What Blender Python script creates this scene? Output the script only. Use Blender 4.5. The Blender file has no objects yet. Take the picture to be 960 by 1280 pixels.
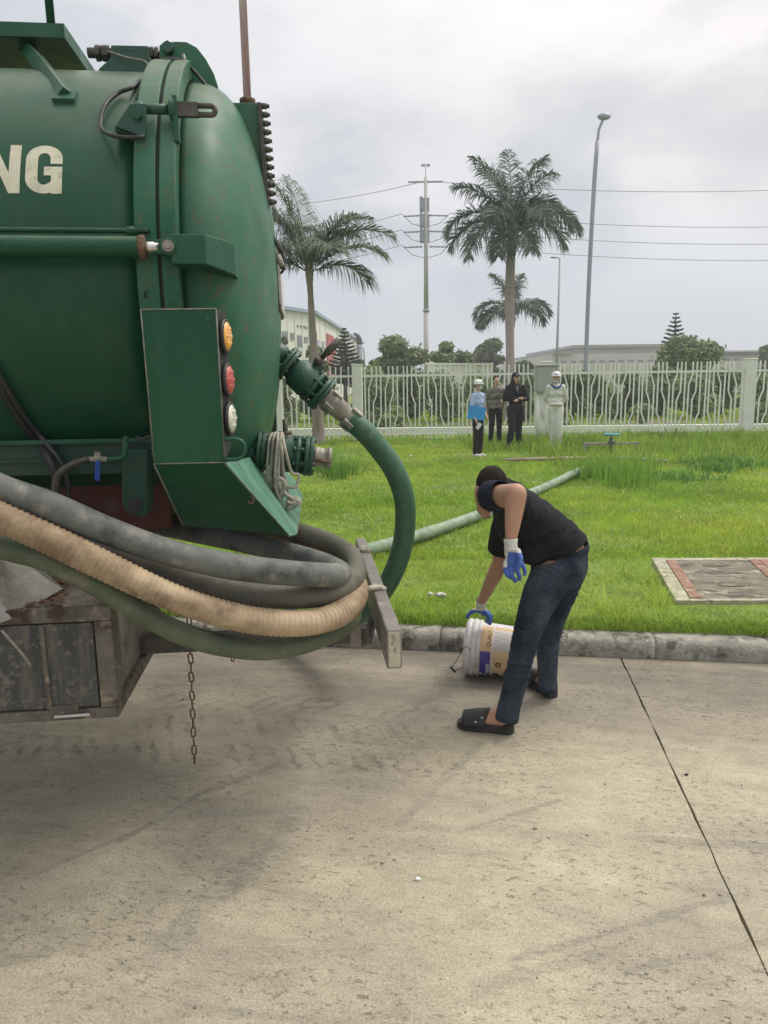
import bpy, bmesh, math, random
import numpy as np
from mathutils import Vector, Matrix, noise
from mathutils.bvhtree import BVHTree
random.seed(7)
rng = np.random.default_rng(11)
R = math.radians
S = bpy.context.scene
COL = S.collection

# ------------------------------------------------------------------ camera
PITCH, ROLL, CAMZ, FPX = R(10.06), R(0.8), 1.65, 26/36*1280
cd = bpy.data.cameras.new('camera')
cam = bpy.data.objects.new('camera', cd)
COL.objects.link(cam)
cam.matrix_world = Matrix.Translation((0, 0, CAMZ)) @ Matrix.Rotation(R(90)-PITCH, 4, 'X') @ Matrix.Rotation(-ROLL, 4, 'Z')
cd.sensor_fit = 'VERTICAL'
cd.sensor_height = 36
cd.lens = 26
cd.clip_start = 0.05
cd.clip_end = 3000
S.camera = cam
S.render.engine = 'CYCLES'
S.render.resolution_x, S.render.resolution_y = 768, 1024

# ------------------------------------------------------------------ overcast sky and veiled sun
SUN_EL, SUN_AZ = R(56), R(62)     # azimuth measured from +Y towards +X
w = bpy.data.worlds.new('World')
S.world = w
w.use_nodes = True
nt = w.node_tree
nt.nodes.clear()
def N(t, kind, **kw):
    n = t.nodes.new(kind)
    for k, v in kw.items():
        if k in n.inputs.keys():
            n.inputs[k].default_value = v
        else:
            setattr(n, k, v)
    return n
def L(t, a, b): t.links.new(a, b)
def M_(t, op, a, b=None, clamp=False):
    n = t.nodes.new('ShaderNodeMath')
    n.operation = op
    n.use_clamp = clamp
    for i, q in enumerate((a, b)):
        if q is None: continue
        if isinstance(q, (int, float)): n.inputs[i].default_value = q
        else: t.links.new(q, n.inputs[i])
    return n.outputs[0]
def mixc(t, fac, a, b, blend='MIX'):
    n = t.nodes.new('ShaderNodeMix')
    n.data_type = 'RGBA'
    n.blend_type = blend
    for i, q in ((0, fac), (6, a), (7, b)):
        if isinstance(q, (int, float)): n.inputs[i].default_value = q
        elif isinstance(q, tuple): n.inputs[i].default_value = (*q[:3], 1)
        else: t.links.new(q, n.inputs[i])
    return n.outputs[2]
def ramp(t, fac, stops, interp='LINEAR'):
    n = t.nodes.new('ShaderNodeValToRGB')
    e = n.color_ramp.elements
    n.color_ramp.interpolation = interp
    while len(e) < len(stops): e.new(0.5)
    for el, (p, c) in zip(e, stops):
        el.position = p
        el.color = (*c, 1) if isinstance(c, tuple) else (c, c, c, 1)
    t.links.new(fac, n.inputs[0])
    return n.outputs[0]
sky = N(nt, 'ShaderNodeTexSky', sky_type='NISHITA', sun_disc=False)
sky.sun_elevation = SUN_EL
sky.sun_rotation = SUN_AZ
tc = N(nt, 'ShaderNodeTexCoord')
sep = N(nt, 'ShaderNodeSeparateXYZ')
L(nt, tc.outputs['Generated'], sep.inputs[0])
zz = M_(nt, 'ADD', M_(nt, 'MAXIMUM', sep.outputs[2], 0.0), 0.75)
cmb = N(nt, 'ShaderNodeCombineXYZ')
L(nt, M_(nt, 'DIVIDE', sep.outputs[0], zz), cmb.inputs[0])
L(nt, M_(nt, 'DIVIDE', sep.outputs[1], zz), cmb.inputs[1])
L(nt, M_(nt, 'MULTIPLY', sep.outputs[2], 1.6), cmb.inputs[2])
n1 = N(nt, 'ShaderNodeTexNoise', Scale=2.9, Detail=9.0, Roughness=0.53, Distortion=0.1)
L(nt, cmb.outputs[0], n1.inputs['Vector'])
cl = ramp(nt, n1.outputs[0], [(0.36, (0.55, 0.575, 0.62)), (0.46, (0.64, 0.66, 0.695)), (0.505, (0.71, 0.715, 0.74)), (0.535, (0.77, 0.768, 0.785)), (0.62, (0.85, 0.845, 0.855))])
hz = ramp(nt, sep.outputs[2], [(0.0, (0.66, 0.69, 0.74)), (0.16, (0.60, 0.645, 0.71)), (0.34, (0.70, 0.71, 0.74))])
hf = ramp(nt, sep.outputs[2], [(0.04, 0.0), (0.22, 1.0)])
zen = ramp(nt, sep.outputs[2], [(0.35, 1.0), (1.0, 1.0)])
cl = mixc(nt, hf, hz, cl)
# warm glow of the veiled sun, to the right
sd = Vector((math.sin(SUN_AZ)*math.cos(SUN_EL), math.cos(SUN_AZ)*math.cos(SUN_EL), math.sin(SUN_EL)))
dt = N(nt, 'ShaderNodeVectorMath', operation='DOT_PRODUCT')
L(nt, tc.outputs['Generated'], dt.inputs[0])
dt.inputs[1].default_value = sd
glow = ramp(nt, dt.outputs['Value'], [(0.50, (0, 0, 0)), (0.74, (0.20, 0.16, 0.10)), (1.0, (1.3, 1.2, 1.0))])
cl = mixc(nt, 1.0, cl, glow, 'ADD')
zr_ = N(nt, 'ShaderNodeMapRange')
L(nt, sep.outputs[2], zr_.inputs[0])
zr_.inputs[1].default_value = 0.3; zr_.inputs[2].default_value = 1.0; zr_.inputs[3].default_value = 1.0; zr_.inputs[4].default_value = 1.6
zc = N(nt, 'ShaderNodeCombineColor')
for i in range(3): L(nt, zr_.outputs[0], zc.inputs[i])
cl = mixc(nt, 1.0, cl, zc.outputs[0], 'MULTIPLY')
skc = mixc(nt, 1.0, sky.outputs[0], (0.1, 0.1, 0.1), 'MULTIPLY')
fin = mixc(nt, 0.9, skc, cl)
bg = N(nt, 'ShaderNodeBackground', Strength=1.0)
L(nt, fin, bg.inputs[0])
wo = N(nt, 'ShaderNodeOutputWorld')
L(nt, bg.outputs[0], wo.inputs[0])
sl = bpy.data.lights.new('sun', 'SUN')
sl.energy = 1.5
sl.angle = R(16)
sl.color = (1, 0.95, 0.86)
so = bpy.data.objects.new('sun', sl)
COL.objects.link(so)
so.rotation_euler = (-sd).to_track_quat('-Z', 'Y').to_euler()
S.view_settings.view_transform = 'Standard'
S.view_settings.look = 'None'
S.view_settings.exposure = 0.12
S.view_settings.gamma = 1

# ------------------------------------------------------------------ unprojection helpers (photo pixels 960x1280)
CM = cam.matrix_world.copy()
CO = Vector((0, 0, CAMZ))
def ray(px, py):
    return (CM.to_3x3() @ Vector(((px-480)/FPX, -(py-640)/FPX, -1)))
def P(px, py, Y):
    d = ray(px, py)
    return CO + d*(Y/d.y)
def G(px, py, z=0.0):
    d = ray(px, py)
    return CO + d*((z-CAMZ)/d.z)
def RP(px, py, p0, n):
    d = ray(px, py)
    return CO + d*((p0-CO).dot(n)/d.dot(n))

# ------------------------------------------------------------------ materials
def mat(name, c1, c2=None, sc=4.0, rough=0.6, rv=0.08, bump=0.0, bs=60.0, metal=0.0, coat=0.0, c3=None, s3=2.0, t3=0.6, w3=0.06, stretch=(1, 1, 1),
        st3=None, c4=None, s4=12.0, t4=0.68, dust=None, attr=None, sub=0.0, trans=0.0, dist=0.0, spec=0.5, lo=0.35, hi=0.65):
    m = bpy.data.materials.new(name)
    m.use_nodes = True
    t = m.node_tree
    b = t.nodes['Principled BSDF']
    co = N(t, 'ShaderNodeTexCoord').outputs['Object']
    mp = N(t, 'ShaderNodeMapping')
    mp.inputs['Scale'].default_value = stretch
    L(t, co, mp.inputs[0])
    nz = N(t, 'ShaderNodeTexNoise', Scale=sc, Detail=6.0, Roughness=0.6, Distortion=dist)
    L(t, mp.outputs[0], nz.inputs['Vector'])
    col = ramp(t, nz.outputs[0], [(lo, c1), (hi, c2 or tuple(x*0.8 for x in c1))])
    for (c, s, th, st, seed) in ((c3, s3, t3, st3, 3.1), (c4, s4, t4, None, 7.7)):
        if c is None: continue
        m2 = N(t, 'ShaderNodeMapping')
        m2.inputs['Location'].default_value = (seed, seed*1.7, seed*.3)
        m2.inputs['Scale'].default_value = st or (1, 1, 1)
        L(t, co, m2.inputs[0])
        z = N(t, 'ShaderNodeTexNoise', Scale=s, Detail=8.0, Roughness=0.65)
        L(t, m2.outputs[0], z.inputs['Vector'])
        col = mixc(t, ramp(t, z.outputs[0], [(th-w3, 0.0), (th+w3, 1.0)]), col, c)
    if dust:
        g_ = N(t, 'ShaderNodeNewGeometry')
        sx = N(t, 'ShaderNodeSeparateXYZ')
        L(t, g_.outputs['Normal'], sx.inputs[0])
        z = N(t, 'ShaderNodeTexNoise', Scale=3.5, Detail=9.0, Roughness=0.7)
        L(t, co, z.inputs['Vector'])
        f_ = M_(t, 'MULTIPLY', ramp(t, sx.outputs[2], [(0.45, 0.0), (0.95, 1.0)]), ramp(t, z.outputs[0], [(0.36, 0.05), (0.62, dust[1])]))
        col = mixc(t, f_, col, dust[0])
        # rain streaks and a fine film of road dirt
        m3 = N(t, 'ShaderNodeMapping'); m3.inputs['Scale'].default_value = (9, 9, .7); L(t, co, m3.inputs[0])
        z3 = N(t, 'ShaderNodeTexNoise', Scale=2.2, Detail=7.0, Roughness=0.7); L(t, m3.outputs[0], z3.inputs['Vector'])
        col = mixc(t, ramp(t, z3.outputs[0], [(0.52, 0.0), (0.74, .38)]), col, dust[2])
        z4 = N(t, 'ShaderNodeTexNoise', Scale=95.0, Detail=3.0, Roughness=0.6); L(t, co, z4.inputs['Vector'])
        col = mixc(t, ramp(t, z4.outputs[0], [(0.68, 0.0), (0.74, .5)]), col, (0.16, 0.17, 0.12))
    if attr:
        a = N(t, 'ShaderNodeAttribute', attribute_name=attr)
        col = mixc(t, 1.0, col, a.outputs['Color'], 'MULTIPLY')
    L(t, col, b.inputs['Base Color'])
    b.inputs['Metallic'].default_value = metal
    b.inputs['Coat Weight'].default_value = coat
    b.inputs['Coat Roughness'].default_value = 0.25
    b.inputs['Specular IOR Level'].default_value = spec
    rr = N(t, 'ShaderNodeTexNoise', Scale=sc*2.3, Detail=5.0)
    L(t, mp.outputs[0], rr.inputs['Vector'])
    L(t, ramp(t, rr.outputs[0], [(0.3, max(rough-rv, 0.03)), (0.7, min(rough+rv, 1.0))]), b.inputs['Roughness'])
    if bump:
        bn = N(t, 'ShaderNodeTexNoise', Scale=bs, Detail=5.0)
        L(t, mp.outputs[0], bn.inputs['Vector'])
        bu = N(t, 'ShaderNodeBump', Strength=min(bump, 1.0), Distance=0.004*max(1, bump))
        L(t, bn.outputs[0], bu.inputs['Height'])
        L(t, bu.outputs[0], b.inputs['Normal'])
    if trans:
        tr = N(t, 'ShaderNodeBsdfTranslucent')
        L(t, col, tr.inputs[0])
        mx = N(t, 'ShaderNodeMixShader', Fac=trans)
        L(t, b.outputs[0], mx.inputs[1])
        L(t, tr.outputs[0], mx.inputs[2])
        L(t, mx.outputs[0], t.nodes['Material Output'].inputs[0])
    return m
MT = {}
MT['green'] = mat('truck_green_paint', (0.0020, 0.056, 0.0225), (0.0035, 0.070, 0.030), 2.0, 0.42, 0.12, bump=0.12, bs=9, coat=0.12, c3=(0.015, 0.085, 0.048), s3=2.6, t3=0.64, w3=0.14, c4=(0.04, 0.05, 0.03), s4=26, t4=0.71, spec=0.30, dust=((0.15, 0.16, 0.11), .65, (0.03, 0.085, 0.05)))
MT['green_dome'] = mat('faded_green_paint', (0.006, 0.088, 0.041), (0.018, 0.118, 0.063), 2.2, 0.55, 0.12, bump=0.10, bs=7, coat=0.05, c3=(0.060, 0.155, 0.10), s3=1.8, t3=0.58, w3=0.14, st3=(1, 1, .5), c4=(0.12, 0.065, 0.035), s4=19, t4=0.665, spec=0.35, dust=((0.17, 0.19, 0.14), .7, (0.055, 0.12, 0.08)))
MT['green_skylit'] = mat('skylit_green_paint', (0.07, 0.20, 0.13), (0.11, 0.24, 0.17), 4.0, 0.6, bump=0.2, bs=20, c3=(0.035, 0.13, 0.08), s3=5, t3=0.56, w3=.1, c4=(0.12, 0.10, 0.07), s4=12, t4=0.66, spec=.3)  # truck green lightened: sky light on the up-facing splash plate put into the colour
MT['green_worn'] = mat('worn_green_paint', (0.006, 0.068, 0.035), (0.015, 0.088, 0.05), 5.0, 0.5, 0.1, bump=0.25, bs=40, c3=(0.13, 0.10, 0.06), s3=14, t3=0.68, spec=0.4)
MT['green_valve'] = mat('valve_green_paint', (0.010, 0.060, 0.038), (0.018, 0.078, 0.05), 8.0, 0.45, 0.12, bump=0.6, bs=70, c3=(0.03, 0.05, 0.04), s3=14, t3=0.62)
MT['dark_green'] = mat('dark_green_frame', (0.004, 0.040, 0.022), (0.008, 0.052, 0.03), 3, 0.5, bump=0.2, c3=(0.04, 0.05, 0.04), s3=5, t3=0.62)
MT['edge'] = mat('chipped_edge', (0.25, 0.22, 0.17), (0.07, 0.12, 0.08), 30, 0.7)
MT['seal'] = mat('rubber_seal', (0.02, 0.02, 0.018), None, 20, 0.8)
MT['black'] = mat('black_rubber', (0.018, 0.018, 0.02), (0.03, 0.03, 0.03), 12, 0.55, bump=0.2)
MT['cable'] = mat('cable_black', (0.012, 0.014, 0.014), (0.03, 0.03, 0.028), 20, 0.5)
MT['steel'] = mat('dull_steel', (0.34, 0.315, 0.27), (0.22, 0.20, 0.17), 25, 0.55, metal=0.3, bump=0.4, bs=90)
MT['darksteel'] = mat('oily_steel', (0.06, 0.055, 0.05), (0.10, 0.09, 0.075), 25, 0.5, metal=0.4, bump=0.4, bs=90)
MT['chrome'] = mat('rod_chrome', (0.75, 0.74, 0.7), (0.5, 0.48, 0.45), 12, 0.25, metal=0.9)
MT['rust'] = mat('rusty_iron', (0.10, 0.055, 0.032), (0.17, 0.10, 0.06), 40, 0.85, bump=0.8, bs=120, c3=(0.06, 0.04, 0.03), s3=30, t3=0.6)
MT['bumper'] = mat('weathered_bumper_paint', (0.150, 0.135, 0.122), (0.21, 0.19, 0.170), 7, 0.5, bump=0.6, bs=50, c3=(0.36, 0.33, 0.29), s3=9, t3=0.64, c4=(0.07, 0.04, 0.025), s4=20, t4=0.64)
MT['bumper_end'] = mat('chipped_white_paint', (0.50, 0.47, 0.36), (0.38, 0.35, 0.26), 18, 0.7, bump=0.5, c3=(0.13, 0.09, 0.06), s3=26, t3=0.60, st3=(1, 1, .5))
MT['redbeam'] = mat('dusty_red_chassis', (0.115, 0.018, 0.014), (0.08, 0.03, 0.022), 5, 0.7, c3=(0.10, 0.07, 0.055), s3=6, t3=0.6)
MT['box'] = mat('muddy_box_frame', (0.080, 0.070, 0.058), (0.155, 0.135, 0.110), 9, 0.8, bump=1.2, bs=45, c3=(0.050, 0.026, 0.017), s3=12, t3=0.57, c4=(0.27, 0.225, 0.165), s4=24, t4=0.63)
MT['boxdoor'] = mat('scratched_dark_panel', (0.030, 0.034, 0.038), (0.062, 0.062, 0.058), 9, 0.75, bump=0.6, bs=40, stretch=(1.6, 1, .25), c3=(0.14, 0.125, 0.10), s3=13, t3=0.58, w3=0.10, st3=(1.5, 1, .20), c4=(0.20, 0.18, 0.145), s4=42, t4=0.63)
MT['boxside'] = mat('grimy_side_panel', (0.06, 0.058, 0.054), (0.10, 0.095, 0.085), 5, 0.75, bump=0.5, bs=30, c3=(0.17, 0.15, 0.12), s3=7, t3=0.56, w3=.08, st3=(1, 1, .35), c4=(0.03, .028, .025), s4=14, t4=.62)
MT['hose_grey'] = mat('weathered_grey_hose', (0.085, 0.098, 0.092), (0.145, 0.150, 0.135), 10, 0.72, bump=0.5, bs=50, c3=(0.22, 0.205, 0.175), s3=20, t3=0.60, w3=.07, c4=(0.04, 0.05, 0.05), s4=7, t4=0.60)
MT['hose_olive'] = mat('olive_grey_hose', (0.085, 0.082, 0.062), (0.125, 0.118, 0.090), 8, 0.7, bump=0.4, c3=(0.05, 0.05, 0.045), s3=9, t3=0.62, c4=(0.22, 0.19, 0.14), s4=11, t4=0.70)
MT['hose_tan'] = mat('tan_ribbed_hose', (0.40, 0.30, 0.185), (0.47, 0.36, 0.235), 6, 0.7, bump=0.5, c3=(0.20, 0.135, 0.080), s3=4.5, t3=0.48, w3=.10, c4=(0.11, 0.065, 0.04), s4=13, t4=0.65)
MT['hose_green'] = mat('dusty_green_hose', (0.065, 0.088, 0.050), (0.105, 0.125, 0.075), 7, 0.6, bump=0.4, c3=(0.17, 0.165, 0.11), s3=6, t3=0.60)
MT['hose_loop'] = mat('green_suction_hose', (0.030, 0.095, 0.050), (0.045, 0.130, 0.070), 9, 0.5, bump=0.3, c3=(0.13, 0.19, 0.12), s3=14, t3=0.66, c4=(0.02, 0.045, 0.03), s4=12, t4=0.64)
MT['hose_lawn'] = mat('pale_green_hose', (0.20, 0.27, 0.18), (0.28, 0.34, 0.24), 7, 0.6, bump=0.4, c3=(0.11, 0.19, 0.12), s3=6, t3=0.57, c4=(.14, .13, .09), s4=9, t4=.68)
MT['rope'] = mat('grey_rope', (0.42, 0.39, 0.33), (0.28, 0.26, 0.21), 60, 0.9, bump=0.8, bs=160)
MT['white_letter'] = mat('cream_lettering', (0.62, 0.60, 0.46), (0.50, 0.47, 0.35), 14, 0.6, c3=(0.35, 0.34, 0.24), s3=20, t3=0.63)
MT['fence'] = mat('fence_white_paint', (0.80, 0.81, 0.75), (0.74, 0.75, 0.69), 5, 0.6, c3=(0.42, 0.40, 0.33), s3=7, t3=0.68)
MT['cabinet'] = mat('grey_green_cabinet', (0.36, 0.39, 0.34), (0.33, 0.355, 0.31), 3, 0.5)
MT['checker'] = mat('aluminium_plate', (0.33, 0.32, 0.28), (0.20, 0.19, 0.165), 7, 0.42, metal=0.55, bump=0.3, c3=(0.12, 0.10, 0.08), s3=5, t3=0.60, w3=.12)
MT['leaflitter'] = mat('dry_leaf_litter', (0.10, 0.05, 0.03), (0.16, 0.10, 0.06), 60, 0.9)
MT['skin'] = mat('skin', (0.36, 0.200, 0.122), (0.43, 0.250, 0.160), 9, 0.5, bump=0.3, bs=140, c3=(0.42, 0.20, 0.135), s3=14, t3=0.58, w3=.12)
MT['skin2'] = mat('skin_tan', (0.46, 0.28, 0.20), (0.52, 0.33, 0.24), 12, 0.55)
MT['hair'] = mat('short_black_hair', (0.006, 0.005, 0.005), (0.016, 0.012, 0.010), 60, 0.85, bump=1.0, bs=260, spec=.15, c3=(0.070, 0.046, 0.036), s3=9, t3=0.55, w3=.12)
MT['shirt'] = mat('black_tshirt', (0.0100, 0.0105, 0.012), (0.015, 0.015, 0.017), 8, 0.9, bump=0.6, bs=14, spec=.2)
MT['sleeve'] = mat('navy_sleeve', (0.010, 0.012, 0.028), (0.014, 0.016, 0.034), 8, 0.9, bump=0.5, bs=16, spec=.2)
MT['jeans'] = mat('dark_denim', (0.008, 0.0125, 0.021), (0.019, 0.028, 0.042), 9, 0.9, bump=1.0, bs=34, c3=(0.060, 0.078, 0.100), s3=4.2, t3=0.57, w3=0.14, spec=.2)
MT['stitch'] = mat('denim_seam', (0.045, 0.055, 0.07), (0.02, 0.027, 0.038), 60, 0.9)
MT['glove_blue'] = mat('blue_rubber_coating', (0.035, 0.085, 0.34), (0.05, 0.12, 0.42), 20, 0.55, bump=0.5, bs=120)
MT['glove_white'] = mat('white_knit', (0.62, 0.61, 0.56), (0.50, 0.49, 0.44), 40, 0.9, bump=0.8, bs=200)
MT['sandal'] = mat('black_foam_sandal', (0.016, 0.016, 0.016), (0.028, 0.026, 0.025), 14, 0.7, bump=0.3)
MT['plastic_white'] = mat('bucket_white_plastic', (0.60, 0.58, 0.57), (0.50, 0.475, 0.465), 6, 0.45, c3=(0.36, 0.33, 0.30), s3=8, t3=0.62)
MT['purple'] = mat('purple_print', (0.045, 0.035, 0.20), (0.06, 0.05, 0.24), 20, 0.5, c3=(0.4, 0.38, 0.42), s3=22, t3=0.70)
MT['orange_print'] = mat('tan_print', (0.52, 0.34, 0.17), (0.58, 0.42, 0.25), 10, 0.5, c3=(0.45, 0.38, 0.30), s3=14, t3=0.62)
MT['paper'] = mat('pale_print', (0.56, 0.53, 0.50), (0.47, 0.44, 0.42), 30, 0.6)
MT['brown_print'] = mat('brown_print', (0.16, 0.08, 0.03), None, 20, 0.6)
MT['trunk'] = mat('palm_trunk', (0.20, 0.165, 0.135), (0.29, 0.25, 0.215), 3, 0.9, bump=1.0, bs=20, stretch=(1, 1, .5), c3=(0.13, 0.10, 0.08), s3=4, t3=0.62, st3=(2, 2, .3))
MT['trunk_pale'] = mat('royal_palm_trunk', (0.30, 0.26, 0.23), (0.36, 0.32, 0.29), 1.5, 0.9, bump=0.4, bs=8, c3=(0.20, 0.17, 0.15), s3=1.2, t3=0.62, st3=(.3, .3, 3))
MT['bark'] = mat('bark', (0.09, 0.07, 0.055), (0.14, 0.115, 0.09), 5, 0.95, bump=0.6)
MT['frond'] = mat('palm_leaf', (0.085, 0.125, 0.065), (0.120, 0.165, 0.090), 1.5, 0.5, attr='tint', trans=0.25)
MT['frond_far'] = mat('royal_palm_leaf', (0.095, 0.135, 0.092), (0.125, 0.165, 0.115), 1.5, 0.5, attr='tint', trans=0.2)
MT['frond_dead'] = mat('dry_palm_leaf', (0.26, 0.22, 0.19), (0.20, 0.17, 0.15), 3, 0.8, attr='tint', trans=0.2)
MT['leaf'] = mat('tree_leaves', (0.165, 0.235, 0.100), (0.220, 0.290, 0.120), 0.6, 0.65, attr='tint', trans=0.2)
MT['conifer'] = mat('conifer_needles', (0.100, 0.140, 0.105), (0.135, 0.170, 0.130), 0.6, 0.7, attr='tint')
MT['grass'] = mat('grass_blades', (0.225, 0.365, 0.040), (0.300, 0.455, 0.055), 0.9, 0.60, attr='tint', trans=0.38, c3=(0.38, 0.49, 0.075), s3=0.55, t3=0.56, w3=.14, spec=.3)
MT['concrete_post'] = mat('white_concrete', (0.76, 0.76, 0.71), (0.69, 0.69, 0.64), 4, 0.8, bump=0.3, c3=(0.40, 0.38, 0.32), s3=5, t3=0.66, st3=(1, 1, .3))
MT['pole'] = mat('galvanised_pole', (0.33, 0.34, 0.38), (0.37, 0.38, 0.42), 1, 0.5, metal=0.2)
MT['concrete_pole'] = mat('concrete_pole', (0.46, 0.43, 0.41), (0.52, 0.49, 0.47), 1.0, 0.85)
MT['wire'] = mat('wire', (0.26, 0.27, 0.29), None, 1, 0.6)
MT['factory'] = mat('cream_cladding', (0.66, 0.65, 0.60), (0.70, 0.69, 0.65), 0.3, 0.7)
MT['factory_roof'] = mat('blue_grey_roof', (0.27, 0.34, 0.46), (0.30, 0.37, 0.48), 0.3, 0.6)
MT['factory_red'] = mat('red_panel', (0.36, 0.045, 0.06), (0.40, 0.06, 0.07), 0.5, 0.6)
MT['warehouse'] = mat('warehouse_cladding', (0.50, 0.49, 0.45), (0.55, 0.54, 0.50), 0.2, 0.7)
MT['warehouse_roof'] = mat('warehouse_roof', (0.30, 0.30, 0.31), (0.36, 0.355, 0.36), 0.2, 0.6)
MT['window'] = mat('window_glass', (0.17, 0.19, 0.20), (0.24, 0.25, 0.26), 0.6, 0.15)
MT['white'] = mat('white_plastic', (0.72, 0.72, 0.71), (0.66, 0.66, 0.64), 5, 0.4)
MT['phone'] = mat('phone_white', (0.7, 0.7, 0.72), None, 5, 0.3)
MT['khaki'] = mat('khaki_shirt', (0.150, 0.138, 0.115), (0.19, 0.175, 0.145), 7, 0.9, bump=0.6, bs=12)
MT['blueshirt'] = mat('pale_blue_shirt', (0.34, 0.43, 0.66), (0.40, 0.49, 0.70), 7, 0.9, bump=0.5, bs=12)
MT['blackcloth'] = mat('black_cloth', (0.011, 0.011, 0.013), (0.02, 0.02, 0.022), 7, 0.9, bump=0.5, bs=12, spec=.2)
MT['coverall'] = mat('stone_coverall', (0.60, 0.60, 0.55), (0.68, 0.68, 0.63), 7, 0.9, bump=0.6, bs=12, c3=(.48, .48, .43), s3=6, t3=.6, w3=.1)
MT['scarf'] = mat('blue_scarf', (0.04, 0.09, 0.24), None, 7, 0.9)
MT['mask'] = mat('face_mask', (0.55, 0.56, 0.58), None, 7, 0.9)
MT['maskblue'] = mat('pale_blue_mask', (0.35, 0.50, 0.62), None, 7, 0.9)
MT['folder'] = mat('blue_folder', (0.03, 0.30, 0.72), None, 7, 0.4)
MT['teal'] = mat('teal_handwheel', (0.05, 0.24, 0.27), (0.08, 0.30, 0.33), 9, 0.5)
MT['slab'] = mat('mossy_concrete', (0.115, 0.104, 0.078), (0.235, 0.21, 0.155), 7.0, 0.9, bump=1.2, bs=25, stretch=(1, 2.8, 1), c3=(0.065, 0.058, 0.042), s3=6, t3=0.55, w3=.07, st3=(1, 2.5, 1), c4=(0.40, 0.365, 0.28), s4=9, t4=0.62)
MT['slab_edge'] = mat('pale_concrete_edge', (0.46, 0.44, 0.33), (0.27, 0.25, 0.18), 9, 0.9, bump=1.2, bs=30, c3=(0.13, 0.12, 0.08), s3=11, t3=0.60, w3=.06)
MT['strip'] = mat('rust_red_angle', (0.20, 0.095, 0.062), (0.31, 0.165, 0.115), 12, 0.85, bump=0.8, c3=(0.34, 0.27, 0.20), s3=13, t3=0.58, c4=(.07, .05, .035), s4=9, t4=.62)
MT['kerb'] = mat('aged_kerb_concrete', (0.22, 0.207, 0.175), (0.36, 0.34, 0.29), 9, 0.9, bump=1.8, bs=55, c3=(0.09, 0.084, 0.066), s3=9, t3=0.55, w3=.07, c4=(0.48, 0.46, 0.40), s4=30, t4=0.66)
MT['stone'] = mat('pebble', (0.35, 0.32, 0.27), (0.18, 0.16, 0.14), 20, 0.8)
MT['bluehandle'] = mat('blue_valve_handle', (0.02, 0.07, 0.36), None, 9, 0.4)
MT['grey_dark'] = mat('stack_grey', (0.22, 0.24, 0.27), None, 3, 0.6)
def lens(name, c, c2):
    m = mat(name, c, c2, 120, 0.25, coat=0.6, bump=1.0, bs=180)
    return m
MT['amber'] = lens('amber_lens', (0.75, 0.30, 0.02), (0.9, 0.48, 0.08))
MT['redlens'] = lens('red_lens', (0.42, 0.02, 0.02), (0.55, 0.09, 0.07))
MT['clearlens'] = lens('clear_lens', (0.55, 0.54, 0.42), (0.72, 0.72, 0.62))
MT['pinkpole'] = mat('faded_red_pole', (0.26, 0.15, 0.13), (0.42, 0.36, 0.32), 4, 0.7, stretch=(6, 6, .4), c3=(0.42, 0.40, 0.36), s3=5, t3=0.58)

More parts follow.
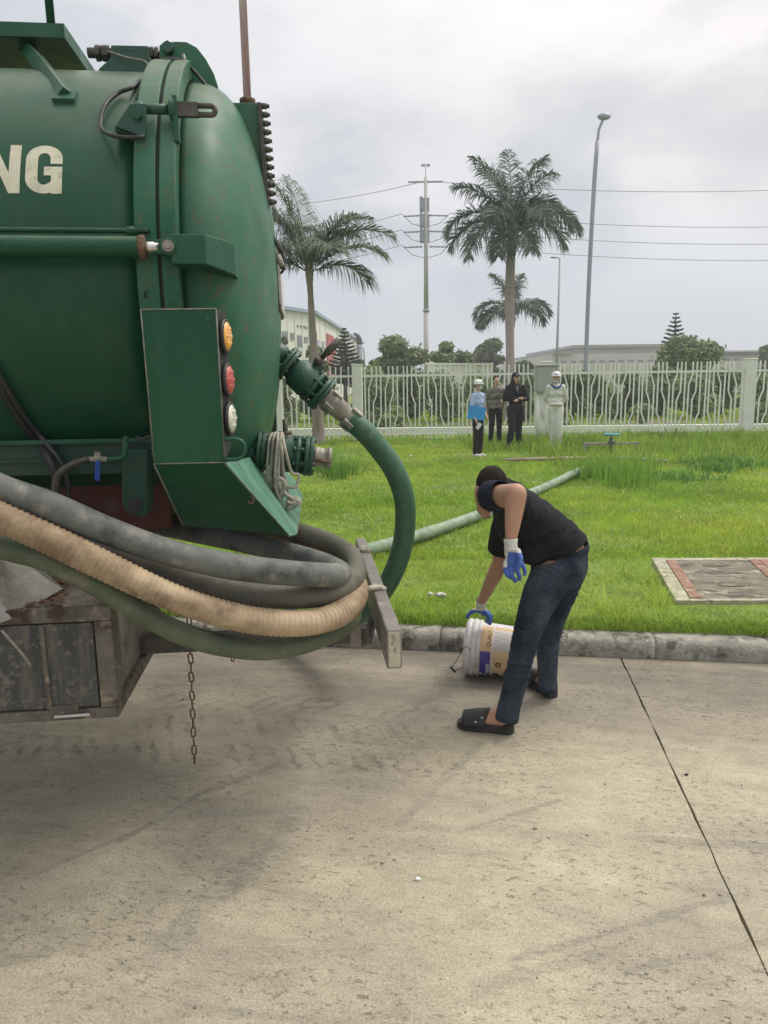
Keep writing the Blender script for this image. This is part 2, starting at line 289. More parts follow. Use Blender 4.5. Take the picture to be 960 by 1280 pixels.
# ------------------------------------------------------------------ object helpers
MW = {}
def props(o, label=None, cat=None, group=None, kind=None):
    if label: o['label'] = label
    if cat: o['category'] = cat
    if group: o['group'] = group
    if kind: o['kind'] = kind
    return o
def thing(name, loc, label, cat, group=None, rz=0.0, kind=None):
    o = bpy.data.objects.new(name, None)
    o.empty_display_size = 0.2
    COL.objects.link(o)
    o.location = loc
    o.rotation_euler = (0, 0, rz)
    MW[o.name] = Matrix.Translation(Vector(loc)) @ Matrix.Rotation(rz, 4, 'Z')
    return props(o, label, cat, group, kind)
def link(name, me, m, parent=None, **kw):
    o = bpy.data.objects.new(name, me)
    COL.objects.link(o)
    if m is not None and not me.materials: me.materials.append(m)
    if parent is not None:
        o.parent = parent
        MW[o.name] = MW[parent.name]
    else:
        MW[o.name] = Matrix.Identity(4)
    return props(o, **kw)
class MB:
    def __init__(s, M=None):
        s.v, s.f, s.s, s.m = [], [], [], []
        s.M = M
        s.mi = 0
    def add(s, vs, fs, smooth=False):
        o = len(s.v)
        for q in vs:
            q = Vector(q)
            s.v.append(s.M @ q if s.M else q)
        for f in fs:
            s.f.append([i+o for i in f])
            s.s.append(smooth)
            s.m.append(s.mi)
        return s
    def box(s, c, d, rot=None):
        c = Vector(c)
        hx, hy, hz = d[0]/2, d[1]/2, d[2]/2
        vs = [Vector((x, y, z)) for x in (-hx, hx) for y in (-hy, hy) for z in (-hz, hz)]
        if rot is not None: vs = [rot @ q for q in vs]
        return s.add([q+c for q in vs], [(0, 1, 3, 2), (4, 6, 7, 5), (0, 4, 5, 1), (2, 3, 7, 6), (0, 2, 6, 4), (1, 5, 7, 3)])
    def b2(s, a, b):
        a, b = Vector(a), Vector(b)
        return s.box((a+b)/2, [abs(q) for q in (b-a)])
    def prism(s, pts, off):
        """pts: closed loop of 3-D points, swept by vector off"""
        off = Vector(off)
        n = len(pts)
        vs = [Vector(q) for q in pts]+[Vector(q)+off for q in pts]
        return s.add(vs, [tuple(range(n))[::-1], tuple(range(n, 2*n))]+[(i, (i+1) % n, n+(i+1) % n, n+i) for i in range(n)])
    def tube(s, pts, r, seg=10, caps=True, smooth=True, flat=1.0, up=None):
        pts = [Vector(q) for q in pts]
        n = len(pts)
        rs = r if isinstance(r, (list, tuple)) else [r]*n
        vs, prev = [], None
        for i, q in enumerate(pts):
            t = (pts[min(i+1, n-1)]-pts[max(i-1, 0)])
            t = t.normalized() if t.length > 1e-9 else Vector((0, 0, 1))
            if prev is None:
                a = Vector(up) if up else (Vector((0, 0, 1)) if abs(t.z) < 0.9 else Vector((1, 0, 0)))
                a = (a-t*a.dot(t)).normalized()
            else:
                a = (prev-t*prev.dot(t)).normalized()
            prev = a
            b = t.cross(a)
            for k in range(seg):
                an = 2*math.pi*k/seg
                vs.append(q+a*math.cos(an)*rs[i]+b*math.sin(an)*rs[i]*flat)
        fs = [(i*seg+k, i*seg+(k+1) % seg, (i+1)*seg+(k+1) % seg, (i+1)*seg+k) for i in range(n-1) for k in range(seg)]
        s.add(vs, fs, smooth)
        if caps:
            o = len(s.v)-len(vs)
            s.f.append([o+k for k in range(seg)][::-1]); s.s.append(False); s.m.append(s.mi)
            s.f.append([o+(n-1)*seg+k for k in range(seg)]); s.s.append(False); s.m.append(s.mi)
        return s
    def cyl(s, a, b, r, r2=None, seg=16):
        return s.tube([a, b], [r, r if r2 is None else r2], seg)
    def lathe(s, p0, ax, prof, seg=24, smooth=True, caps=True):
        """prof: (distance along axis, radius)"""
        p0, ax = Vector(p0), Vector(ax).normalized()
        a = Vector((0, 0, 1)) if abs(ax.z) < 0.9 else Vector((1, 0, 0))
        a = (a-ax*a.dot(ax)).normalized()
        b = ax.cross(a)
        vs = [p0+ax*t+(a*math.cos(2*math.pi*k/seg)+b*math.sin(2*math.pi*k/seg))*r for t, r in prof for k in range(seg)]
        n = len(prof)
        s.add(vs, [(i*seg+k, i*seg+(k+1) % seg, (i+1)*seg+(k+1) % seg, (i+1)*seg+k) for i in range(n-1) for k in range(seg)], smooth)
        if caps:
            o = len(s.v)-len(vs)
            s.f.append([o+k for k in range(seg)][::-1]); s.s.append(False); s.m.append(s.mi)
            s.f.append([o+(n-1)*seg+k for k in range(seg)]); s.s.append(False); s.m.append(s.mi)
        return s
    def ell(s, c, r, seg=14, rot=None):
        c = Vector(c)
        if isinstance(r, (int, float)): r = (r, r, r)
        vs, fs = [], []
        ri = seg//2
        for i in range(1, ri):
            ph = math.pi*i/ri
            for k in range(seg):
                th = 2*math.pi*k/seg
                vs.append(Vector((r[0]*math.sin(ph)*math.cos(th), r[1]*math.sin(ph)*math.sin(th), r[2]*math.cos(ph))))
        vs += [Vector((0, 0, r[2])), Vector((0, 0, -r[2]))]
        for i in range(ri-2):
            for k in range(seg):
                fs.append((i*seg+k, (i+1)*seg+k, (i+1)*seg+(k+1) % seg, i*seg+(k+1) % seg))
        T, B = len(vs)-2, len(vs)-1
        for k in range(seg):
            fs.append((T, k, (k+1) % seg))
            fs.append((B, (ri-2)*seg+(k+1) % seg, (ri-2)*seg+k))
        if rot is not None: vs = [rot @ q for q in vs]
        return s.add([q+c for q in vs], fs, True)
    def mesh(s, name, recalc=True):
        me = bpy.data.meshes.new(name)
        me.from_pydata([tuple(q) for q in s.v], [], s.f)
        me.polygons.foreach_set('use_smooth', s.s)
        me.polygons.foreach_set('material_index', s.m)
        if recalc:
            bm = bmesh.new()
            bm.from_mesh(me)
            bmesh.ops.recalc_face_normals(bm, faces=bm.faces)
            bm.to_mesh(me)
            bm.free()
        me.update()
        return me
    def build(s, name, m, parent=None, world=False, bevel=0.0, recalc=True, origin=None, **kw):
        """world=True: the vertices are world coordinates and are brought into the parent's frame"""
        ms = m if isinstance(m, (list, tuple)) else [m]
        ms = [MT[q] if isinstance(q, str) else q for q in ms]
        if parent is not None and world:
            inv = MW[parent.name].inverted()
            s.v = [inv @ q for q in s.v]
        loc = None
        if parent is None:
            a = np.array([tuple(q) for q in s.v])
            loc = Vector(((a[:, 0].min()+a[:, 0].max())/2, (a[:, 1].min()+a[:, 1].max())/2, a[:, 2].min())) if origin is None else Vector(origin)
            s.v = [q-loc for q in s.v]
        me = s.mesh(name, recalc)
        for q in ms: me.materials.append(q)
        o = link(name, me, None, parent, **kw)
        if loc is not None:
            o.location = loc
            MW[o.name] = Matrix.Translation(loc)
        if bevel:
            bv = o.modifiers.new('bevel', 'BEVEL')
            bv.width = bevel
            bv.segments = 2
            bv.limit_method = 'ANGLE'
            bv.angle_limit = R(35)
        return o
def cr(pts, step=0.02):
    """Catmull-Rom resampled to an even step"""
    p = [Vector(q) for q in pts]
    p = [p[0]*2-p[1]]+p+[p[-1]*2-p[-2]]
    out = []
    for i in range(1, len(p)-2):
        a, b, c, d = p[i-1], p[i], p[i+1], p[i+2]
        n = max(2, int((c-b).length/step))
        for k in range(n):
            t = k/n
            out.append(0.5*((2*b)+(c-a)*t+(2*a-5*b+4*c-d)*t*t+(3*b-a-3*c+d)*t**3))
    out.append(p[-2])
    return out
def copy_part(o, parent, loc=None, rot=None):
    c = o.copy()
    COL.objects.link(c)
    c.parent = parent
    if loc is not None: c.location = loc
    if rot is not None: c.rotation_euler = rot
    MW[c.name] = MW[parent.name]
    return c
def organic(prims, voxel=0.01, it=4, disp=None, fac=0.5):
    """prims built as closed shells in an MB -> one continuous skin (remesh + smooth); returns an MB"""
    me = prims.mesh('tmp')
    o = bpy.data.objects.new('tmp', me)
    COL.objects.link(o)
    r = o.modifiers.new('r', 'REMESH')
    r.mode = 'VOXEL'
    r.voxel_size = voxel
    sm = o.modifiers.new('s', 'SMOOTH')
    sm.factor = fac
    sm.iterations = it
    dg = bpy.context.evaluated_depsgraph_get()
    ev = o.evaluated_get(dg)
    m2 = ev.to_mesh()
    n = len(m2.vertices)
    co = np.empty(n*3)
    m2.vertices.foreach_get('co', co)
    no = np.empty(n*3)
    m2.vertices.foreach_get('normal', no)
    co = co.reshape(-1, 3); no = no.reshape(-1, 3)
    fs = [tuple(p.vertices) for p in m2.polygons]
    ev.to_mesh_clear()
    bpy.data.objects.remove(o)
    bpy.data.meshes.remove(me)
    if disp:
        co = np.array([c+nn*disp(Vector(c), Vector(nn)) for c, nn in zip(co, no)])
    b = MB()
    b.v = [Vector(c) for c in co]
    b.f = fs
    b.s = [True]*len(fs)
    b.m = [0]*len(fs)
    return b
def limb(b, pts, rs, seg=14):
    """chain of tapered segments with a ball at each joint"""
    for i, q in enumerate(pts):
        b.ell(q, rs[i], seg)
        if i: b.tube([pts[i-1], pts[i]], [rs[i-1], rs[i]], seg)
def flat_mesh(name, co, faces_n, idx, tint, m, parent=None, **kw):
    """fast numpy mesh; all faces have faces_n corners; tint = per-vertex colour"""
    me = bpy.data.meshes.new(name)
    nv, nf = len(co), len(idx)//faces_n
    me.vertices.add(nv)
    me.vertices.foreach_set('co', np.ascontiguousarray(co, dtype=np.float32).ravel())
    me.loops.add(nf*faces_n)
    me.loops.foreach_set('vertex_index', np.ascontiguousarray(idx, dtype=np.int32))
    me.polygons.add(nf)
    me.polygons.foreach_set('loop_start', np.arange(nf, dtype=np.int32)*faces_n)
    try: me.polygons.foreach_set('loop_total', np.full(nf, faces_n, dtype=np.int32))
    except Exception: pass
    me.update(calc_edges=True)
    if tint is not None:
        a = me.color_attributes.new('tint', 'FLOAT_COLOR', 'POINT')
        a.data.foreach_set('color', np.ascontiguousarray(np.concatenate([tint, np.ones((nv, 1))], 1), dtype=np.float32).ravel())
    me.materials.append(m)
    return link(name, me, None, parent, **kw)
# ================================================================== ROAD
K0 = Vector((1.405, 4.20, 0))
KA = R(-8.3)
kd = Vector((math.cos(KA), math.sin(KA), 0))
kn = Vector((-math.sin(KA), math.cos(KA), 0))
def KP(a, d, z=0.0): return K0+kd*a+kn*d+Vector((0, 0, z))

def road_material():
    m = bpy.data.materials.new('worn_concrete_road')
    m.use_nodes = True
    t = m.node_tree
    b = t.nodes['Principled BSDF']
    geo = N(t, 'ShaderNodeNewGeometry')
    mp = N(t, 'ShaderNodeMapping', vector_type='POINT')
    # rotate into kerb frame: x along the kerb, y = distance from kerb line (negative on the road)
    sub = N(t, 'ShaderNodeVectorMath', operation='SUBTRACT')
    L(t, geo.outputs['Position'], sub.inputs[0])
    sub.inputs[1].default_value = K0
    mp.inputs['Rotation'].default_value = (0, 0, -KA)
    L(t, sub.outputs[0], mp.inputs[0])
    K = mp.outputs[0]
    def nz(scale, detail=6, rough=.6, stretch=(1, 1, 1), rot=0.0, loc=(0, 0, 0), dist=0.0):
        q = N(t, 'ShaderNodeMapping')
        q.inputs['Scale'].default_value = stretch
        q.inputs['Rotation'].default_value = (0, 0, rot)
        q.inputs['Location'].default_value = loc
        L(t, K, q.inputs[0])
        z = N(t, 'ShaderNodeTexNoise', Scale=scale, Detail=float(detail), Roughness=rough, Distortion=dist)
        L(t, q.outputs[0], z.inputs['Vector'])
        return z.outputs[0]
    col = ramp(t, nz(1.1), [(0.35, (0.445, 0.392, 0.285)), (0.65, (0.345, 0.305, 0.228))])
    # broad worn grey areas
    col = mixc(t, ramp(t, nz(0.55, 5, .62, (1, 1.5, 1), .5, (3, 1, 0)), [(0.45, 0.0), (0.62, .60)]), col, (0.25, 0.226, 0.185))
    # streaks dragged across the slab
    st = M_(t, 'MULTIPLY', ramp(t, nz(2.2, 7, .7, (0.35, 3.2, 1), .95, (1, 4, 0), .6), [(0.53, 0.0), (0.66, 1.0)]), ramp(t, nz(0.9, 4, .5, loc=(9, 2, 0)), [(0.4, 0.0), (0.6, 0.55)]))
    col = mixc(t, st, col, (0.22, 0.20, 0.165))
    sep = N(t, 'ShaderNodeSeparateXYZ')
    L(t, K, sep.inputs[0])
    X, D = sep.outputs[0], M_(t, 'MULTIPLY', sep.outputs[1], -1.0)
    # dark grime along the gutter
    wob = M_(t, 'ADD', D, M_(t, 'MULTIPLY', M_(t, 'SUBTRACT', nz(1.6, 6), 0.5), 1.2))
    gr = ramp(t, M_(t, 'MULTIPLY', wob, 0.5), [(0.02, 1.0), (0.26, 0.82), (0.44, 0.42), (0.66, 0.0)])
    gr = M_(t, 'MULTIPLY', gr, ramp(t, nz(1.3, 6, .65, (.5, 2.0, 1), .1, (6, 2, 0)), [(0.34, .45), (0.56, 1.0)]))
    col = mixc(t, M_(t, 'MULTIPLY', gr, .95), col, (0.150, 0.130, 0.108))
    # pale dried patches in the gutter
    pf = M_(t, 'MULTIPLY', ramp(t, nz(2.6, 7, .7, (.45, 2.4, 1), .05, (5, 9, 0)), [(0.60, 0.0), (0.70, .6)]), ramp(t, M_(t, 'MULTIPLY', D, .4), [(0.0, 1.0), (1.0, .0)]))
    col = mixc(t, pf, col, (0.36, 0.33, 0.27))
    # tyre tread marks: two bands parallel to the kerb
    for (c, wdt) in ((0.80, 0.13), (1.06, 0.12), (1.34, .12)):
        dd = M_(t, 'ABSOLUTE', M_(t, 'SUBTRACT', D, M_(t, 'ADD', c, M_(t, 'MULTIPLY', X, -0.03))))
        band = ramp(t, M_(t, 'DIVIDE', dd, wdt), [(0.6, 1.0), (1.0, 0.0)])
        wv = N(t, 'ShaderNodeTexWave', wave_type='BANDS', bands_direction='X', Scale=3.8, Distortion=4.5, Detail=3.0)
        wv.inputs['Detail Scale'].default_value = 3.0
        wm = N(t, 'ShaderNodeMapping'); wm.inputs['Rotation'].default_value = (0, 0, .62 if c < 1 else -.5); L(t, K, wm.inputs[0])
        L(t, wm.outputs[0], wv.inputs['Vector'])
        side = ramp(t, M_(t, 'MULTIPLY', X, -0.25), [(0.12, 0.0), (0.38, 1.0)])
        f = M_(t, 'MULTIPLY', M_(t, 'MULTIPLY', band, ramp(t, wv.outputs[1], [(0.55, 0.0), (0.90, .55)])), M_(t, 'MULTIPLY', side, ramp(t, nz(4.5, 7, .7), [(0.44, 0.0), (0.6, 1.0)])))
        col = mixc(t, f, col, (0.115, 0.10, 0.085))
    SEGN = ramp(t, nz(26, 7, .78, (.6, 2.0, 1), .5, (2, 2, 5)), [(0.38, .15), (0.60, 1.0)])
    # mid-scale mottling, dry scuffs
    mot = ramp(t, nz(7, 9, .78, (.8, 1.6, 1), .3, (7, 3, 1)), [(0.34, .82), (0.50, 1.0), (0.66, 1.14)])
    col = mixc(t, 1.0, col, mot, 'MULTIPLY')
    scf = M_(t, 'MULTIPLY', ramp(t, nz(11, 8, .8, (.25, 3.0, 1), .75, (4, 1, 8)), [(0.58, 0.0), (0.68, .6)]), ramp(t, nz(1.1, 4, .5, loc=(1, 7, 2)), [(0.42, 0.1), (0.58, 1.0)]))
    col = mixc(t, scf, col, (0.16, 0.145, 0.12))
    # individual smears: (x1,y1,x2,y2,half width,colour,amount)
    def seg(p1, p2, wd, c, am, rag=0.6):
        nonlocal col
        a, e = Vector(p1), Vector(p2)
        a2 = Vector(((a-K0).dot(kd), (a-K0).dot(kn), 0)); e2 = Vector(((e-K0).dot(kd), (e-K0).dot(kn), 0))
        ab = e2-a2
        q = N(t, 'ShaderNodeVectorMath', operation='SUBTRACT')
        L(t, K, q.inputs[0]); q.inputs[1].default_value = a2
        d1 = N(t, 'ShaderNodeVectorMath', operation='DOT_PRODUCT')
        L(t, q.outputs[0], d1.inputs[0]); d1.inputs[1].default_value = ab/ab.length_squared
        h = M_(t, 'MULTIPLY', d1.outputs['Value'], 1.0, True)
        sc = N(t, 'ShaderNodeVectorMath', operation='SCALE')
        sc.inputs[0].default_value = ab
        L(t, h, sc.inputs[3])
        df = N(t, 'ShaderNodeVectorMath', operation='DISTANCE')
        L(t, q.outputs[0], df.inputs[0]); L(t, sc.outputs[0], df.inputs[1])
        rg = M_(t, 'MULTIPLY', M_(t, 'SUBTRACT', nz(9, 5, .7, loc=tuple(a2)), .5), wd*rag*3)
        v = M_(t, 'DIVIDE', M_(t, 'ADD', df.outputs['Value'], rg), wd)
        fm = M_(t, 'MULTIPLY', ramp(t, v, [(0.45, am), (1.15, 0.0)]), SEGN if rag > .5 else 1.0)
        col = mixc(t, fm, col, c)
    g1, g2, g3 = (0.225, 0.205, 0.17), (0.19, 0.175, 0.15), (0.41, 0.365, 0.275)
    seg(G(150, 1052), G(255, 990), .018, g2, .7)
    seg(G(255, 990), G(350, 955), .03, g2, .75)
    seg(G(200, 1022), G(380, 1012), .035, (0.30, 0.275, 0.225), .9, .4)
    seg(G(60, 1010), G(150, 995), .03, (0.29, 0.265, 0.21), .7)
    seg(G(50, 1090), G(190, 1030), .014, g2, .6)
    seg(G(300, 1080), G(180, 1205), .07, g2, .6, 1.4)
    seg(G(360, 1030), G(290, 1110), .06, g2, .55, 1.4)
    seg(G(10, 1200), G(60, 1190), .03, g1, .8)
    seg(G(600, 930), G(500, 1030), .03, g1, .6)
    seg(G(570, 1030), G(770, 975), .022, g3, .7)
    seg(G(575, 1040), G(700, 1000), .014, g2, .6)
    seg(G(640, 1200), G(915, 1122), .022, g2, .65, 1.2)
    seg(G(600, 1235), G(740, 1195), .03, g2, .5, 1.4)
    seg(G(780, 1215), G(960, 1175), .018, g2, .5, 1.2)
    # damp ring left of the slipper
    seg(G(378, 882), G(418, 880), .05, (0.13, 0.105, 0.075), .7)
    seg(G(384, 881), G(412, 880), .033, (0.28, 0.25, 0.20), .9, .4)
    # fine pitting
    pit = ramp(t, nz(38, 5, .8, (.7, 1.3, 1), .5), [(0.57, 0.0), (0.64, 1.0)])
    pit = M_(t, 'MULTIPLY', pit, ramp(t, nz(1.7, 3, loc=(2, 8, 0)), [(0.42, 0.25), (0.6, 1.0)]))
    fine = ramp(t, nz(130, 4, .85), [(0.30, .55), (0.70, 1.38)])
    col = mixc(t, M_(t, 'MULTIPLY', pit, .55), col, (0.13, 0.115, 0.09))
    chip = ramp(t, nz(75, 2, .6, loc=(4, 4, 0)), [(0.70, 0.0), (0.74, .7)])
    col = mixc(t, chip, col, (0.50, 0.46, 0.37))
    col = mixc(t, 1.0, col, fine, 'MULTIPLY')
    L(t, col, b.inputs['Base Color'])
    L(t, ramp(t, nz(3.0), [(0.3, .70), (0.7, .92)]), b.inputs['Roughness'])
    b.inputs['Specular IOR Level'].default_value = .3
    hgt = M_(t, 'SUBTRACT', M_(t, 'ADD', M_(t, 'MULTIPLY', nz(90, 5, .7), .5), M_(t, 'MULTIPLY', nz(14, 4, .6), .8)), M_(t, 'MULTIPLY', pit, .8))
    bu = N(t, 'ShaderNodeBump', Strength=.8, Distance=.004)
    L(t, hgt, bu.inputs['Height'])
    L(t, bu.outputs[0], b.inputs['Normal'])
    return m
MT['road'] = road_material()
MT['roadbase'] = mat('dark_joint_fill', (0.055, 0.048, 0.038), (0.09, 0.078, 0.06), 20, 0.95)
MT['soil'] = mat('lawn_soil', (0.13, 0.19, 0.026), (0.18, 0.25, 0.034), 0.9, 0.95, bump=1.0, bs=30, c3=(0.07, 0.10, 0.02), s3=3, t3=0.6)
MT['farground'] = mat('distant_ground', (0.10, 0.14, 0.04), (0.15, 0.17, 0.07), 0.03, 0.95)
MT['path'] = mat('far_tarmac_path', (0.12, 0.11, 0.10), (0.16, 0.145, 0.13), 0.5, 0.95, c3=(0.10, 0.13, 0.04), s3=.5, t3=.55)

b = MB(); b.b2((-900, -900, -0.6), (900, 900, -0.30))
b.build('ground', 'farground', kind='structure')
b = MB(); b.prism([KP(-16, .02, -.2), KP(16, .02, -.2), KP(16, -13, -.2), KP(-16, -13, -.2)], (0, 0, .165))
road = b.build('road', 'roadbase', kind='structure', origin=(0, 0, 0))
def jag(a, d0, d1, seed):
    n = 90
    return [KP(a+.006*noise.noise(Vector((seed, i*.35, 0)))+.004*noise.noise(Vector((seed, i*1.7, 5))), d0+(d1-d0)*i/n) for i in range(n+1)]
joints = [-15, -10, -5, 0, 5, 10]
for r0, r1 in ((-0.004, -6), (-6.012, -12)):
    for i in range(5):
        lft = jag(joints[i]+(.004), r0, r1, i)
        rgt = jag(joints[i+1]-(.004), r0, r1, i+30)
        b = MB()
        b.prism([q+Vector((0, 0, -.12)) for q in lft]+[q+Vector((0, 0, -.12)) for q in rgt[::-1]], (0, 0, .12))
        b.build('slab', 'road', road, world=True)

# ------------------------------------------------------------------ kerb stones
b = MB(); b.prism([KP(-16, .014, -.03), KP(16, .014, -.03), KP(16, .145, -.03), KP(-16, .145, -.03)], (0, 0, .085))
kerb = b.build('kerb', 'kerb', kind='structure', origin=K0)
def kerb_stone(seed, ln):
    prof = []
    for k in range(9):
        an = math.pi/2*k/8
        prof.append((0.06-0.06*math.cos(an), 0.055+0.06*math.sin(an)))
    prof = [(0, 0), (0.0, .02), (0, .04)]+prof+[(.10, .117), (.15, .115), (.15, 0)]
    n = max(4, int(ln/.03))
    vs, fs = [], []
    for i in range(n+1):
        for (d, z) in prof:
            p = Vector((i/n*ln, d, z))
            e = .003 if i in (0, n) else 0
            q = p*9+Vector((seed*3.7, 0, 0))
            nn = noise.noise(q)*.006+noise.noise(q*3.3)*.0035
            if z > 0: p += Vector((0, nn-(.0 if d > .05 else 0), nn - e*.6))
            if d < .1: p.y += e
            vs.append(p)
    m_ = len(prof)
    fs = [(i*m_+k, i*m_+k+1, (i+1)*m_+k+1, (i+1)*m_+k) for i in range(n) for k in range(m_-1)]
    fs += [tuple(range(m_))[::-1], tuple(range(n*m_, n*m_+m_))]
    return vs, fs
a0 = (G(819, 823)-K0).dot(kd)
RK = Matrix.Rotation(KA, 4, 'Z')
for i in range(-11, 9):
    s_ = a0+i*.64
    ln = .636
    vs, fs = kerb_stone(i, ln)
    M = Matrix.Translation(KP(s_+.002, 0, 0)) @ RK
    b = MB(M); b.add(vs, fs, True)
    b.build('kerb_stone', 'kerb', kerb, world=True)

# ------------------------------------------------------------------ lawn
def lawn_h(x, y):
    return .125+.02*noise.noise(Vector((x*.5, y*.5, 0)))+.010*noise.noise(Vector((x*2, y*2, 3)))
aa = np.concatenate([np.linspace(-50, -6, 12), np.linspace(-5.6, 9, 60), np.linspace(10, 50, 12)])
dd = np.concatenate([np.linspace(.12, 16, 70), np.linspace(17, 80, 14)])
vs, fs = [], []
for d in dd:
    for a in aa:
        p = KP(a, d)
        p.z = lawn_h(p.x, p.y) if d > .13 else .05
        vs.append(p)
na = len(aa)
for j in range(len(dd)-1):
    for i in range(na-1):
        fs.append((j*na+i, j*na+i+1, (j+1)*na+i+1, (j+1)*na+i))
b = MB(); b.add(vs, fs, True)
lawn = b.build('lawn', 'soil', kind='structure', origin=(0, 0, 0))

# manhole slab corners (used to keep the grass off it)
SZ = .165
sc0 = G(815, 697, SZ); sc1 = G(845, 750, SZ)
sdir = (G(960, 749.5, SZ)-sc1); sdir.z = 0; sdir.normalize()
SW = 2.45
slab_poly = [sc0, sc1, sc1+sdir*SW, sc0+sdir*SW]
def in_slab(x, y, mg=0.03):
    c = slab_poly
    ok = np.ones_like(x, bool)
    for i in range(4):
        a, e = c[i], c[(i+1) % 4]
        ex, ey = e.x-a.x, e.y-a.y
        l = math.hypot(ex, ey)
        ok &= ((ex*(y-a.y)-ey*(x-a.x))/l) > -mg
    return ok

# ------------------------------------------------------------------ grass blades
def blades(x, y, h, wd, lean=0.5, tint=None, z=None):
    n = len(x)
    if z is None:
        z = .118+.02*np.sin(x*1.7+1)*np.sin(y*1.3)*.3
    az = rng.uniform(0, 2*np.pi, n)
    ln = lean*rng.uniform(.1, 1.3, n)*h
    ux, uy = np.cos(az), np.sin(az)
    fa = rng.uniform(0, np.pi, n)
    px, py = np.cos(fa)*wd/2, np.sin(fa)*wd/2
    co = np.empty((n, 5, 3))
    for k, (t_, f) in enumerate(((0, 1), (0, -1), (.55, .8), (.55, -.8), (1, 0))):
        co[:, k, 0] = x+ux*ln*t_**1.8+px*f
        co[:, k, 1] = y+uy*ln*t_**1.8+py*f
        co[:, k, 2] = z+h*t_*(1-.25*t_*lean)
    o = np.arange(n)[:, None]*5
    idx = (o+np.array([0, 1, 3, 0, 3, 2, 2, 3, 4])).ravel()
    if tint is None:
        tint = np.ones((n, 3))
    tt = np.repeat(tint, 5, 0)
    return co.reshape(-1, 3), idx, tt
def vnoise(x, y, s, seed=0.0):
    return np.array([noise.noise(Vector((a*s+seed, c*s, seed))) for a, c in zip(x, y)])
GR = []
def field(n, y0, y1, h0, h1, w0, w1, lean=.7, margin=1.0, pw=1.0, right=1.0):
    """blades sown on the lawn strip between depth y0 and y1 in and just beside the view"""
    y = y0+(y1-y0)*rng.uniform(0, 1, n)**pw
    half = y*.56+margin
    x = rng.uniform(-1, 1, n)*half
    d = (x-K0.x)*kn.x+(y-K0.y)*kn.y
    k = (d > .13) & ~in_slab(x, y) & (x > -3.2)
    x, y = x[k], y[k]
    c1 = vnoise(x, y, 1.4, 2.0)
    c2 = vnoise(x, y, 5.0, 9.0)
    c3_ = vnoise(x, y, .45, 4.0)
    h = rng.uniform(h0, h1, len(x))*(1+.55*c1+.45*c2)
    h = np.clip(h, .015, None)
    tn = np.stack([1+.30*c2+.35*c3_, 1+.20*c2+.12*c3_, 1+.2*c2], 1)*(1+.30*c1)[:, None]*rng.uniform(.72, 1.25, (len(x), 1))
    dry = rng.uniform(0, 1, len(x)) < .05
    tn[dry] *= np.array([1.9, 1.25, 2.2])
    GR.append(blades(x, y, h, rng.uniform(w0, w1, len(x)), lean, tn))
field(80000, 4.2, 6.6, .022, .055, .0035, .0065)
field(75000, 6.2, 9.5, .03, .075, .006, .011)
field(95000, 9.0, 14, .03, .07, .010, .017)
field(65000, 13.5, 19.6, .035, .08, .016, .026)
field(30000, 19.6, 42, .06, .16, .05, .09)
# overhanging fringe on the kerb
n = 9000
a = rng.uniform(-4.5, 2.5, n)
d = rng.uniform(.13, .30, n)
x = K0.x+kd.x*a+kn.x*d; y = K0.y+kd.y*a+kn.y*d
k = ~in_slab(x, y)
x, y = x[k], y[k]
GR.append(blades(x, y, rng.uniform(.05, .10, len(x)), rng.uniform(.004, .007, len(x)), 1.0, rng.uniform(.6, 1.05, (len(x), 1))*np.ones(3)))
def merge(parts):
    co, idx, tt, o = [], [], [], 0
    for c, i, t_ in parts:
        co.append(c); idx.append(i+o); tt.append(t_); o += len(c)
    return np.concatenate(co), np.concatenate(idx), np.concatenate(tt)
co, idx, tt = merge(GR)
flat_mesh('grass', co, 3, idx, tt, MT['grass'], label='bright green mown lawn grass between the kerb and the white fence', cat='grass', kind='stuff')
# long unmown wisps and tall weeds
GR = []
def clump(px, py, n, rad, h, wd, lean=.5, tn=(1, 1, 1)):
    c = G(px, py, .125)
    x = c.x+rng.normal(0, rad, n); y = c.y+rng.normal(0, rad*.7, n)
    d_ = (x-K0.x)*kn.x+(y-K0.y)*kn.y
    k = (d_ > .14) & ~in_slab(x, y)
    x, y = x[k], y[k]
    GR.append(blades(x, y, h*rng.uniform(.5, 1.1, len(x)), wd*rng.uniform(.7, 1.3, len(x)), lean, rng.uniform(.7, 1.25, (len(x), 1))*np.array(tn)))
for i in range(55):
    clump(rng.uniform(480, 960), rng.uniform(690, 790), int(rng.integers(3, 12)), .04, rng.uniform(.12, .22), .006, 1.3, (1.35, 1.15, 1.3))
for i in range(120):
    clump(rng.uniform(400, 960), rng.uniform(590, 700), int(rng.integers(4, 12)), .07, rng.uniform(.10, .18), .009, 1.0, (1.15, 1.08, 1.1))
for i in range(34):
    clump(rng.uniform(740, 835), rng.uniform(715, 785), 14, .05, rng.uniform(.14, .24), .006, 1.0, (1.2, 1.1, 1.2))
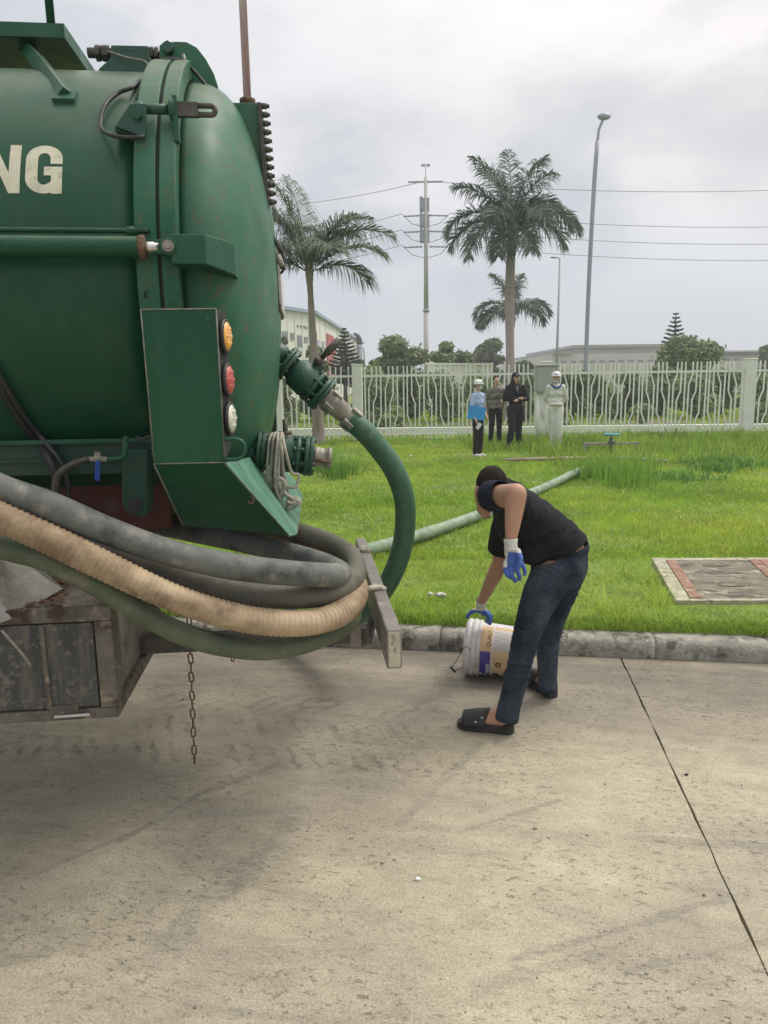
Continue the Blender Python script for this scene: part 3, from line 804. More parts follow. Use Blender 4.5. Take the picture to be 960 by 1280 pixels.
# tall stand in front of the fence at the right
n = 15000
y = rng.uniform(12.9, 18.8, n)
x = rng.uniform(1.9, 12, n)
dens = .5+.5*vnoise(x, y, .7, 3)+np.clip((y-14.2)*.30, 0, 1)
k = (rng.uniform(0, 1, n) < dens*.8) & ~((x < 3.0) & (y < 15.4))
x, y = x[k], y[k]
hh = rng.uniform(.14, .35, len(x))*(1+.6*vnoise(x, y, 1.2, 8))
GR.append(blades(x, y, hh, rng.uniform(.014, .024, len(x)), .45, rng.uniform(.6, 1.15, (len(x), 1))*np.array((.88, .90, 1.0))*(1+.45*vnoise(x, y, .8, 5))[:, None]*np.where(rng.uniform(0, 1, len(x)) < .12, 1.5, 1.0)[:, None]))
n = 2500
y = rng.uniform(15, 19, n); x = rng.uniform(-1.5, 2.2, n)
k = (vnoise(x, y, 1.0, 3) > .0) & (y > 17.5)
x, y = x[k], y[k]
GR.append(blades(x, y, rng.uniform(.1, .25, len(x)), .018*np.ones(len(x)), .6, np.ones((len(x), 3))*.85))
for px, py in ((765, 600), (780, 608), (735, 600), (800, 592), (755, 592)):
    clump(px, py, 130, .22, .48, .015, .6, (.72, .85, .9))
for px, py, s_ in ((885, 583, .3), (905, 582, .3), (925, 584, .25), (895, 590, .2), (850, 600, .25)):
    clump(px, py, 160, s_, .26, .026, 1.0, (.50, .68, 1.0))
for px, py in ((425, 600), (412, 596), (436, 594), (400, 590)):
    clump(px, py, 70, .12, .50, .012, .55, (.45, .62, .7))
co, idx, tt = merge(GR)
flat_mesh('tall_grass', co, 3, idx, tt, MT['grass'], label='tall uncut grass and weeds standing in the lawn near the white fence', cat='weeds', kind='stuff')

# ------------------------------------------------------------------ manhole cover slab
st = thing('drain_cover', sc1, 'mossy concrete drain cover with rust red steel strips set in the lawn', 'drain cover')
def SP(px, py, z=SZ): return G(px, py, z)
up = Vector((0, 0, .05))
def quad_up(pts, z0, z1, name, m, bevel=.004, **kw):
    q = MB(); q.prism([Vector((p.x, p.y, z0)) for p in pts], (0, 0, z1-z0))
    return q.build(name, m, st, world=True, bevel=bevel, **kw)
dn = (sc0-sc1).normalized()
W_ = (sc0-sc1).length
def SL(u, v): return sc1+sdir*u+dn*v
bw = .10
quad_up([SL(0, 0), SL(bw, 0), SL(bw, W_), SL(0, W_)], .02, SZ-.002, 'border', 'slab_edge')
quad_up([SL(bw, -.0), SL(SW, -.0), SL(SW, .05), SL(bw, .05)], .02, SZ-.004, 'border', 'slab_edge')
quad_up([SL(bw, W_-.08), SL(SW, W_-.08), SL(SW, W_), SL(bw, W_)], .02, SZ-.004, 'border', 'slab_edge')
u = bw+.004
for k in range(3):
    pw_ = .745
    quad_up([SL(u, .055), SL(u+.075, .055), SL(u+.075, W_-.085), SL(u, W_-.085)], .03, SZ+.002, 'steel_strip', 'strip', .002)
    quad_up([SL(u+.078, .055), SL(u+pw_-.078, .055), SL(u+pw_-.078, W_-.085), SL(u+.078, W_-.085)], .03, SZ-.004, 'cover_panel', 'slab', .003)
    for v in (.30, .78):
        c = SL(u+.37, v*W_)
        q = MB(); q.tube([Vector((0, 0, .163-c.z))+c+sdir*(.11*math.cos(t_))-dn*(.03*math.sin(t_)) for t_ in np.linspace(.1, 3.04, 12)], .0045, 6)
        q.build('lifting_ring', 'rust', st, world=True)
    quad_up([SL(u+pw_-.075, .055), SL(u+pw_, .055), SL(u+pw_, W_-.085), SL(u+pw_-.075, W_-.085)], .03, SZ+.002, 'steel_strip', 'strip', .002)
    u += pw_+.006

# ------------------------------------------------------------------ fence
FA = Vector((-.666, 19.44, .11)); FB = Vector((9.346, 18.96, .11))
fd = (FB-FA).normalized(); fnn = Vector((fd.y, -fd.x, 0))     # fnn points at the camera side
def FS(px, py=500):
    q = RP(px, py, FA, fnn)
    return (q-FA).dot(fd)
fence = thing('fence', FA, 'white steel fence of straight and kinked bars between concrete posts behind the lawn', 'fence')
fence.rotation_euler = (0, 0, math.atan2(fd.y, fd.x))
MW[fence.name] = Matrix.Translation(FA) @ Matrix.Rotation(math.atan2(fd.y, fd.x), 4, 'Z')
q = MB(); q.b2((-.13, -.11, -.15), (.13, .11, 1.93)); q.b2((-.145, -.125, 1.933), (.145, .125, 1.97))
posts = [FS(346), FS(447), FS(681), FS(935), FS(935)+5.05]
posts = [posts[0]-5.0]+posts
post0 = q.build('post', 'concrete_post', fence, bevel=.01)
post0.location = (posts[0], 0, 0)
for s_ in posts[1:]: copy_part(post0, fence, (s_, 0, 0))
def bar_mesh(kind, side):
    zt, zb = 1.91, -.05
    j = {'u': (1.60, 1.34), 'm': (1.18, .95), 'l': (.64, .42), 's': None}[kind]
    t_ = .043*side
    q = MB()
    w_, dp = .033, .022
    pts = [(0, zt), (0, zb)] if j is None else [(t_, zt), (t_, j[0]), (-t_, j[1]), (-t_, zb)]
    vs, fs = [], []
    for (x_, z_) in pts:
        vs += [(x_-w_/2, -dp/2, z_), (x_+w_/2, -dp/2, z_), (x_+w_/2, dp/2, z_), (x_-w_/2, dp/2, z_)]
    for i in range(len(pts)-1):
        for k in range(4): fs.append((i*4+k, i*4+(k+1) % 4, i*4+4+(k+1) % 4, i*4+4+k))
    fs += [(0, 1, 2, 3), tuple(range(len(vs)-4, len(vs)))[::-1]]
    q.add(vs, fs)
    me = q.mesh('bar'); me.materials.append(MT['fence'])
    return me
BM = {('s', 0): bar_mesh('s', 0)}
for k in 'uml':
    BM[(k, 1)] = bar_mesh(k, 1); BM[(k, -1)] = bar_mesh(k, -1)
def grp(c):
    return {'s': [('s', 0, 0.0, .14)], 'L': [('u', 1, 0, .115), ('m', 1, 0, .115), ('l', 1, 0, .205)], 'R': [('l', -1, 0, .115), ('m', -1, 0, .115), ('u', -1, 0, .205)]}[c]
for i in range(len(posts)-1):
    s0, s1 = posts[i]+.13, posts[i+1]-.13
    seqs = {0: 'sLLsRRRsLLLsRRs', 1: 'RsLLs', 2: 'sLLsRRRsLLLsRs', 3: 'sRRsLLLsRRsLLLs'[::1], 4: 'LLsRRsLLs'}
    seqn = 'sRRsLLLsRRLLsRRs' if i == 3 else seqs.get(i, 'sLLsRRRsLLLsRRs')
    if i == 4: seqn = 'LLsRRsLLLsRRRs'
    lst = [e for c in seqn for e in grp(c)]
    tot = sum(e[3] for e in lst)
    k = (s1-s0)/tot
    cur = s0+.05
    for e in lst:
        if cur < s1-.02:
            o = link('bar', BM[(e[0], e[1])], None, fence)
            o.location = (cur+.02, -.012 if (int(cur*50) % 2) else -.012, 0)
        cur += e[3]*k
    for z_, hgt in ((1.64, .055), (.14, .05)):
        q = MB(); q.b2((s0-.02, .0, z_), (s1+.02, .035, z_+hgt)); q.build('rail', 'fence', fence)
# plinth kerb beyond the fence
q = MB()
pA, pB = FA+fd*(-14)-fnn*1.6, FA+fd*24-fnn*1.6
q.prism([pA+Vector((0, 0, -.2)), pB+Vector((0, 0, -.2)), pB-fnn*.25+Vector((0, 0, -.2)), pA-fnn*.25+Vector((0, 0, -.2))], (0, 0, .42))
q.build('low_wall', 'concrete_post', label='low white concrete kerb wall just behind the white fence', cat='wall')
q = MB(); q.prism([pA-fnn*.5+Vector((-30, 0, -.2)), pB-fnn*.5+Vector((30, 0, -.2)), pB-fnn*6+Vector((30, 0, -.2)), pA-fnn*6+Vector((-30, 0, -.2))], (0, 0, .245))
q.build('path', 'path', kind='structure')

# cabinet on the fence
cb = P(682, 470, 18.75)
cab = thing('electrical_cabinet', (cb.x, 18.72, .12), 'grey green metal cabinet mounted on the fence beside the man in coveralls', 'cabinet', rz=math.atan2(fd.y, fd.x))
q = MB(); q.b2((-.27, -.14, 1.20), (.27, .14, 1.83)); q.build('cabinet_body', 'cabinet', cab, bevel=.01)
q = MB(); q.b2((-.30, -.17, 1.833), (.30, .17, 1.86)); q.build('roof', 'cabinet', cab)
q = MB(); q.b2((-.235, -.152, 1.24), (.235, -.142, 1.80)); q.build('door', 'cabinet', cab, bevel=.004)
q = MB(); q.b2((.17, -.165, 1.48), (.20, -.153, 1.58)); q.build('handle', 'black', cab)
for sx in (-.18, .06, .17): 
    q = MB(); q.cyl((sx, 0, -.1), (sx, 0, 1.2), .035, seg=10); q.build('conduit', 'fence', cab)
q = MB(); q.b2((-.25, .0, -.1), (-.02, .10, 1.2)); q.build('support', 'concrete_post', cab)

# ------------------------------------------------------------------ foliage builders
def leaf_cloud(clumps, n, size, up=.35, tint_amp=.35):
    """clumps: (center, radii, tone); leaves gathered near each clump's surface"""
    cs = np.array([tuple(c[0]) for c in clumps]); rs = np.array([c[1] for c in clumps]); tn = np.array([c[2] for c in clumps])
    vol = (rs[:, 0]*rs[:, 2])
    pick = rng.choice(len(clumps), n, p=vol/vol.sum())
    v = rng.normal(size=(n, 3)); v /= np.linalg.norm(v, axis=1)[:, None]
    rr = rng.uniform(.30, 1.0, n)**.6*np.where(rng.uniform(0, 1, n) < .12, rng.uniform(1.0, 1.4, n), 1.0)
    c = cs[pick]+v*rs[pick]*rr[:, None]
    nrm = v*.6+rng.normal(size=(n, 3))*.6+np.array([0, 0, up])
    nrm /= np.linalg.norm(nrm, axis=1)[:, None]
    a = np.cross(nrm, rng.normal(size=(n, 3))); a /= np.linalg.norm(a, axis=1)[:, None]
    b_ = np.cross(nrm, a)
    s_ = size*rng.uniform(.6, 1.4, n)[:, None]
    co = np.stack([c-a*s_, c+b_*s_*.45, c+a*s_, c-b_*s_*.45], 1).reshape(-1, 3)
    idx = np.arange(n*4)
    tone = (tn[pick]*(1+rng.uniform(-tint_amp, tint_amp, n)))[:, None]*np.array([1, 1, 1])
    tone[:, 0] *= rng.uniform(.85, 1.25, n)
    return co, idx, np.repeat(tone, 4, 0)
def tree(x, y, h, w, label, name='tree', cat='tree', group=None, n=5000, size=.10, base=.12, low=.25, tone=1.0, dp=None, m='leaf', nc=14):
    t = thing(name, (x, y, base), label, cat, group)
    dp = dp or w
    rt = random.Random(hash((round(x, 2), round(y, 2))) & 0xffff)
    cl = []
    for i in range(nc):
        u = rt.random()
        z = low*h+(h*(1-low))*(.12+.80*u)
        k = math.sqrt(max(0.08, 1-((z/h-(low+1)/2)/((1-low)/2*1.02))**2))
        an = rt.uniform(0, 6.28)
        rr = rt.uniform(.1, .78)*k
        r_ = rt.uniform(.16, .30)*w
        cl.append(((math.cos(an)*rr*w/2, math.sin(an)*rr*dp/2, z), (r_, r_, r_*rt.uniform(.55, .85)*min(1, h/w*1.2)), tone*rt.uniform(.7, 1.3)))
    co, idx, tt = leaf_cloud(cl, n, size)
    flat_mesh('crown', co, 4, idx, tt, MT[m], t)
    q = MB()
    q.tube(cr([(0, 0, -.2), (w*.02, 0, h*.25), (-.02*w, 0, h*.6)], h*.1), .035*h, 8)
    for c in cl[::2]:
        c0 = Vector(c[0])
        q.tube(cr([(0, 0, h*.22), c0*.5+Vector((0, 0, h*.12)), c0], h*.12), .012*h, 5)
    q.build('trunk', 'bark', t)
    return t
def conifer(px, ytop, Y, half_px, ybase, label):
    tp = P(px, ytop, Y); bz = .12
    h = tp.z-bz
    t = thing('norfolk_pine', (tp.x, Y, bz), label, 'conifer', rz=0)
    q = MB(); q.tube([(0, 0, -.2), (0, 0, h*.5), (0, 0, h)], [.03*h, .02*h, .004*h], 8); q.build('trunk', 'bark', t)
    W = half_px*Y/FPX
    lowz = P(px, ybase, Y).z-bz
    cs, idxs, tts, o = [], [], [], 0
    lev = 15
    for i in range(lev):
        f = (i+.3)/lev
        z = h-(h-lowz)*f
        rad = W*(.12+.95*f**.9)
        nb = 7+(i % 2)
        for k in range(nb):
            an = 6.283*k/nb+i*.7+rng.uniform(-.15, .15)
            L_ = rad*rng.uniform(.85, 1.1)
            m_ = int(16+30*f)
            s_ = np.linspace(.06, 1, m_)
            r_ = s_*L_
            zc = z+.25*L_*s_**1.6-.05*L_
            for sgn in (-1, 1):
                dx, dy = math.cos(an), math.sin(an)
                lw = L_*.30*(1-s_*.55)
                a = np.stack([r_*dx, r_*dy, zc], 1)
                tipd = a+np.stack([(-dy*sgn*.8+dx*.5)*lw, (dx*sgn*.8+dy*.5)*lw, lw*.75], 1)
                wv = np.stack([dx*np.ones(m_)*.035*L_, dy*np.ones(m_)*.035*L_, np.zeros(m_)-.05], 1)
                co_ = np.stack([a-wv, a+wv, tipd], 1).reshape(-1, 3)
                cs.append(co_); idxs.append(np.arange(m_*3)+o); o += m_*3
                tts.append(np.ones((m_*3, 3))*rng.uniform(.7, 1.2))
    flat_mesh('crown', np.concatenate(cs), 3, np.concatenate(idxs), np.concatenate(tts), MT['conifer'], t)
    return t
def frond(base, az, el, length, droop, leafl, nleaf, width, m, parent, vee=.5, tone=1.0, hang=.35, twist=0.0, rough_=.15, name='frond', vspread=1.0):
    """palm leaf: rachis arching from base, leaflets both sides"""
    pts = []
    p = Vector(base); e = el; n = 26
    for i in range(n+1):
        pts.append(p.copy())
        d = Vector((math.cos(az)*math.cos(e), math.sin(az)*math.cos(e), math.sin(e)))
        p = p+d*length/n
        e -= droop/n*(0.4+1.2*i/n)
        az += twist/n
    cs, idxs, tts = [], [], []
    o = 0
    for k in range(nleaf):
        f = .14+.86*k/(nleaf-1)
        j = min(int(f*n), n-1); fr = f*n-j
        c = pts[j].lerp(pts[j+1], fr)
        t = (pts[j+1]-pts[j]).normalized()
        side = t.cross(Vector((0, 0, 1)))
        side = side.normalized() if side.length > .05 else Vector((1, 0, 0))
        upv = side.cross(t).normalized()
        ll = leafl*(math.sin(math.pi*min(1, (f-.08)*.98)**.75)*.8+.25)*(1 if f < .93 else .7)
        for sg in (-1, 1):
            l_ = ll*rng.uniform(1-rough_, 1+rough_)
            dv = (t*(.45+.5*f)+side*sg*(1.0+rng.uniform(-.15, .15))+upv*(vee+rng.uniform(-.35, .35)*vspread)).normalized()
            mid = c+dv*l_*.55+Vector((0, 0, -hang*l_*.18))
            tip = c+dv*l_*.92+Vector((0, 0, -hang*l_*.75*rng.uniform(.6, 1.4)))
            wv = dv.cross(upv*.6+t*.6+Vector(rng.normal(size=3)*.3)).normalized()*width/2
            cs += [tuple(c-wv*.5), tuple(c+wv*.5), tuple(mid+wv), tuple(mid-wv), tuple(tip), tuple(tip)]
            idxs += [o, o+1, o+2, o+3, o+3, o+2, o+4, o+5]
            tv = tone*rng.uniform(.75, 1.25)
            tts += [(tv, tv, tv)]*6
            o += 6
    q = MB(); q.tube(pts, [width*.55*(1-.8*i/n)+.003 for i in range(n+1)], 5)
    base_n = o
    for v in q.v: cs.append(tuple(v)); tts.append((tone*1.1, tone*1.1, tone))
    # triangles/quads: keep quads only
    for f in q.f:
        if len(f) == 4: idxs += [i+base_n for i in f]
    co = np.array(cs)
    if parent is not None:
        pass
    return flat_mesh(name, co, 4, np.array(idxs), np.array(tts), MT[m], parent)
# ================================================================== BACKGROUND PLANTS
# queen palm standing on the lawn behind the valve
bp = G(399, 556, .12)
pt = P(387, 350, bp.y)
pal = thing('palm_tree', (bp.x, bp.y, .10), 'slender feathery palm with one dry brown frond, on the lawn behind the truck valve', 'palm tree')
H = pt.z-.10
dx = pt.x-bp.x
q = MB()
tp_ = cr([(0, 0, -.1), (dx*.25, 0, H*.3), (dx*.6, 0, H*.62), (dx, 0, H)], .12)
nT = len(tp_)
q.tube(tp_, [(.165-.095*min(1, i/nT*1.15)+(.03 if i < 3 else 0))*(1+.05*math.sin(i*2.1)+.03*random.uniform(-1, 1)) for i in range(nT)], 14)
q.build('trunk', 'trunk', pal)
q = MB(); q.tube([(dx, 0, H-.1), (dx, 0, H+.15), (dx-.01, 0, H+.45)], [.075, .10, .05], 10); q.build('crownshaft', 'trunk', pal)
top = (dx, 0, H+.15)
for az, el, ln, dr, vee, tn in ((.15, 1.02, 2.35, 1.75, .35, 1.0), (-.25, .72, 1.9, 1.5, .4, .95), (.9, 1.1, 2.0, 1.4, .3, .8), (1.8, 1.2, 1.9, 1.2, .3, .8), (2.6, 1.25, 2.1, .9, .3, .95), (3.0, 1.38, 2.5, .65, .3, 1.0), (3.3, 1.15, 2.5, .8, .3, .9), (2.4, 1.45, 2.3, .5, .3, 1.0), (3.6, .8, 2.1, 1.3, .3, .8),
                                (2.9, .55, 1.9, 1.3, .3, .8), (4.2, .8, 1.6, 1.5, .3, .9), (5.2, .9, 1.5, 1.7, .3, .9), (.5, .5, 1.6, 1.6, .3, .8), (.1, 1.25, 2.0, 1.5, .3, .9), (2.7, 1.2, 2.4, 1.1, .3, .9), (3.3, .6, 2.0, 1.5, .3, .85), (5.8, 1.2, 1.8, 1.3, .3, .9)):
    frond(top, az, el, ln*1.05, dr, .80, 90, .024, 'frond', pal, vee=vee, tone=tn, hang=.75)
for az, el in ((1.2, 1.50), (.3, 1.42)):
    frond(top, az, el, 1.45, 1.5, .36, 46, .016, 'frond_dead', pal, vee=.2, hang=1.1, rough_=.4, name='dry_frond')
# spear leaves
for k in range(5):
    q = MB(); an = k*1.3; q.tube([top, (dx+.08*math.cos(an), .08*math.sin(an), H+.7), (dx+.2*math.cos(an), .2*math.sin(an), H+1.3)], [.02, .012, .003], 5); q.build('spear', 'frond', pal)

def royal(px, ycrown, Y, scale, label, seed, ntop):
    c = P(px, ycrown, Y)
    t = thing('palm_tree', (c.x, Y, .1), label, 'palm tree')
    H = c.z-.1
    q = MB()
    n = 30
    q.tube([(0.03*math.sin(i*.2), 0, -.1+(H+.1)*i/n) for i in range(n+1)], [scale*(.17-.02*i/n+(.03*math.exp(-i))+.012*math.sin(i*.33)) for i in range(n+1)], 16)
    q.build('trunk', 'trunk_pale', t)
    q = MB(); q.tube([(0, 0, H-.05), (0, 0, H+.3*scale), (0, 0, H+.9*scale), (0, 0, H+1.3*scale)], [.15*scale, .17*scale, .11*scale, .05*scale], 14)
    q.build('crownshaft', 'frond_far', t)
    top = Vector((0, 0, H+1.0*scale))
    return t, top
t1, top1 = royal(639, 318, 26, 1.0, 'tall royal palm with a full crown and pale trunk behind the white fence', 1, 14)
spec = [(-.25, .50, 2.5, 1.75), (.25, .62, 2.5, 1.7), (3.2, .52, 2.5, 1.7), (2.85, .30, 2.4, 1.6), (-.6, .1, 2.2, 1.4), (3.6, .0, 2.2, 1.5), (.7, 1.28, 2.95, .85), (2.4, 1.30, 2.95, .85), (1.6, 1.45, 2.7, .6), (1.5, .8, 2.3, 1.4), (4.2, .6, 2.0, 1.8),
        (5.2, .55, 2.0, 1.8), (2.75, .95, 2.5, .9), (4.9, -.2, 2.1, 1.0), (4.3, -.3, 2.1, .9), (.5, .95, 2.3, 1.6), (5.6, 1.15, 2.1, 1.1), (3.9, 1.15, 2.2, 1.1)]
for az, el, ln, dr in spec:
    frond(top1, az, el, ln*1.03, dr*1.12, .72, 110, .042, 'frond_far', t1, vee=.15, hang=.6, tone=rng.uniform(.85, 1.15), vspread=2.6)
t2, top2 = royal(640, 408, 38, .9, 'smaller royal palm half hidden behind the taller palm trunk', 2, 9)
for az, el, ln, dr in [(0, .5, 2.1, 1.9), (3.14, .45, 2.1, 1.9), (2.8, .1, 2.0, 1.6), (.3, .2, 2.0, 1.7), (1.5, 1.1, 1.9, .9), (2.3, 1.2, 2.2, .8), (1.0, 1.25, 2.0, .7), (4.4, .3, 1.8, 1.6), (5.3, .4, 1.8, 1.6), (3.6, -.1, 1.9, 1.1)]:
    frond(top2, az, el, ln*1.05, dr, .75, 90, .055, 'frond_far', t2, vee=.15, hang=.6, tone=rng.uniform(.8, 1.1), vspread=2.4)

conifer(430, 410, 40, 24, 482, 'dark norfolk pine beside the cream factory wall')
conifer(845, 391, 46, 22, 470, 'norfolk pine rising above the round green tree on the right')

def ptree(px, ytop, wpx, Y, label, n=5000, size=.10, tone=1.0, low=.2, **kw):
    c = P(px, ytop, Y)
    k = Y/FPX
    return tree(c.x, Y, c.z-.1, wpx*k, label, n=n, size=size, tone=tone, low=low, **kw)
ptree(500, 426, 66, 40, 'bushy green tree left of the concrete utility pole', 9000, .13, .95)
ptree(470, 436, 40, 44, 'dark scrubby tree beside the factory end', 4000, .14, .8)
ptree(560, 424, 52, 42, 'spreading light green tree right of the concrete utility pole', 7000, .13, 1.05)
ptree(609, 424, 46, 62, 'dark dense tree left of the palm trunk', 5000, .2, .62)
ptree(655, 446, 34, 44, 'low round tree between palm trunk and cabinet', 3500, .14, .9)
ptree(857, 424, 84, 38, 'round green tree in front of the grey warehouse', 11000, .13, .95, low=.1)
ptree(962, 428, 26, 60, 'dark tree at the right edge of the view', 2500, .18, .6)
ptree(392, 432, 36, 28, 'brownish green shrub in front of the factory wall', 4000, .09, .75)
ptree(350, 420, 26, 30, 'shrub beside the truck tank and factory', 2500, .09, .8)
ptree(448, 450, 26, 46, 'small green tree under the dark smokestack', 2500, .13, 1.0)
# shrubs and hedge row seen through the fence
i = 0
kinds = ['dense dark green shrub behind the white fence', 'broad olive shrub behind the white fence', 'light green bush behind the white fence']
hx = [(352, 470, 60, 27), (398, 474, 60, 29), (470, 462, 60, 27), (512, 466, 56, 29), (556, 470, 60, 27), (600, 466, 60, 30), (652, 468, 56, 27), (716, 466, 60, 28), (752, 470, 50, 30), (790, 466, 60, 27), (828, 462, 60, 29),
      (872, 464, 60, 27), (905, 460, 56, 30), (950, 466, 50, 27), (990, 462, 60, 29), (1030, 466, 60, 27), (310, 470, 60, 28)]
where = ['behind the fence bars nearest the truck tank', 'behind the upper valve and palm trunk', 'behind the first full fence panel, right of its left post', 'below the concrete utility pole', 'left of the group of people', 'directly behind the two people at left of the group',
         'between the dark jacketed person and the cabinet', 'just right of the person in coveralls', 'at the foot of the tall street lamp', 'behind the blue green handwheel', 'left of the round green tree', 'at the foot of the round green tree', 'just left of the right hand fence post', 'just right of the right hand fence post', 'beyond the right edge of the fence view', 'farthest right of the row', 'hidden mostly by the truck tank']
for px, yt, w_, Y in hx:
    kinds = [('dark', 'olive', 'light green')[k]+' shrub '+where[i] for k in range(3)]
    ptree(px, yt, w_, Y, kinds[i % 3], n=4200, size=.075, tone=(.78, .95, 1.12)[i % 3], low=.02, name='shrub', cat='shrub', group='shrubs behind the fence', nc=16)
    i += 1
for px, yt, w_, Y, lb in ((476, 520, 40, 22.5, 'low bright green bush behind the fence beside the green hose loop'), (495, 512, 34, 23, 'low bright green bush second from the left fence post'), (700, 512, 34, 22.6, 'low bright green bush beside the legs of the person in coveralls'), (805, 502, 34, 23.5, 'low bright green bush right of the handwheel stand'), (950, 506, 30, 23, 'low bright green bush right of the last fence post')):
    ptree(px, yt, w_, Y, lb, n=2400, size=.05, tone=1.25, low=.02, name='bush', cat='bush', group='low bushes behind the fence', nc=9)

# ================================================================== BUILDINGS
def facade(name_label, A, B, z0, z1, depth, wall_m, wins, parent, roof_m):
    """wall from A to B (plan), windows list of (u0,u1,v0,v1) as metres along / height"""
    d = (B-A); d.z = 0
    ln = d.length; d.normalize()
    nrm = Vector((d.y, -d.x, 0))
    return d, nrm, ln
# factory on the left: two faces
fa = P(392, 392, 60); fa.z = 0
zr = P(392, 392, 60).z
fl = P(322, 378, 53); fl.z = 0
fr = P(453, 429, 108); fr.z = 0
fac = thing('factory_building', (fa.x, 60, -.25), 'large cream factory with blue roof edge and red stripe far behind the fence at left', 'factory')
def wall(a, e, z0, z1, th, m, nm, parent, inward):
    q = MB(); q.prism([Vector((a.x, a.y, z0)), Vector((e.x, e.y, z0)), Vector((e.x, e.y, z0))+inward*th, Vector((a.x, a.y, z0))+inward*th], (0, 0, z1-z0))
    return q.build(nm, m, parent, world=True)
fl2 = fa+(fl-fa)*1.6
back = Vector((-.55, .83, 0))
q = MB(); q.prism([Vector((p.x, p.y, -.25)) for p in (fa, fr, fr+back*60, fl2+back*60, fl2)], (0, 0, zr+.25))
fbody = q.build('wall', 'factory', fac, world=True)
def strip_on(a, e, u0, u1, z0, z1, m, nm, th=.12, parent=None):
    d = (e-a).normalized(); n_ = Vector((d.y, -d.x, 0))
    if n_.y > 0: n_ = -n_
    q = MB(); p0, p1 = a+d*u0, a+d*u1
    q.prism([Vector((p0.x, p0.y, z0))+n_*th, Vector((p1.x, p1.y, z0))+n_*th, Vector((p1.x, p1.y, z0))-n_*.05, Vector((p0.x, p0.y, z0))-n_*.05], (0, 0, z1-z0))
    return q.build(nm, m, parent or fac, world=True)
def on_face(a, e, px, py):
    d = (e-a).normalized(); n_ = Vector((d.y, -d.x, 0))
    h = RP(px, py, a, n_)
    return (h-a).dot(d), h.z
strip_on(fa, fr, -.3, (fr-fa).length, zr-.05, zr+.20, 'factory_roof', 'roof_edge', .3)
strip_on(fa, fl2, -.1, (fl2-fa).length, zr-.05, zr+.20, 'factory_roof', 'roof_edge', .3)
def win(a, e, x0, x1, y0, y1, fr_=True):
    u0, zt = on_face(a, e, x0, y0); u1, _ = on_face(a, e, x1, y0); _, zb = on_face(a, e, x0, y1)
    w1 = strip_on(a, e, min(u0, u1), max(u0, u1), zb, zt, 'window', 'window', .06)
    return w1
for x0, x1, y0, y1 in ((341, 343.4, 412, 420), (346, 350, 412.5, 421), (352.5, 359, 414, 423), (363, 367, 416, 425), (371.5, 377, 419, 433), (380, 384, 421, 428), (371, 373, 406, 408.5), (375, 377, 406.5, 409), (379, 381, 407, 410), (382, 384, 408, 411)):
    win(fa, fl2, x0, x1, y0, y1)
for x0, x1, y0, y1 in ((395.5, 399.5, 424.5, 433), (402, 406, 426, 434), (404, 407, 445, 453), (417.5, 420, 430, 437), (423, 425.5, 432, 439), (437, 439, 437, 441.5), (443, 444.5, 439, 443)):
    win(fa, fr, x0, x1, y0, y1)
for x0, x1 in ((408.3, 416.5), (414, 419)):
    u0, _ = on_face(fa, fr, x0, 440); u1, _ = on_face(fa, fr, x1, 440)
    zt = on_face(fa, fr, x0, 417)[1] if x0 < 410 else on_face(fa, fr, x0, 433)[1]
    zb = -.2 if x0 < 410 else on_face(fa, fr, x0, 441)[1]
    strip_on(fa, fr, u0, u1, zb, zt, 'factory_red', 'red_panel', .1 if x0 < 410 else .14)
# vertical cladding seams
for a_, e_, xs in ((fa, fl2, (345, 352, 360, 369, 378, 386)), (fa, fr, (400, 407, 421, 428, 434, 440, 446))):
    for x_ in xs:
        u0, _ = on_face(a_, e_, x_, 430)
        strip_on(a_, e_, u0-.04, u0+.04, -.2, zr-.06, 'factory', 'seam', .04)

# long warehouse at the right
Y = 92
wa, wb = P(700, 437, Y), P(1010, 430, Y)
zt1 = P(830, 441, Y).z
wh = thing('warehouse', (P(850, 440, Y).x, Y, -.25), 'long low grey warehouse far behind the fence at right', 'warehouse')
q = MB(); q.b2((P(690, 440, Y).x, Y, -.25), (P(955, 440, Y).x, Y+40, zt1)); q.build('wall', 'warehouse', wh, world=True)
x0, x1, x2, x3 = P(722, 440, Y).x, P(828, 440, Y).x, P(862, 440, Y).x, P(957, 440, Y).x
z2 = P(780, 434, Y).z
q = MB(); q.b2((x0, Y+1, zt1+.01), (x1, Y+30, z2)); q.build('upper_storey', 'warehouse', wh, world=True)
q = MB(); q.b2((x0-.5, Y+.3, z2+.01), (x1+.5, Y+30.5, z2+.35)); q.build('roof', 'warehouse_roof', wh, world=True)
q = MB(); q.b2((P(690, 440, Y).x, Y-.5, zt1+.01), (x0-.6, Y+30, zt1+.3)); q.build('roof', 'warehouse_roof', wh, world=True)
zq = P(900, 431.5, Y).z
q = MB(); q.prism([Vector((x1+.6, Y-.6, zt1+.01)), Vector((x3, Y-.6, zt1+.01)), Vector((x3-3.5, Y+12, zq)), Vector((x1+.6, Y+12, zq))], (0, 0, .12)); q.build('roof', 'warehouse_roof', wh, world=True)
q = MB(); q.prism([Vector((x1+.6, Y+.0, zt1-.3)), Vector((x3, Y+.0, zt1-.3)), Vector((x3, Y+.4, zt1-.3)), Vector((x1+.6, Y+.4, zt1-.3))], (0, -.5, 0)); q.build('gutter', 'warehouse', wh, world=True)
for px in range(705, 955, 12):
    w_ = P(px, 446, Y)
    q = MB(); q.b2((w_.x-.35, Y-.04, zt1-1.6), (w_.x+.35, Y+.1, zt1-.8)); q.build('window', 'window', wh, world=True)
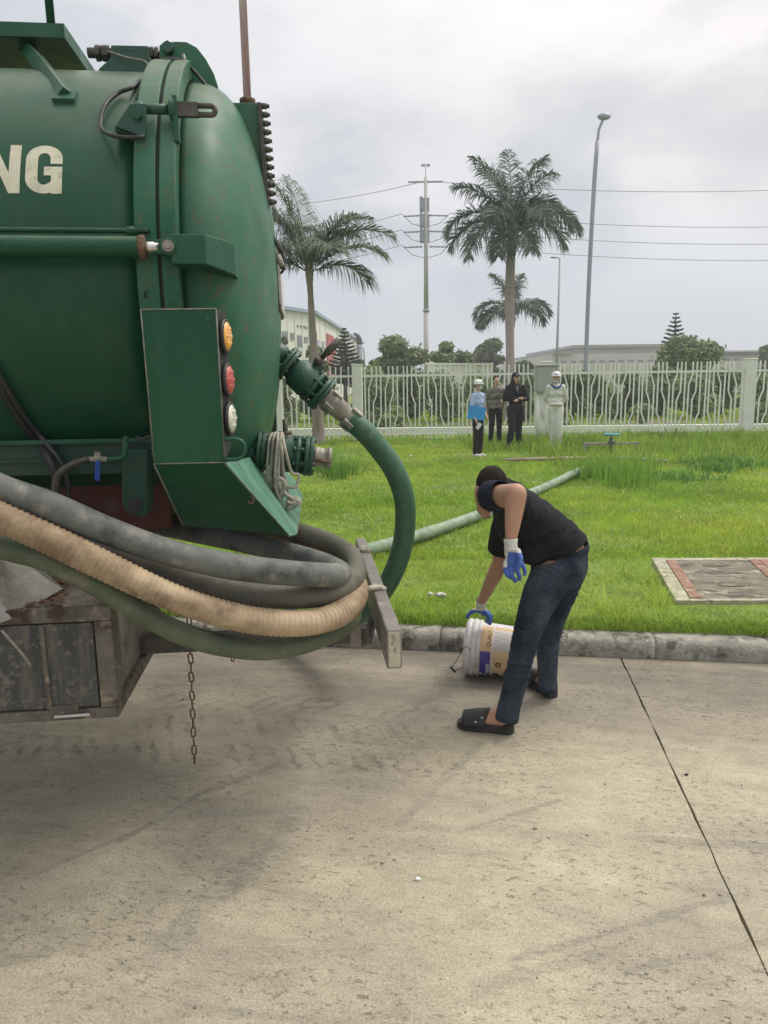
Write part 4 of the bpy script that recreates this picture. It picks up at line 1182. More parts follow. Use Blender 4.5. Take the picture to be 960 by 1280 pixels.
# cream boundary wall piece with sloping coping
Y = 36
a_, e_ = P(534, 456, Y), P(614, 452.5, Y+3)
bw_ = thing('boundary_wall', (a_.x, Y, -.25), 'flat cream boundary wall behind the fence between the pole and the palm', 'wall')
q = MB(); q.prism([Vector((a_.x, a_.y, -.25)), Vector((e_.x, e_.y, -.25)), Vector((e_.x, e_.y+.3, -.25)), Vector((a_.x, a_.y+.3, -.25))], (0, 0, a_.z+.25)); q.build('wall_panel', 'factory', bw_, world=True)
q = MB(); q.prism([Vector((a_.x-.1, a_.y-.1, a_.z+.003)), Vector((e_.x+.1, e_.y-.1, a_.z+.003)), Vector((e_.x+.1, e_.y+.4, a_.z+.003)), Vector((a_.x-.1, a_.y+.4, a_.z+.003))], (0, 0, .09)); q.build('coping', 'concrete_post', bw_, world=True)
# second cream wall under the warehouse seen over the bushes
q = MB(); q.b2((P(700, 450, 60).x, 60, -.25), (P(1000, 450, 60).x, 60.3, P(850, 452, 60).z))
q.build('boundary_wall', 'warehouse', label='long pale boundary wall in front of the grey warehouse', cat='wall')

# smokestack and thin lamp by the factory
def col_(name, px, y0, Y, r, m, label, cat, **kw):
    tp = P(px, y0, Y)
    t = thing(name, (tp.x, Y, -.1), label, cat, **kw)
    return t, tp.z+.1
t, h = col_('smokestack', 449, 420, 95, .9, 'grey_dark', 'grey smokestack with dark bent cowl beside the factory', 'smokestack')
q = MB(); q.tube([(0, 0, 0), (0, 0, h-1.0)], [.55, .34], 14); q.build('stack', 'grey_dark', t)
q = MB(); q.tube(cr([(0, 0, h-1.0), (-.05, 0, h-.4), (-.3, 0, h), (-.7, 0, h+.1)], .15), .36, 12); q.build('cowl', 'black', t)
t, h = col_('street_lamp', 455, 432, 55, .1, 'pole', 'thin curved street lamp right of the grey smokestack', 'street lamp')
q = MB(); q.tube(cr([(0, 0, 0), (0, 0, h-.6), (-.15, 0, h-.15), (-.7, 0, h)], .2), .05, 8); q.build('pole', 'pole', t)
q = MB(); q.ell((-.95, 0, h-.02), (.3, .1, .07)); q.build('lamp_head', 'white', t)
# utility pole
Y = 45
tp = P(530.5, 222, Y)
bx = P(533, 465, Y).x
up_ = thing('utility_pole', (bx, Y, -.1), 'tall concrete utility pole carrying three tiers of insulators and wires', 'utility pole')
H = tp.z+.1
q = MB(); q.tube([(0, 0, 0), (0, 0, H*.44)], [.18, .155], 14); q.tube([(0, 0, H*.44), (0, 0, H)], [.14, .09], 14); q.build('pole', 'concrete_pole', up_)
q = MB(); q.lathe((0, 0, H*.44-.06), (0, 0, 1), [(0, .20), (.12, .20)], 14); q.build('collar', 'pole', up_)
q = MB(); q.cyl((0, 0, H), (0, 0, H+.6), .02, seg=6); q.b2((-.25, -.03, H+.6), (-.03, .03, H+.72)); q.b2((.03, -.03, H+.6), (.25, .03, H+.72)); q.build('spike', 'pole', up_)
wz = [P(530, y_, Y).z for y_ in (267, 287, 306)]
for z_ in wz:
    q = MB(); q.b2((-.35, -.09, z_+.2), (.2, .09, z_+.95)); q.b2((-.35, -.2, z_+.3), (-.2, .2, z_+1.0)); q.build('bracket', 'pole', up_)
    for sx in (-1, 1):
        q = MB(); q.lathe((sx*.2, 0, z_), (sx, 0, -.03), [(i*.11, .03+.035*(i % 2)) for i in range(11)], 8); q.build('insulator', 'pole', up_)
q = MB(); q.b2((-1.0, -.05, P(530, 226, Y).z), (1.0, .05, P(530, 226, Y).z+.08)); q.build('crossarm', 'pole', up_)
top_z = P(530, 226, Y).z
def wire_pts(a, e, sag, n=24):
    return [a.lerp(e, i/n)-Vector((0, 0, sag*4*(i/n)*(1-i/n))) for i in range(n+1)]
for k, (z_, yr, yl) in enumerate(zip([top_z]+wz, (214, 264, 287, 309), (238, 283, 302, 322))):
    q = MB()
    a_ = Vector((bx, Y, z_))
    er = P(1300, yr-3, Y*1.02); el_ = P(200, yl+12, Y*1.35)
    q.tube(wire_pts(a_+Vector((1.4 if k else 0, 0, 0)), er, .9), .018, 5, smooth=False)
    q.tube(wire_pts(a_-Vector((1.4 if k else 0, 0, 0)), el_, .9), .018, 5, smooth=False)
    q.tube([a_-Vector((1.4, 0, .0)), a_-Vector((.8, 0, .55)), a_-Vector((0, 0, .75)), a_+Vector((.8, 0, -.55)), a_+Vector((1.4, 0, 0))] if k else [a_, a_+Vector((.1, 0, 0))], .02, 5)
    q.build('power_line', 'wire', label=['top power line strung from the utility pole across the sky', 'second power line from the top on the utility pole', 'third power line from the top on the utility pole', 'lowest power line strung from the utility pole'][k], cat='power line')
# lamp poles
t, h = col_('street_lamp', 746, 176, 30, .1, 'pole', 'tall grey street lamp with hooded head right of the royal palm', 'street lamp')
q = MB(); q.tube(cr([(-.14, 0, 0), (-.12, 0, h*.5), (-.04, 0, h*.86), (.03, 0, h)], .5), [.11-.05*i/24 for i in range(25)][:len(cr([(-.14, 0, 0), (-.12, 0, h*.5), (-.04, 0, h*.86), (.03, 0, h)], .5))] if False else .085, 12); q.build('pole', 'pole', t)
q = MB(); q.tube(cr([(.03, 0, h), (.07, 0, h+.4), (.2, 0, h+.72)], .1), .05, 8); q.build('arm', 'pole', t)
q = MB(); q.ell((.24, 0, h+.85), (.26, .13, .13)); q.build('lamp_head', 'pole', t)
t, h = col_('street_lamp', 700, 326, 46, .1, 'pole', 'thinner grey street lamp whose top is hidden by the palm crown', 'street lamp')
q = MB(); q.tube([(-.05, 0, 0), (0, 0, h)], [.09, .06], 10); q.build('pole', 'pole', t)
q = MB(); q.tube([(0, 0, h), (-.05, 0, h+.15), (-.25, 0, h+.2)], .04, 8); q.build('arm', 'pole', t)
q = MB(); q.ell((-.38, 0, h+.2), (.22, .10, .06)); q.build('lamp_head', 'pole', t)

# ================================================================== VALVE STAND IN THE WEEDS
Y = 14.9
c = P(764, 556, Y)
vs_ = thing('valve_stand', (c.x, Y, .12), 'low steel frame with a blue green handwheel standing in tall grass', 'valve stand')
def LV(px, py, Y_=Y): return P(px, py, Y_)
for a_, e_ in (((729, 555), (799, 555)),):
    q = MB(); q.b2(LV(729, 557)+Vector((0, -.03, 0)), LV(799, 552.5)+Vector((0, .03, 0))); q.build('crossbar', 'steel', vs_, world=True, bevel=.004)
for px in (732, 797):
    pp = LV(px, 555); q = MB(); q.b2((pp.x-.035, Y-.03, .05), (pp.x+.035, Y+.03, pp.z-.04)); q.build('leg', 'steel', vs_, world=True)
pp = LV(764, 556)
q = MB(); q.cyl((pp.x, Y, pp.z-.22), (pp.x, Y, pp.z+.17), .035, seg=10); q.lathe((pp.x, Y, pp.z+.02), (0, 0, 1), [(0, .07), (.06, .07), (.07, .05)], 12); q.build('spindle', 'darksteel', vs_, world=True)
wc = Vector((pp.x, Y, LV(764, 543).z))
hw = MB(); hw.tube([wc+Vector((.15*math.cos(a), .15*math.sin(a), 0)) for a in np.linspace(0, 6.2832, 25)], .020, 8)
hw.build('handwheel', 'teal', vs_, world=True)
for k in range(4):
    q = MB(); an = k*math.pi/2+.4; q.cyl(wc, wc+Vector((.15*math.cos(an), .15*math.sin(an), .0)), .014, seg=6); q.build('spoke', 'teal', vs_, world=True)
# pipes lying in the grass
q = MB(); q.tube([G(631, 575, .17), G(700, 573, .18), G(733, 573, .18)], .035, 8); q.build('bamboo_pole', mat('pale_cane', (.42, .36, .25), (.3, .24, .16), 6, .8), label='pale brown pole lying on the lawn in front of the group', cat='pole')
q = MB(); q.tube([G(736, 572, .17), G(790, 573, .18), G(835, 577, .16)], .03, 8); q.build('pipe', 'steel', label='thin grey pipe lying in tall grass by the handwheel stand', cat='pipe')
# litter
for i, (px, py, s_, lb) in enumerate(((513, 570, .05, 'small crumpled white scrap on the far lawn'), (552, 743, .045, 'flat pale scrap in the grass near the kerb'), (538, 742, .03, 'tiny pale scrap in the grass left of the bucket'))):
    c = G(px, py, .17)
    q = MB(); q.ell(c, (s_, s_*.5, s_*.3), 8); 
    for k in range(len(q.v)): q.v[k] += Vector((random.uniform(-.3, .3)*s_, 0, random.uniform(-.3, .3)*s_))
    q.build('litter', 'paper', label=lb, cat='litter')
# small stones on the road
q = MB()
for i in range(420):
    px, py = random.uniform(0, 960), random.uniform(850, 1275)
    c = G(px, py, .0)
    s_ = random.uniform(.0010, .0030)*(1.0 if random.random() > .04 else 2.2)
    q.ell((c.x, c.y, s_*.5), (s_*random.uniform(.8, 1.6), s_, s_*.7), 6)
q.build('gravel', 'stone', kind='stuff', label='scattered tiny stones on the concrete road', cat='gravel')
for (px, py, s_, m_, lb) in ((522, 1100, .011, 'white', 'small pale pebble on the road left of centre'), (669, 1036, .009, 'stone', 'small tan pebble on the middle of the road'), (858, 969, .009, 'seal', 'small dark pebble right of the slab joint')):
    c = G(px, py, 0)
    q = MB(); q.ell((c.x, c.y, s_*.4), (s_, s_*.7, s_*.5), 8); q.build('pebble', m_, label=lb, cat='pebble')
# ================================================================== TANKER TRUCK (seen from its rear corner)
TL = Vector((-.89, 3.5, 0)); TA = R(6.0)
truck = thing('tanker_truck', TL, 'green sewage tanker truck with cream lettering and a domed rear door, parked by the kerb', 'truck', rz=TA)
TM = MW[truck.name]; TI = TM.inverted()
TY = TM.to_3x3() @ Vector((0, 1, 0)); TX = TM.to_3x3() @ Vector((1, 0, 0))
ZC, RT = 2.02, .90
def tp(px, py, y):
    return TI @ RP(px, py, TM @ Vector((0, y, 0)), TY)
def tx(px, py, x):
    return TI @ RP(px, py, TM @ Vector((x, 0, 0)), TX)
def tz(px, py, z):
    return TI @ G(px, py, z)
def tcyl(px, py, r=RT):
    o = TI @ CO; d = (TI.to_3x3() @ ray(px, py))
    oy, oz = o.y, o.z-ZC
    A, B, C_ = d.y**2+d.z**2, 2*(oy*d.y+oz*d.z), oy*oy+oz*oz-r*r
    disc = B*B-4*A*C_
    t = (-B-math.sqrt(max(disc, 0)))/(2*A)
    return o+d*t
def part(q, name, m, parent=truck, **kw): return q.build(name, m, parent, **kw)

# tank barrel
q = MB()
xs = [-6.5, -5, -3.5, -2.0, -1.99, -1.98, -1.0, -.5, -.1, -.02]
rs = [RT, RT, RT, RT, RT+.006, RT, RT, RT, RT, RT]
q.lathe((0, 0, ZC), (1, 0, 0), [(x, r) for x, r in zip(xs, rs)], 120)
tank = part(q, 'tank', 'green')
# ring flange pair and rubber seal
q = MB(); q.lathe((0, 0, ZC), (1, 0, 0), [(-.020, RT-.02), (-.020, RT+.045), (.052, RT+.045), (.052, RT-.02)], 120, smooth=False, caps=False)
part(q, 'flange_ring', 'green_dome', bevel=.005)
q = MB(); q.lathe((0, 0, ZC), (1, 0, 0), [(.053, RT-.02), (.053, RT+.034), (.062, RT+.034), (.062, RT-.02)], 120, smooth=False, caps=False)
part(q, 'rubber_seal', 'seal')
q = MB(); q.lathe((0, 0, ZC), (1, 0, 0), [(.063, RT-.02), (.063, RT+.045), (.118, RT+.045), (.118, RT-.02)], 120, smooth=False, caps=False)
part(q, 'flange_ring', 'green_dome', bevel=.005)
# domed rear door
q = MB()
prof = [(.116, RT-.03), (.14, RT-.03)]
DH = .285
for i in range(1, 27):
    a = math.pi/2*i/26
    prof.append((.14+DH*math.sin(a)**.92, max((RT-.03)*max(math.cos(a),0)**.86, .002)))
q.lathe((0, 0, ZC), (1, 0, 0), prof, 120)
dome = part(q, 'rear_door', 'green_dome')
# cream letters wrapped on the barrel
a0 = tcyl(0, 182); a1 = tcyl(0, 242); ax0 = tcyl(32, 212).x; ax1 = tcyl(78, 212).x
def angp(p): return math.atan2(p.z-ZC, -p.y)
at_, ab_ = angp(tcyl(40, 182)), angp(tcyl(40, 242))
def letter(polys, x0, wd, name, lab):
    """polys: lists of quads in unit letter coordinates (u right, v up)"""
    q = MB()
    for pl in polys:
        n = 4
        (u0, v0), (u1, v1), (u2, v2), (u3, v3) = pl
        vs = []
        for j in range(n+1):
            for i in range(n+1):
                s_, t_ = i/n, j/n
                u = (u0*(1-s_)+u1*s_)*(1-t_)+(u3*(1-s_)+u2*s_)*t_
                v = (v0*(1-s_)+v1*s_)*(1-t_)+(v3*(1-s_)+v2*s_)*t_
                an = ab_+(at_-ab_)*v
                rr = RT+.0012
                vs.append((x0+u*wd, -math.cos(an)*rr, ZC+math.sin(an)*rr))
        q.add(vs, [(j*(n+1)+i, j*(n+1)+i+1, (j+1)*(n+1)+i+1, (j+1)*(n+1)+i) for j in range(n) for i in range(n)])
    return part(q, name, 'white_letter', tank)
Nn = [[(0, 0), (.30, 0), (.30, 1), (0, 1)], [(.70, 0), (1, 0), (1, 1), (.70, 1)], [(.30, .99), (.30, .62), (.70, .01), (.70, .40)]]
def arcq(cx, cy, ro_x, ro_y, ri_x, ri_y, a0, a1, n=8):
    out = []
    for i in range(n):
        t0, t1 = a0+(a1-a0)*i/n, a0+(a1-a0)*(i+1)/n
        out.append([(cx+ro_x*math.cos(t0), cy+ro_y*math.sin(t0)), (cx+ro_x*math.cos(t1), cy+ro_y*math.sin(t1)), (cx+ri_x*math.cos(t1), cy+ri_y*math.sin(t1)), (cx+ri_x*math.cos(t0), cy+ri_y*math.sin(t0))])
    return out
Gg = arcq(.5, .70, .5, .30, .17, .13, 0, math.pi, 12)+arcq(.5, .30, .5, .30, .17, .13, math.pi, math.pi*1.75, 9)+[[(0, .28), (.33, .28), (.33, .72), (0, .72)], [(.67, .60), (1, .60), (1, .71), (.67, .71)],
     [(.50, .36), (1, .36), (1, .54), (.50, .54)], [(.70, .0), (1, .0), (1, .37), (.70, .37)], [(.56, .03), (.72, .10), (.72, .26), (.58, .16)]]
wG = ax1-ax0
letter(Gg, ax0, wG, 'letter_g', '')
letter(Nn, ax0-.017-wG*1.02, wG*1.02, 'letter_n', '')

# hydraulic ram along the side
yR = -.98
p0, p1 = tp(-160, 309, yR), tp(176, 309, yR)
rz_ = p1.z; rr = (tp(100, 296, yR).z-tp(100, 324, yR).z)/2
ram = MB(); ram.cyl((-2.4, yR, rz_), (p1.x, yR, rz_), rr, seg=28); ram = part(ram, 'ram_cylinder', 'green', bevel=.003)
q = MB(); q.lathe((p1.x-.004, yR, rz_), (1, 0, 0), [(0, rr*1.1), (.016, rr*1.1), (.018, rr*.7)], 24); part(q, 'ram_gland', 'rust', ram)
rodx = tp(200, 309, yR).x
q = MB(); q.cyl((p1.x, yR, rz_), (rodx, yR, rz_), rr*.55, seg=18); part(q, 'ram_rod', 'chrome', ram)
eye = tp(212, 309, yR)
q = MB(); q.box(((rodx+eye.x)/2, yR, rz_), (eye.x-rodx+.03, .03, rr*1.3)); q.cyl((eye.x, yR-.024, rz_), (eye.x, yR+.024, rz_), .029, seg=20); part(q, 'ram_eye', 'green_worn', ram, bevel=.003)
q = MB(); q.cyl((eye.x, yR-.034, rz_), (eye.x, yR-.022, rz_), .019, seg=20); q.cyl((eye.x, yR-.045, rz_), (eye.x, yR-.030, rz_), .011, seg=6); part(q, 'pin_bolt', 'steel', ram)
pz = tp(100, 288, -.95)
q = MB(); q.tube(cr([(-2.4, -.95, pz.z+.006), (-1.2, -.95, pz.z), (tp(155, 289, -.95).x, -.95, pz.z), (tp(162, 292, -.955).x, -.96, pz.z-.006)], .1), .0085, 8); part(q, 'oil_pipe', 'green')
e_ = tp(163, 289, -.95); q = MB(); q.cyl((e_.x, -.95, e_.z-.014), (e_.x, -.95, e_.z+.014), .014, seg=8); part(q, 'pipe_fitting', 'green_worn')
# door bracket with a slanted outer face
zt, zb = tp(230, 292, -1.0).z, tp(230, 330, -1.0).z
xa, xb, xc = tp(213, 310, -1.0).x, tp(257, 310, -1.0).x, tp(293, 320, -.88).x
yb = -.62
q = MB()
vs = [(xa, -1.0, zb), (xb, -1.0, zb), (xc, -.86, zb-.018), (xc, yb, zb-.018), (xa, yb, zb),
      (xa, -1.0, zt), (xb, -1.0, zt), (xc, -.86, zt-.004), (xc, yb, zt-.004), (xa, yb, zt)]
q.add(vs, [(0, 1, 2, 3, 4), (5, 6, 7, 8, 9), (0, 1, 6, 5), (1, 2, 7, 6), (2, 3, 8, 7), (3, 4, 9, 8), (4, 0, 5, 9)])
part(q, 'door_bracket', 'green_worn', bevel=.004)

# ---------------- top hinge
yH = -.30
def poly(pts, y, th, name, m, parent=truck, bevel=.004):
    q = MB(); q.prism([tp(a, c, y) for a, c in pts], (0, th, 0))
    return part(q, name, m, parent, bevel=bevel)
hinge = poly([(138.5, 56), (185, 57), (187, 72), (203, 86), (200, 110), (123, 110), (123, 86), (138, 72)], yH, .03, 'hinge_plate', 'green_valve')
q = MB(); q.prism([tp(a, c, yH+.16) for a, c in [(138.5, 56), (185, 57), (187, 72), (203, 86), (192, 110), (123, 110), (123, 86), (138, 72)]], (0, .03, 0)); part(q, 'hinge_plate', 'green_valve', bevel=.004)
lug = poly([(199, 56), (207, 52.5), (220, 51.5), (233, 52), (246, 59), (257, 73), (267, 91), (272, 106), (272, 124), (262, 126), (240, 112), (225, 106), (222, 89), (207, 87), (199, 82)], yH, .035, 'hinge_lug', 'green_dome')
q = MB(); q.prism([tp(a, c, yH+.15) for a, c in [(199, 56), (207, 52.5), (233, 52), (246, 59), (267, 91), (272, 106), (272, 124), (240, 112), (225, 106), (207, 87)]], (0, .035, 0)); part(q, 'hinge_lug', 'green_dome', bevel=.004)
a_, e_ = tp(110, 66, yH+.05), tp(203, 68, yH+.05)
e_.z = a_.z
q = MB(); q.cyl(a_, e_, .019, seg=14); part(q, 'hinge_bolt', 'darksteel', hinge)
for x0_, x1_ in ((120, 126), (128, 137), (187, 192), (194, 198)):
    b0, b1 = tp(x0_, 66, yH+.05), tp(x1_, 66, yH+.05)
    q = MB(); q.cyl((b0.x, b0.y, a_.z), (b1.x, b0.y, a_.z), .032, seg=6); part(q, 'hinge_nut', 'darksteel', hinge, bevel=.002)
c_ = tp(211, 62, yH); q = MB(); q.cyl((c_.x, yH-.03, c_.z), (c_.x, yH, c_.z), .022, seg=6); part(q, 'pivot_bolt', 'green_valve', lug)

# ---------------- swing clamp on the ring
cc = tcyl(180, 150)
yC = cc.y-.135
clampb = MB()
tri = [(143, 158), (162.5, 129), (183, 129), (181, 172)]
clampb.prism([tp(a, c, yC) for a, c in tri], (0, .02, 0)); 
tri2 = [tp(a, c, yC+.09) for a, c in [(143, 158), (162.5, 131), (183, 131), (181, 172)]]
clampb.prism(tri2, (0, .02, 0))
clampb.prism([tp(143, 158, yC+.02), tp(181, 171, yC+.02), tp(181, 171, yC+.02)+Vector((0, .10, 0)), tp(143, 158, yC+.02)+Vector((0, .10, 0))], (0, 0, -.012))
clamp = part(clampb, 'clamp_bracket', 'green_valve', bevel=.003)
g_ = tp(172, 144, yC); q = MB(); q.cyl((g_.x, yC-.016, g_.z), (g_.x, yC, g_.z), .017, seg=6); part(q, 'clamp_bolt', 'green_worn', clamp)
a_, e_ = tp(174, 136, yC+.035), tp(214, 138, yC+.035); e_.z = a_.z
q = MB(); q.cyl(a_, e_, .0165, seg=14); q.ell(a_, .024, 12); part(q, 'swing_bolt', 'green_valve', clamp)
b0 = tp(212, 138, yC+.035)
q = MB(); q.cyl((b0.x, b0.y, a_.z), (b0.x+.018, b0.y, a_.z), .034, seg=16); q.b2((b0.x+.012, b0.y-.02, a_.z-.105), (b0.x+.028, b0.y+.02, a_.z+.04)); part(q, 'clamp_washer', 'green_worn', clamp, bevel=.002)
u0, u1 = tp(219, 131, yC+.035), tp(275, 140, yC+.035)
hz_ = (tp(240, 131, yC).z-tp(240, 149, yC).z)/2-.008
zc_ = a_.z
pts = [(u0.x, u0.y, zc_+hz_), (u1.x-.03, u0.y, zc_+hz_)]+[(u1.x-.03+hz_*math.sin(t), u0.y, zc_+hz_*math.cos(t)) for t in np.linspace(.3, math.pi-.3, 7)]+[(u1.x-.03, u0.y, zc_-hz_), (u0.x, u0.y, zc_-hz_)]
q = MB(); q.tube(pts, .0095, 10); q.b2((u0.x-.004, u0.y-.012, zc_-hz_-.008), (u0.x+.075, u0.y+.012, zc_+hz_+.008)); part(q, 'clamp_handle', 'darksteel', clamp)
# sagging black cable
def cabl(pts, r, name='cable', m='cable'):
    q = MB(); q.tube(cr(pts, .015), r, 7); return part(q, name, m)
pts = [tp(181, 171, yC-.02), tp(160, 172, yC-.02), tp(140, 169, yC-.02), tcyl(126, 158, RT+.02), tcyl(131, 132, RT+.02), tcyl(148, 116, RT+.015), tcyl(168, 108, RT+.02), tp(180, 92, -.34), tp(187, 82, -.34), tp(200, 79, -.35), tp(222, 78, -.35), tp(236, 83, -.35), tp(252, 100, -.36), tp(275, 131, -.36), tp(300, 165, -.34), tp(318, 205, -.30), tp(328, 255, -.25), tp(338, 290, -.2), tp(351, 315, -.15)]
cabl(pts, .0075)
cabl([tp(135, 64, yH-.01), tp(160, 72, yH-.02), tp(180, 76, yH-.02), tp(190, 84, yH-.03), tp(197, 80, yH-.03)], .003, 'tie_wire', 'steel')
cabl([tp(197, 79, -.36), tp(210, 76, -.36), tp(225, 77, -.36), tp(230, 80, -.36)], .013, 'cable_sleeve')
q = MB(); q.cyl(tp(229, 68, -.36), tp(233, 82, -.36), .006, seg=6); part(q, 'cable_clip', 'steel')

# ---------------- catwalk along the tank top
zw = 3.02
c1, c2 = tz(78, 48, zw), tz(123, 102, zw)
q = MB(); q.b2((-6.5, c1.y, zw), (c1.x, c2.y, zw+.012)); cat_ = part(q, 'catwalk_deck', 'dark_green')
q = MB(); q.b2((-6.5, c1.y-.012, zw-.002), (c1.x, c1.y-.001, zw+.05)); q.b2((c1.x+.001, c1.y-.012, zw-.002), (c1.x+.013, c2.y, zw+.05)); part(q, 'catwalk_rim', 'green_worn', cat_)
s0, s1 = tz(34, 60, zw-.005), tcyl(82, 122, RT)
d_ = (s1-s0)
q = MB(); q.tube([s0, s1], [.035, .035], 4, smooth=False, up=(1, 0, 0)); part(q, 'catwalk_strut', 'green', cat_)
q = MB(); q.box(s1+Vector((0, -.002, -.0)), (.075, .02, .07), Matrix.Rotation(R(-50), 3, 'X')); part(q, 'strut_pad', 'green_worn', cat_)
r0 = tp(68, 38, c1.y); q = MB(); q.tube([Vector((tp(62, 30, c1.y).x, c1.y+.02, zw+.05)), Vector((tp(60, 0, c1.y).x-.01, c1.y+.02, zw+1.0))], .017, 10); part(q, 'handrail_post', 'green', cat_)

# ---------------- gauge box with studs on the door, red pole above
yG = -.22
gb = poly([(262, 128), (322, 128), (326, 180), (333, 258), (326, 262), (300, 200), (275, 150)], yG, .30, 'gauge_box', 'green_dome')
q = MB(); q.prism([tp(321, 127, yG-.03), tp(326.5, 127.5, yG-.03), tp(337, 259, yG-.03), tp(331, 259, yG-.03)], (0, .36, 0)); part(q, 'gauge_flange', 'darksteel', gb, bevel=.003)
stud = None
for i in range(12):
    f = (i+.6)/12
    c_ = tp(326.5+10.5*f, 128+131*f-2, yG-.015)
    if stud is None:
        q = MB(); q.cyl((0, 0, 0), (.022, 0, 0), .0125, seg=6); q.cyl((.022, 0, 0), (.032, 0, 0), .008, seg=8); stud = part(q, 'stud', 'darksteel', gb); stud.location = c_
    else: copy_part(stud, gb, c_)
a_ = tp(309.5, 128, .0); e_ = tp(302, -30, .0)
q = MB(); q.tube([a_, e_], .023, 4, smooth=False, up=(1, 1, 0)); part(q, 'mast', 'pinkpole')
q = MB(); q.lathe(a_, (0, 0, 1), [(-.01, .035), (.012, .035), (.02, .02)], 12); part(q, 'mast_foot', 'rust')

# ---------------- licence plate frame and lamp
yP = -.12
pf = poly([(331, 310), (336.5, 310), (345.5, 386), (340, 388), (333, 384)], yP-.06, .50, 'plate_bracket', 'black')
q = MB(); q.prism([tp(346, 321, yP-.04), tp(349, 322, yP-.04), tp(353, 386, yP-.04), tp(350, 386, yP-.04)], (0, .46, 0)); part(q, 'number_plate', 'paper', pf)
q = MB(); q.prism([tp(339, 383, yP-.06), tp(351, 380, yP-.06), tp(351, 388, yP-.06), tp(337, 388.5, yP-.06)], (0, .5, 0)); part(q, 'plate_frame_foot', 'darksteel', pf)
for y_ in (330, 360):
    q = MB(); q.cyl(tp(337, y_, yP), tp(350, y_, yP), .006, seg=6); part(q, 'plate_bolt', 'darksteel', pf)
q = MB(); q.ell(tp(349, 326, -.14), (.020, .03, .042), 12, Matrix.Rotation(R(-25), 3, 'Y')); part(q, 'plate_lamp', 'steel')
q = MB(); q.ell(tp(353, 331, -.14), (.014, .026, .026), 12, Matrix.Rotation(R(-25), 3, 'Y')); part(q, 'lamp_lens', 'steel')
cabl([tp(345, 300, -.14), tp(352, 312, -.14), tp(355, 325, -.15), tp(354, 338, -.16), tp(349, 342, -.15)], .006)

# ---------------- valves
def flange(q, c, ax, r, th, seg=28): q.lathe(Vector(c)-Vector(ax).normalized()*th/2, ax, [(0, r*.5), (0, r), (th, r), (th, r*.5)], seg, smooth=False, caps=True)
def bolts(name_parent, c, ax, r, n, ln=.05, rad=.0095, m='darksteel'):
    ax = Vector(ax).normalized()
    a = Vector((0, 1, 0)); a = (a-ax*a.dot(ax)).normalized(); b2 = ax.cross(a)
    for k in range(n):
        an = 2*math.pi*(k+.5)/n
        o = Vector(c)+(a*math.cos(an)+b2*math.sin(an))*r
        q = MB(); q.cyl(o-ax*ln/2, o+ax*ln/2, rad*.6, seg=6); q.cyl(o-ax*ln/2, o-ax*(ln/2-.012), rad, seg=6); q.cyl(o+ax*(ln/2-.012), o+ax*ln/2, rad, seg=6)
        part(q, 'bolt', m, name_parent)
def gate_valve(root_px, f1, f2, end, y, stem_dir, first):
    A, B_, E_ = tp(*f1, y), tp(*f2, y), tp(*end, y)
    ax = (B_-A).normalized()
    R0 = tp(*root_px, y)
    rfl = .088
    q = MB(); q.tube(cr([R0-Vector((.25, 0, .0)), R0, A-ax*.02], .03), .056, 24)
    pipe = part(q, 'outlet_pipe', 'green_valve')
    q = MB(); flange(q, A-ax*.010, ax, rfl, .016); flange(q, A+ax*.010, ax, rfl, .018); v = part(q, 'valve_flange', 'green_valve', bevel=.003)
    bolts(v, A, ax, rfl*.84, 8)
    L_ = (B_-A).length
    q = MB(); q.lathe(A+ax*.018, ax, [(0, .052), (.02, .056), (.035, .074), (L_*.5, .080), (L_*.62, .074), (L_*.64, .082), (L_*.72, .082), (L_*.74, .060), (L_-.03, .052)], 28)
    body = part(q, 'valve_body', 'green_valve')
    bolts(body, A+ax*(L_*.68+.018), ax, .078, 8, .045, .010, 'green_valve')
    q = MB(); flange(q, B_-ax*.010, ax, rfl, .018); flange(q, B_+ax*.010, ax, rfl, .016); v2 = part(q, 'valve_flange', 'green_valve', bevel=.003)
    bolts(v2, B_, ax, rfl*.84, 8)
    return A, B_, E_, ax, body
A, B_, E_, ax, body = gate_valve((335, 437), (359, 455), (402, 492), (447, 532), 0.0, None, True)
# coupling: alternating collars
cl = (E_-B_)
Lc = cl.length; ca = cl.normalized()
q = MB(); q.lathe(B_+ca*.015, ca, [(0, .047), (.008, .052), (.02, .052), (.022, .046), (Lc*.18, .046), (Lc*.2, .053), (Lc*.3, .053), (Lc*.32, .048), (Lc*.55, .047), (Lc*.57, .044), (Lc*.7, .044), (Lc*.72, .050), (Lc*.84, .050), (Lc*.86, .044), (Lc, .042)], 24)
coup = part(q, 'hose_coupling', 'steel', bevel=0)
for k in range(4):
    an = k*math.pi/2+.5
    a1_ = Vector((0, 1, 0)); b1_ = ca.cross(a1_)
    for f in (.20, .74):
        o = B_+ca*(Lc*f+.015)+(a1_*math.cos(an)+b1_*math.sin(an))*.052
        rot = Matrix((a1_*math.cos(an)+b1_*math.sin(an), ca, (a1_*math.cos(an)+b1_*math.sin(an)).cross(ca))).transposed()
        q = MB(); q.box(o, (.020, .055, .026), rot); part(q, 'coupling_lug', 'steel', coup, bevel=.003)
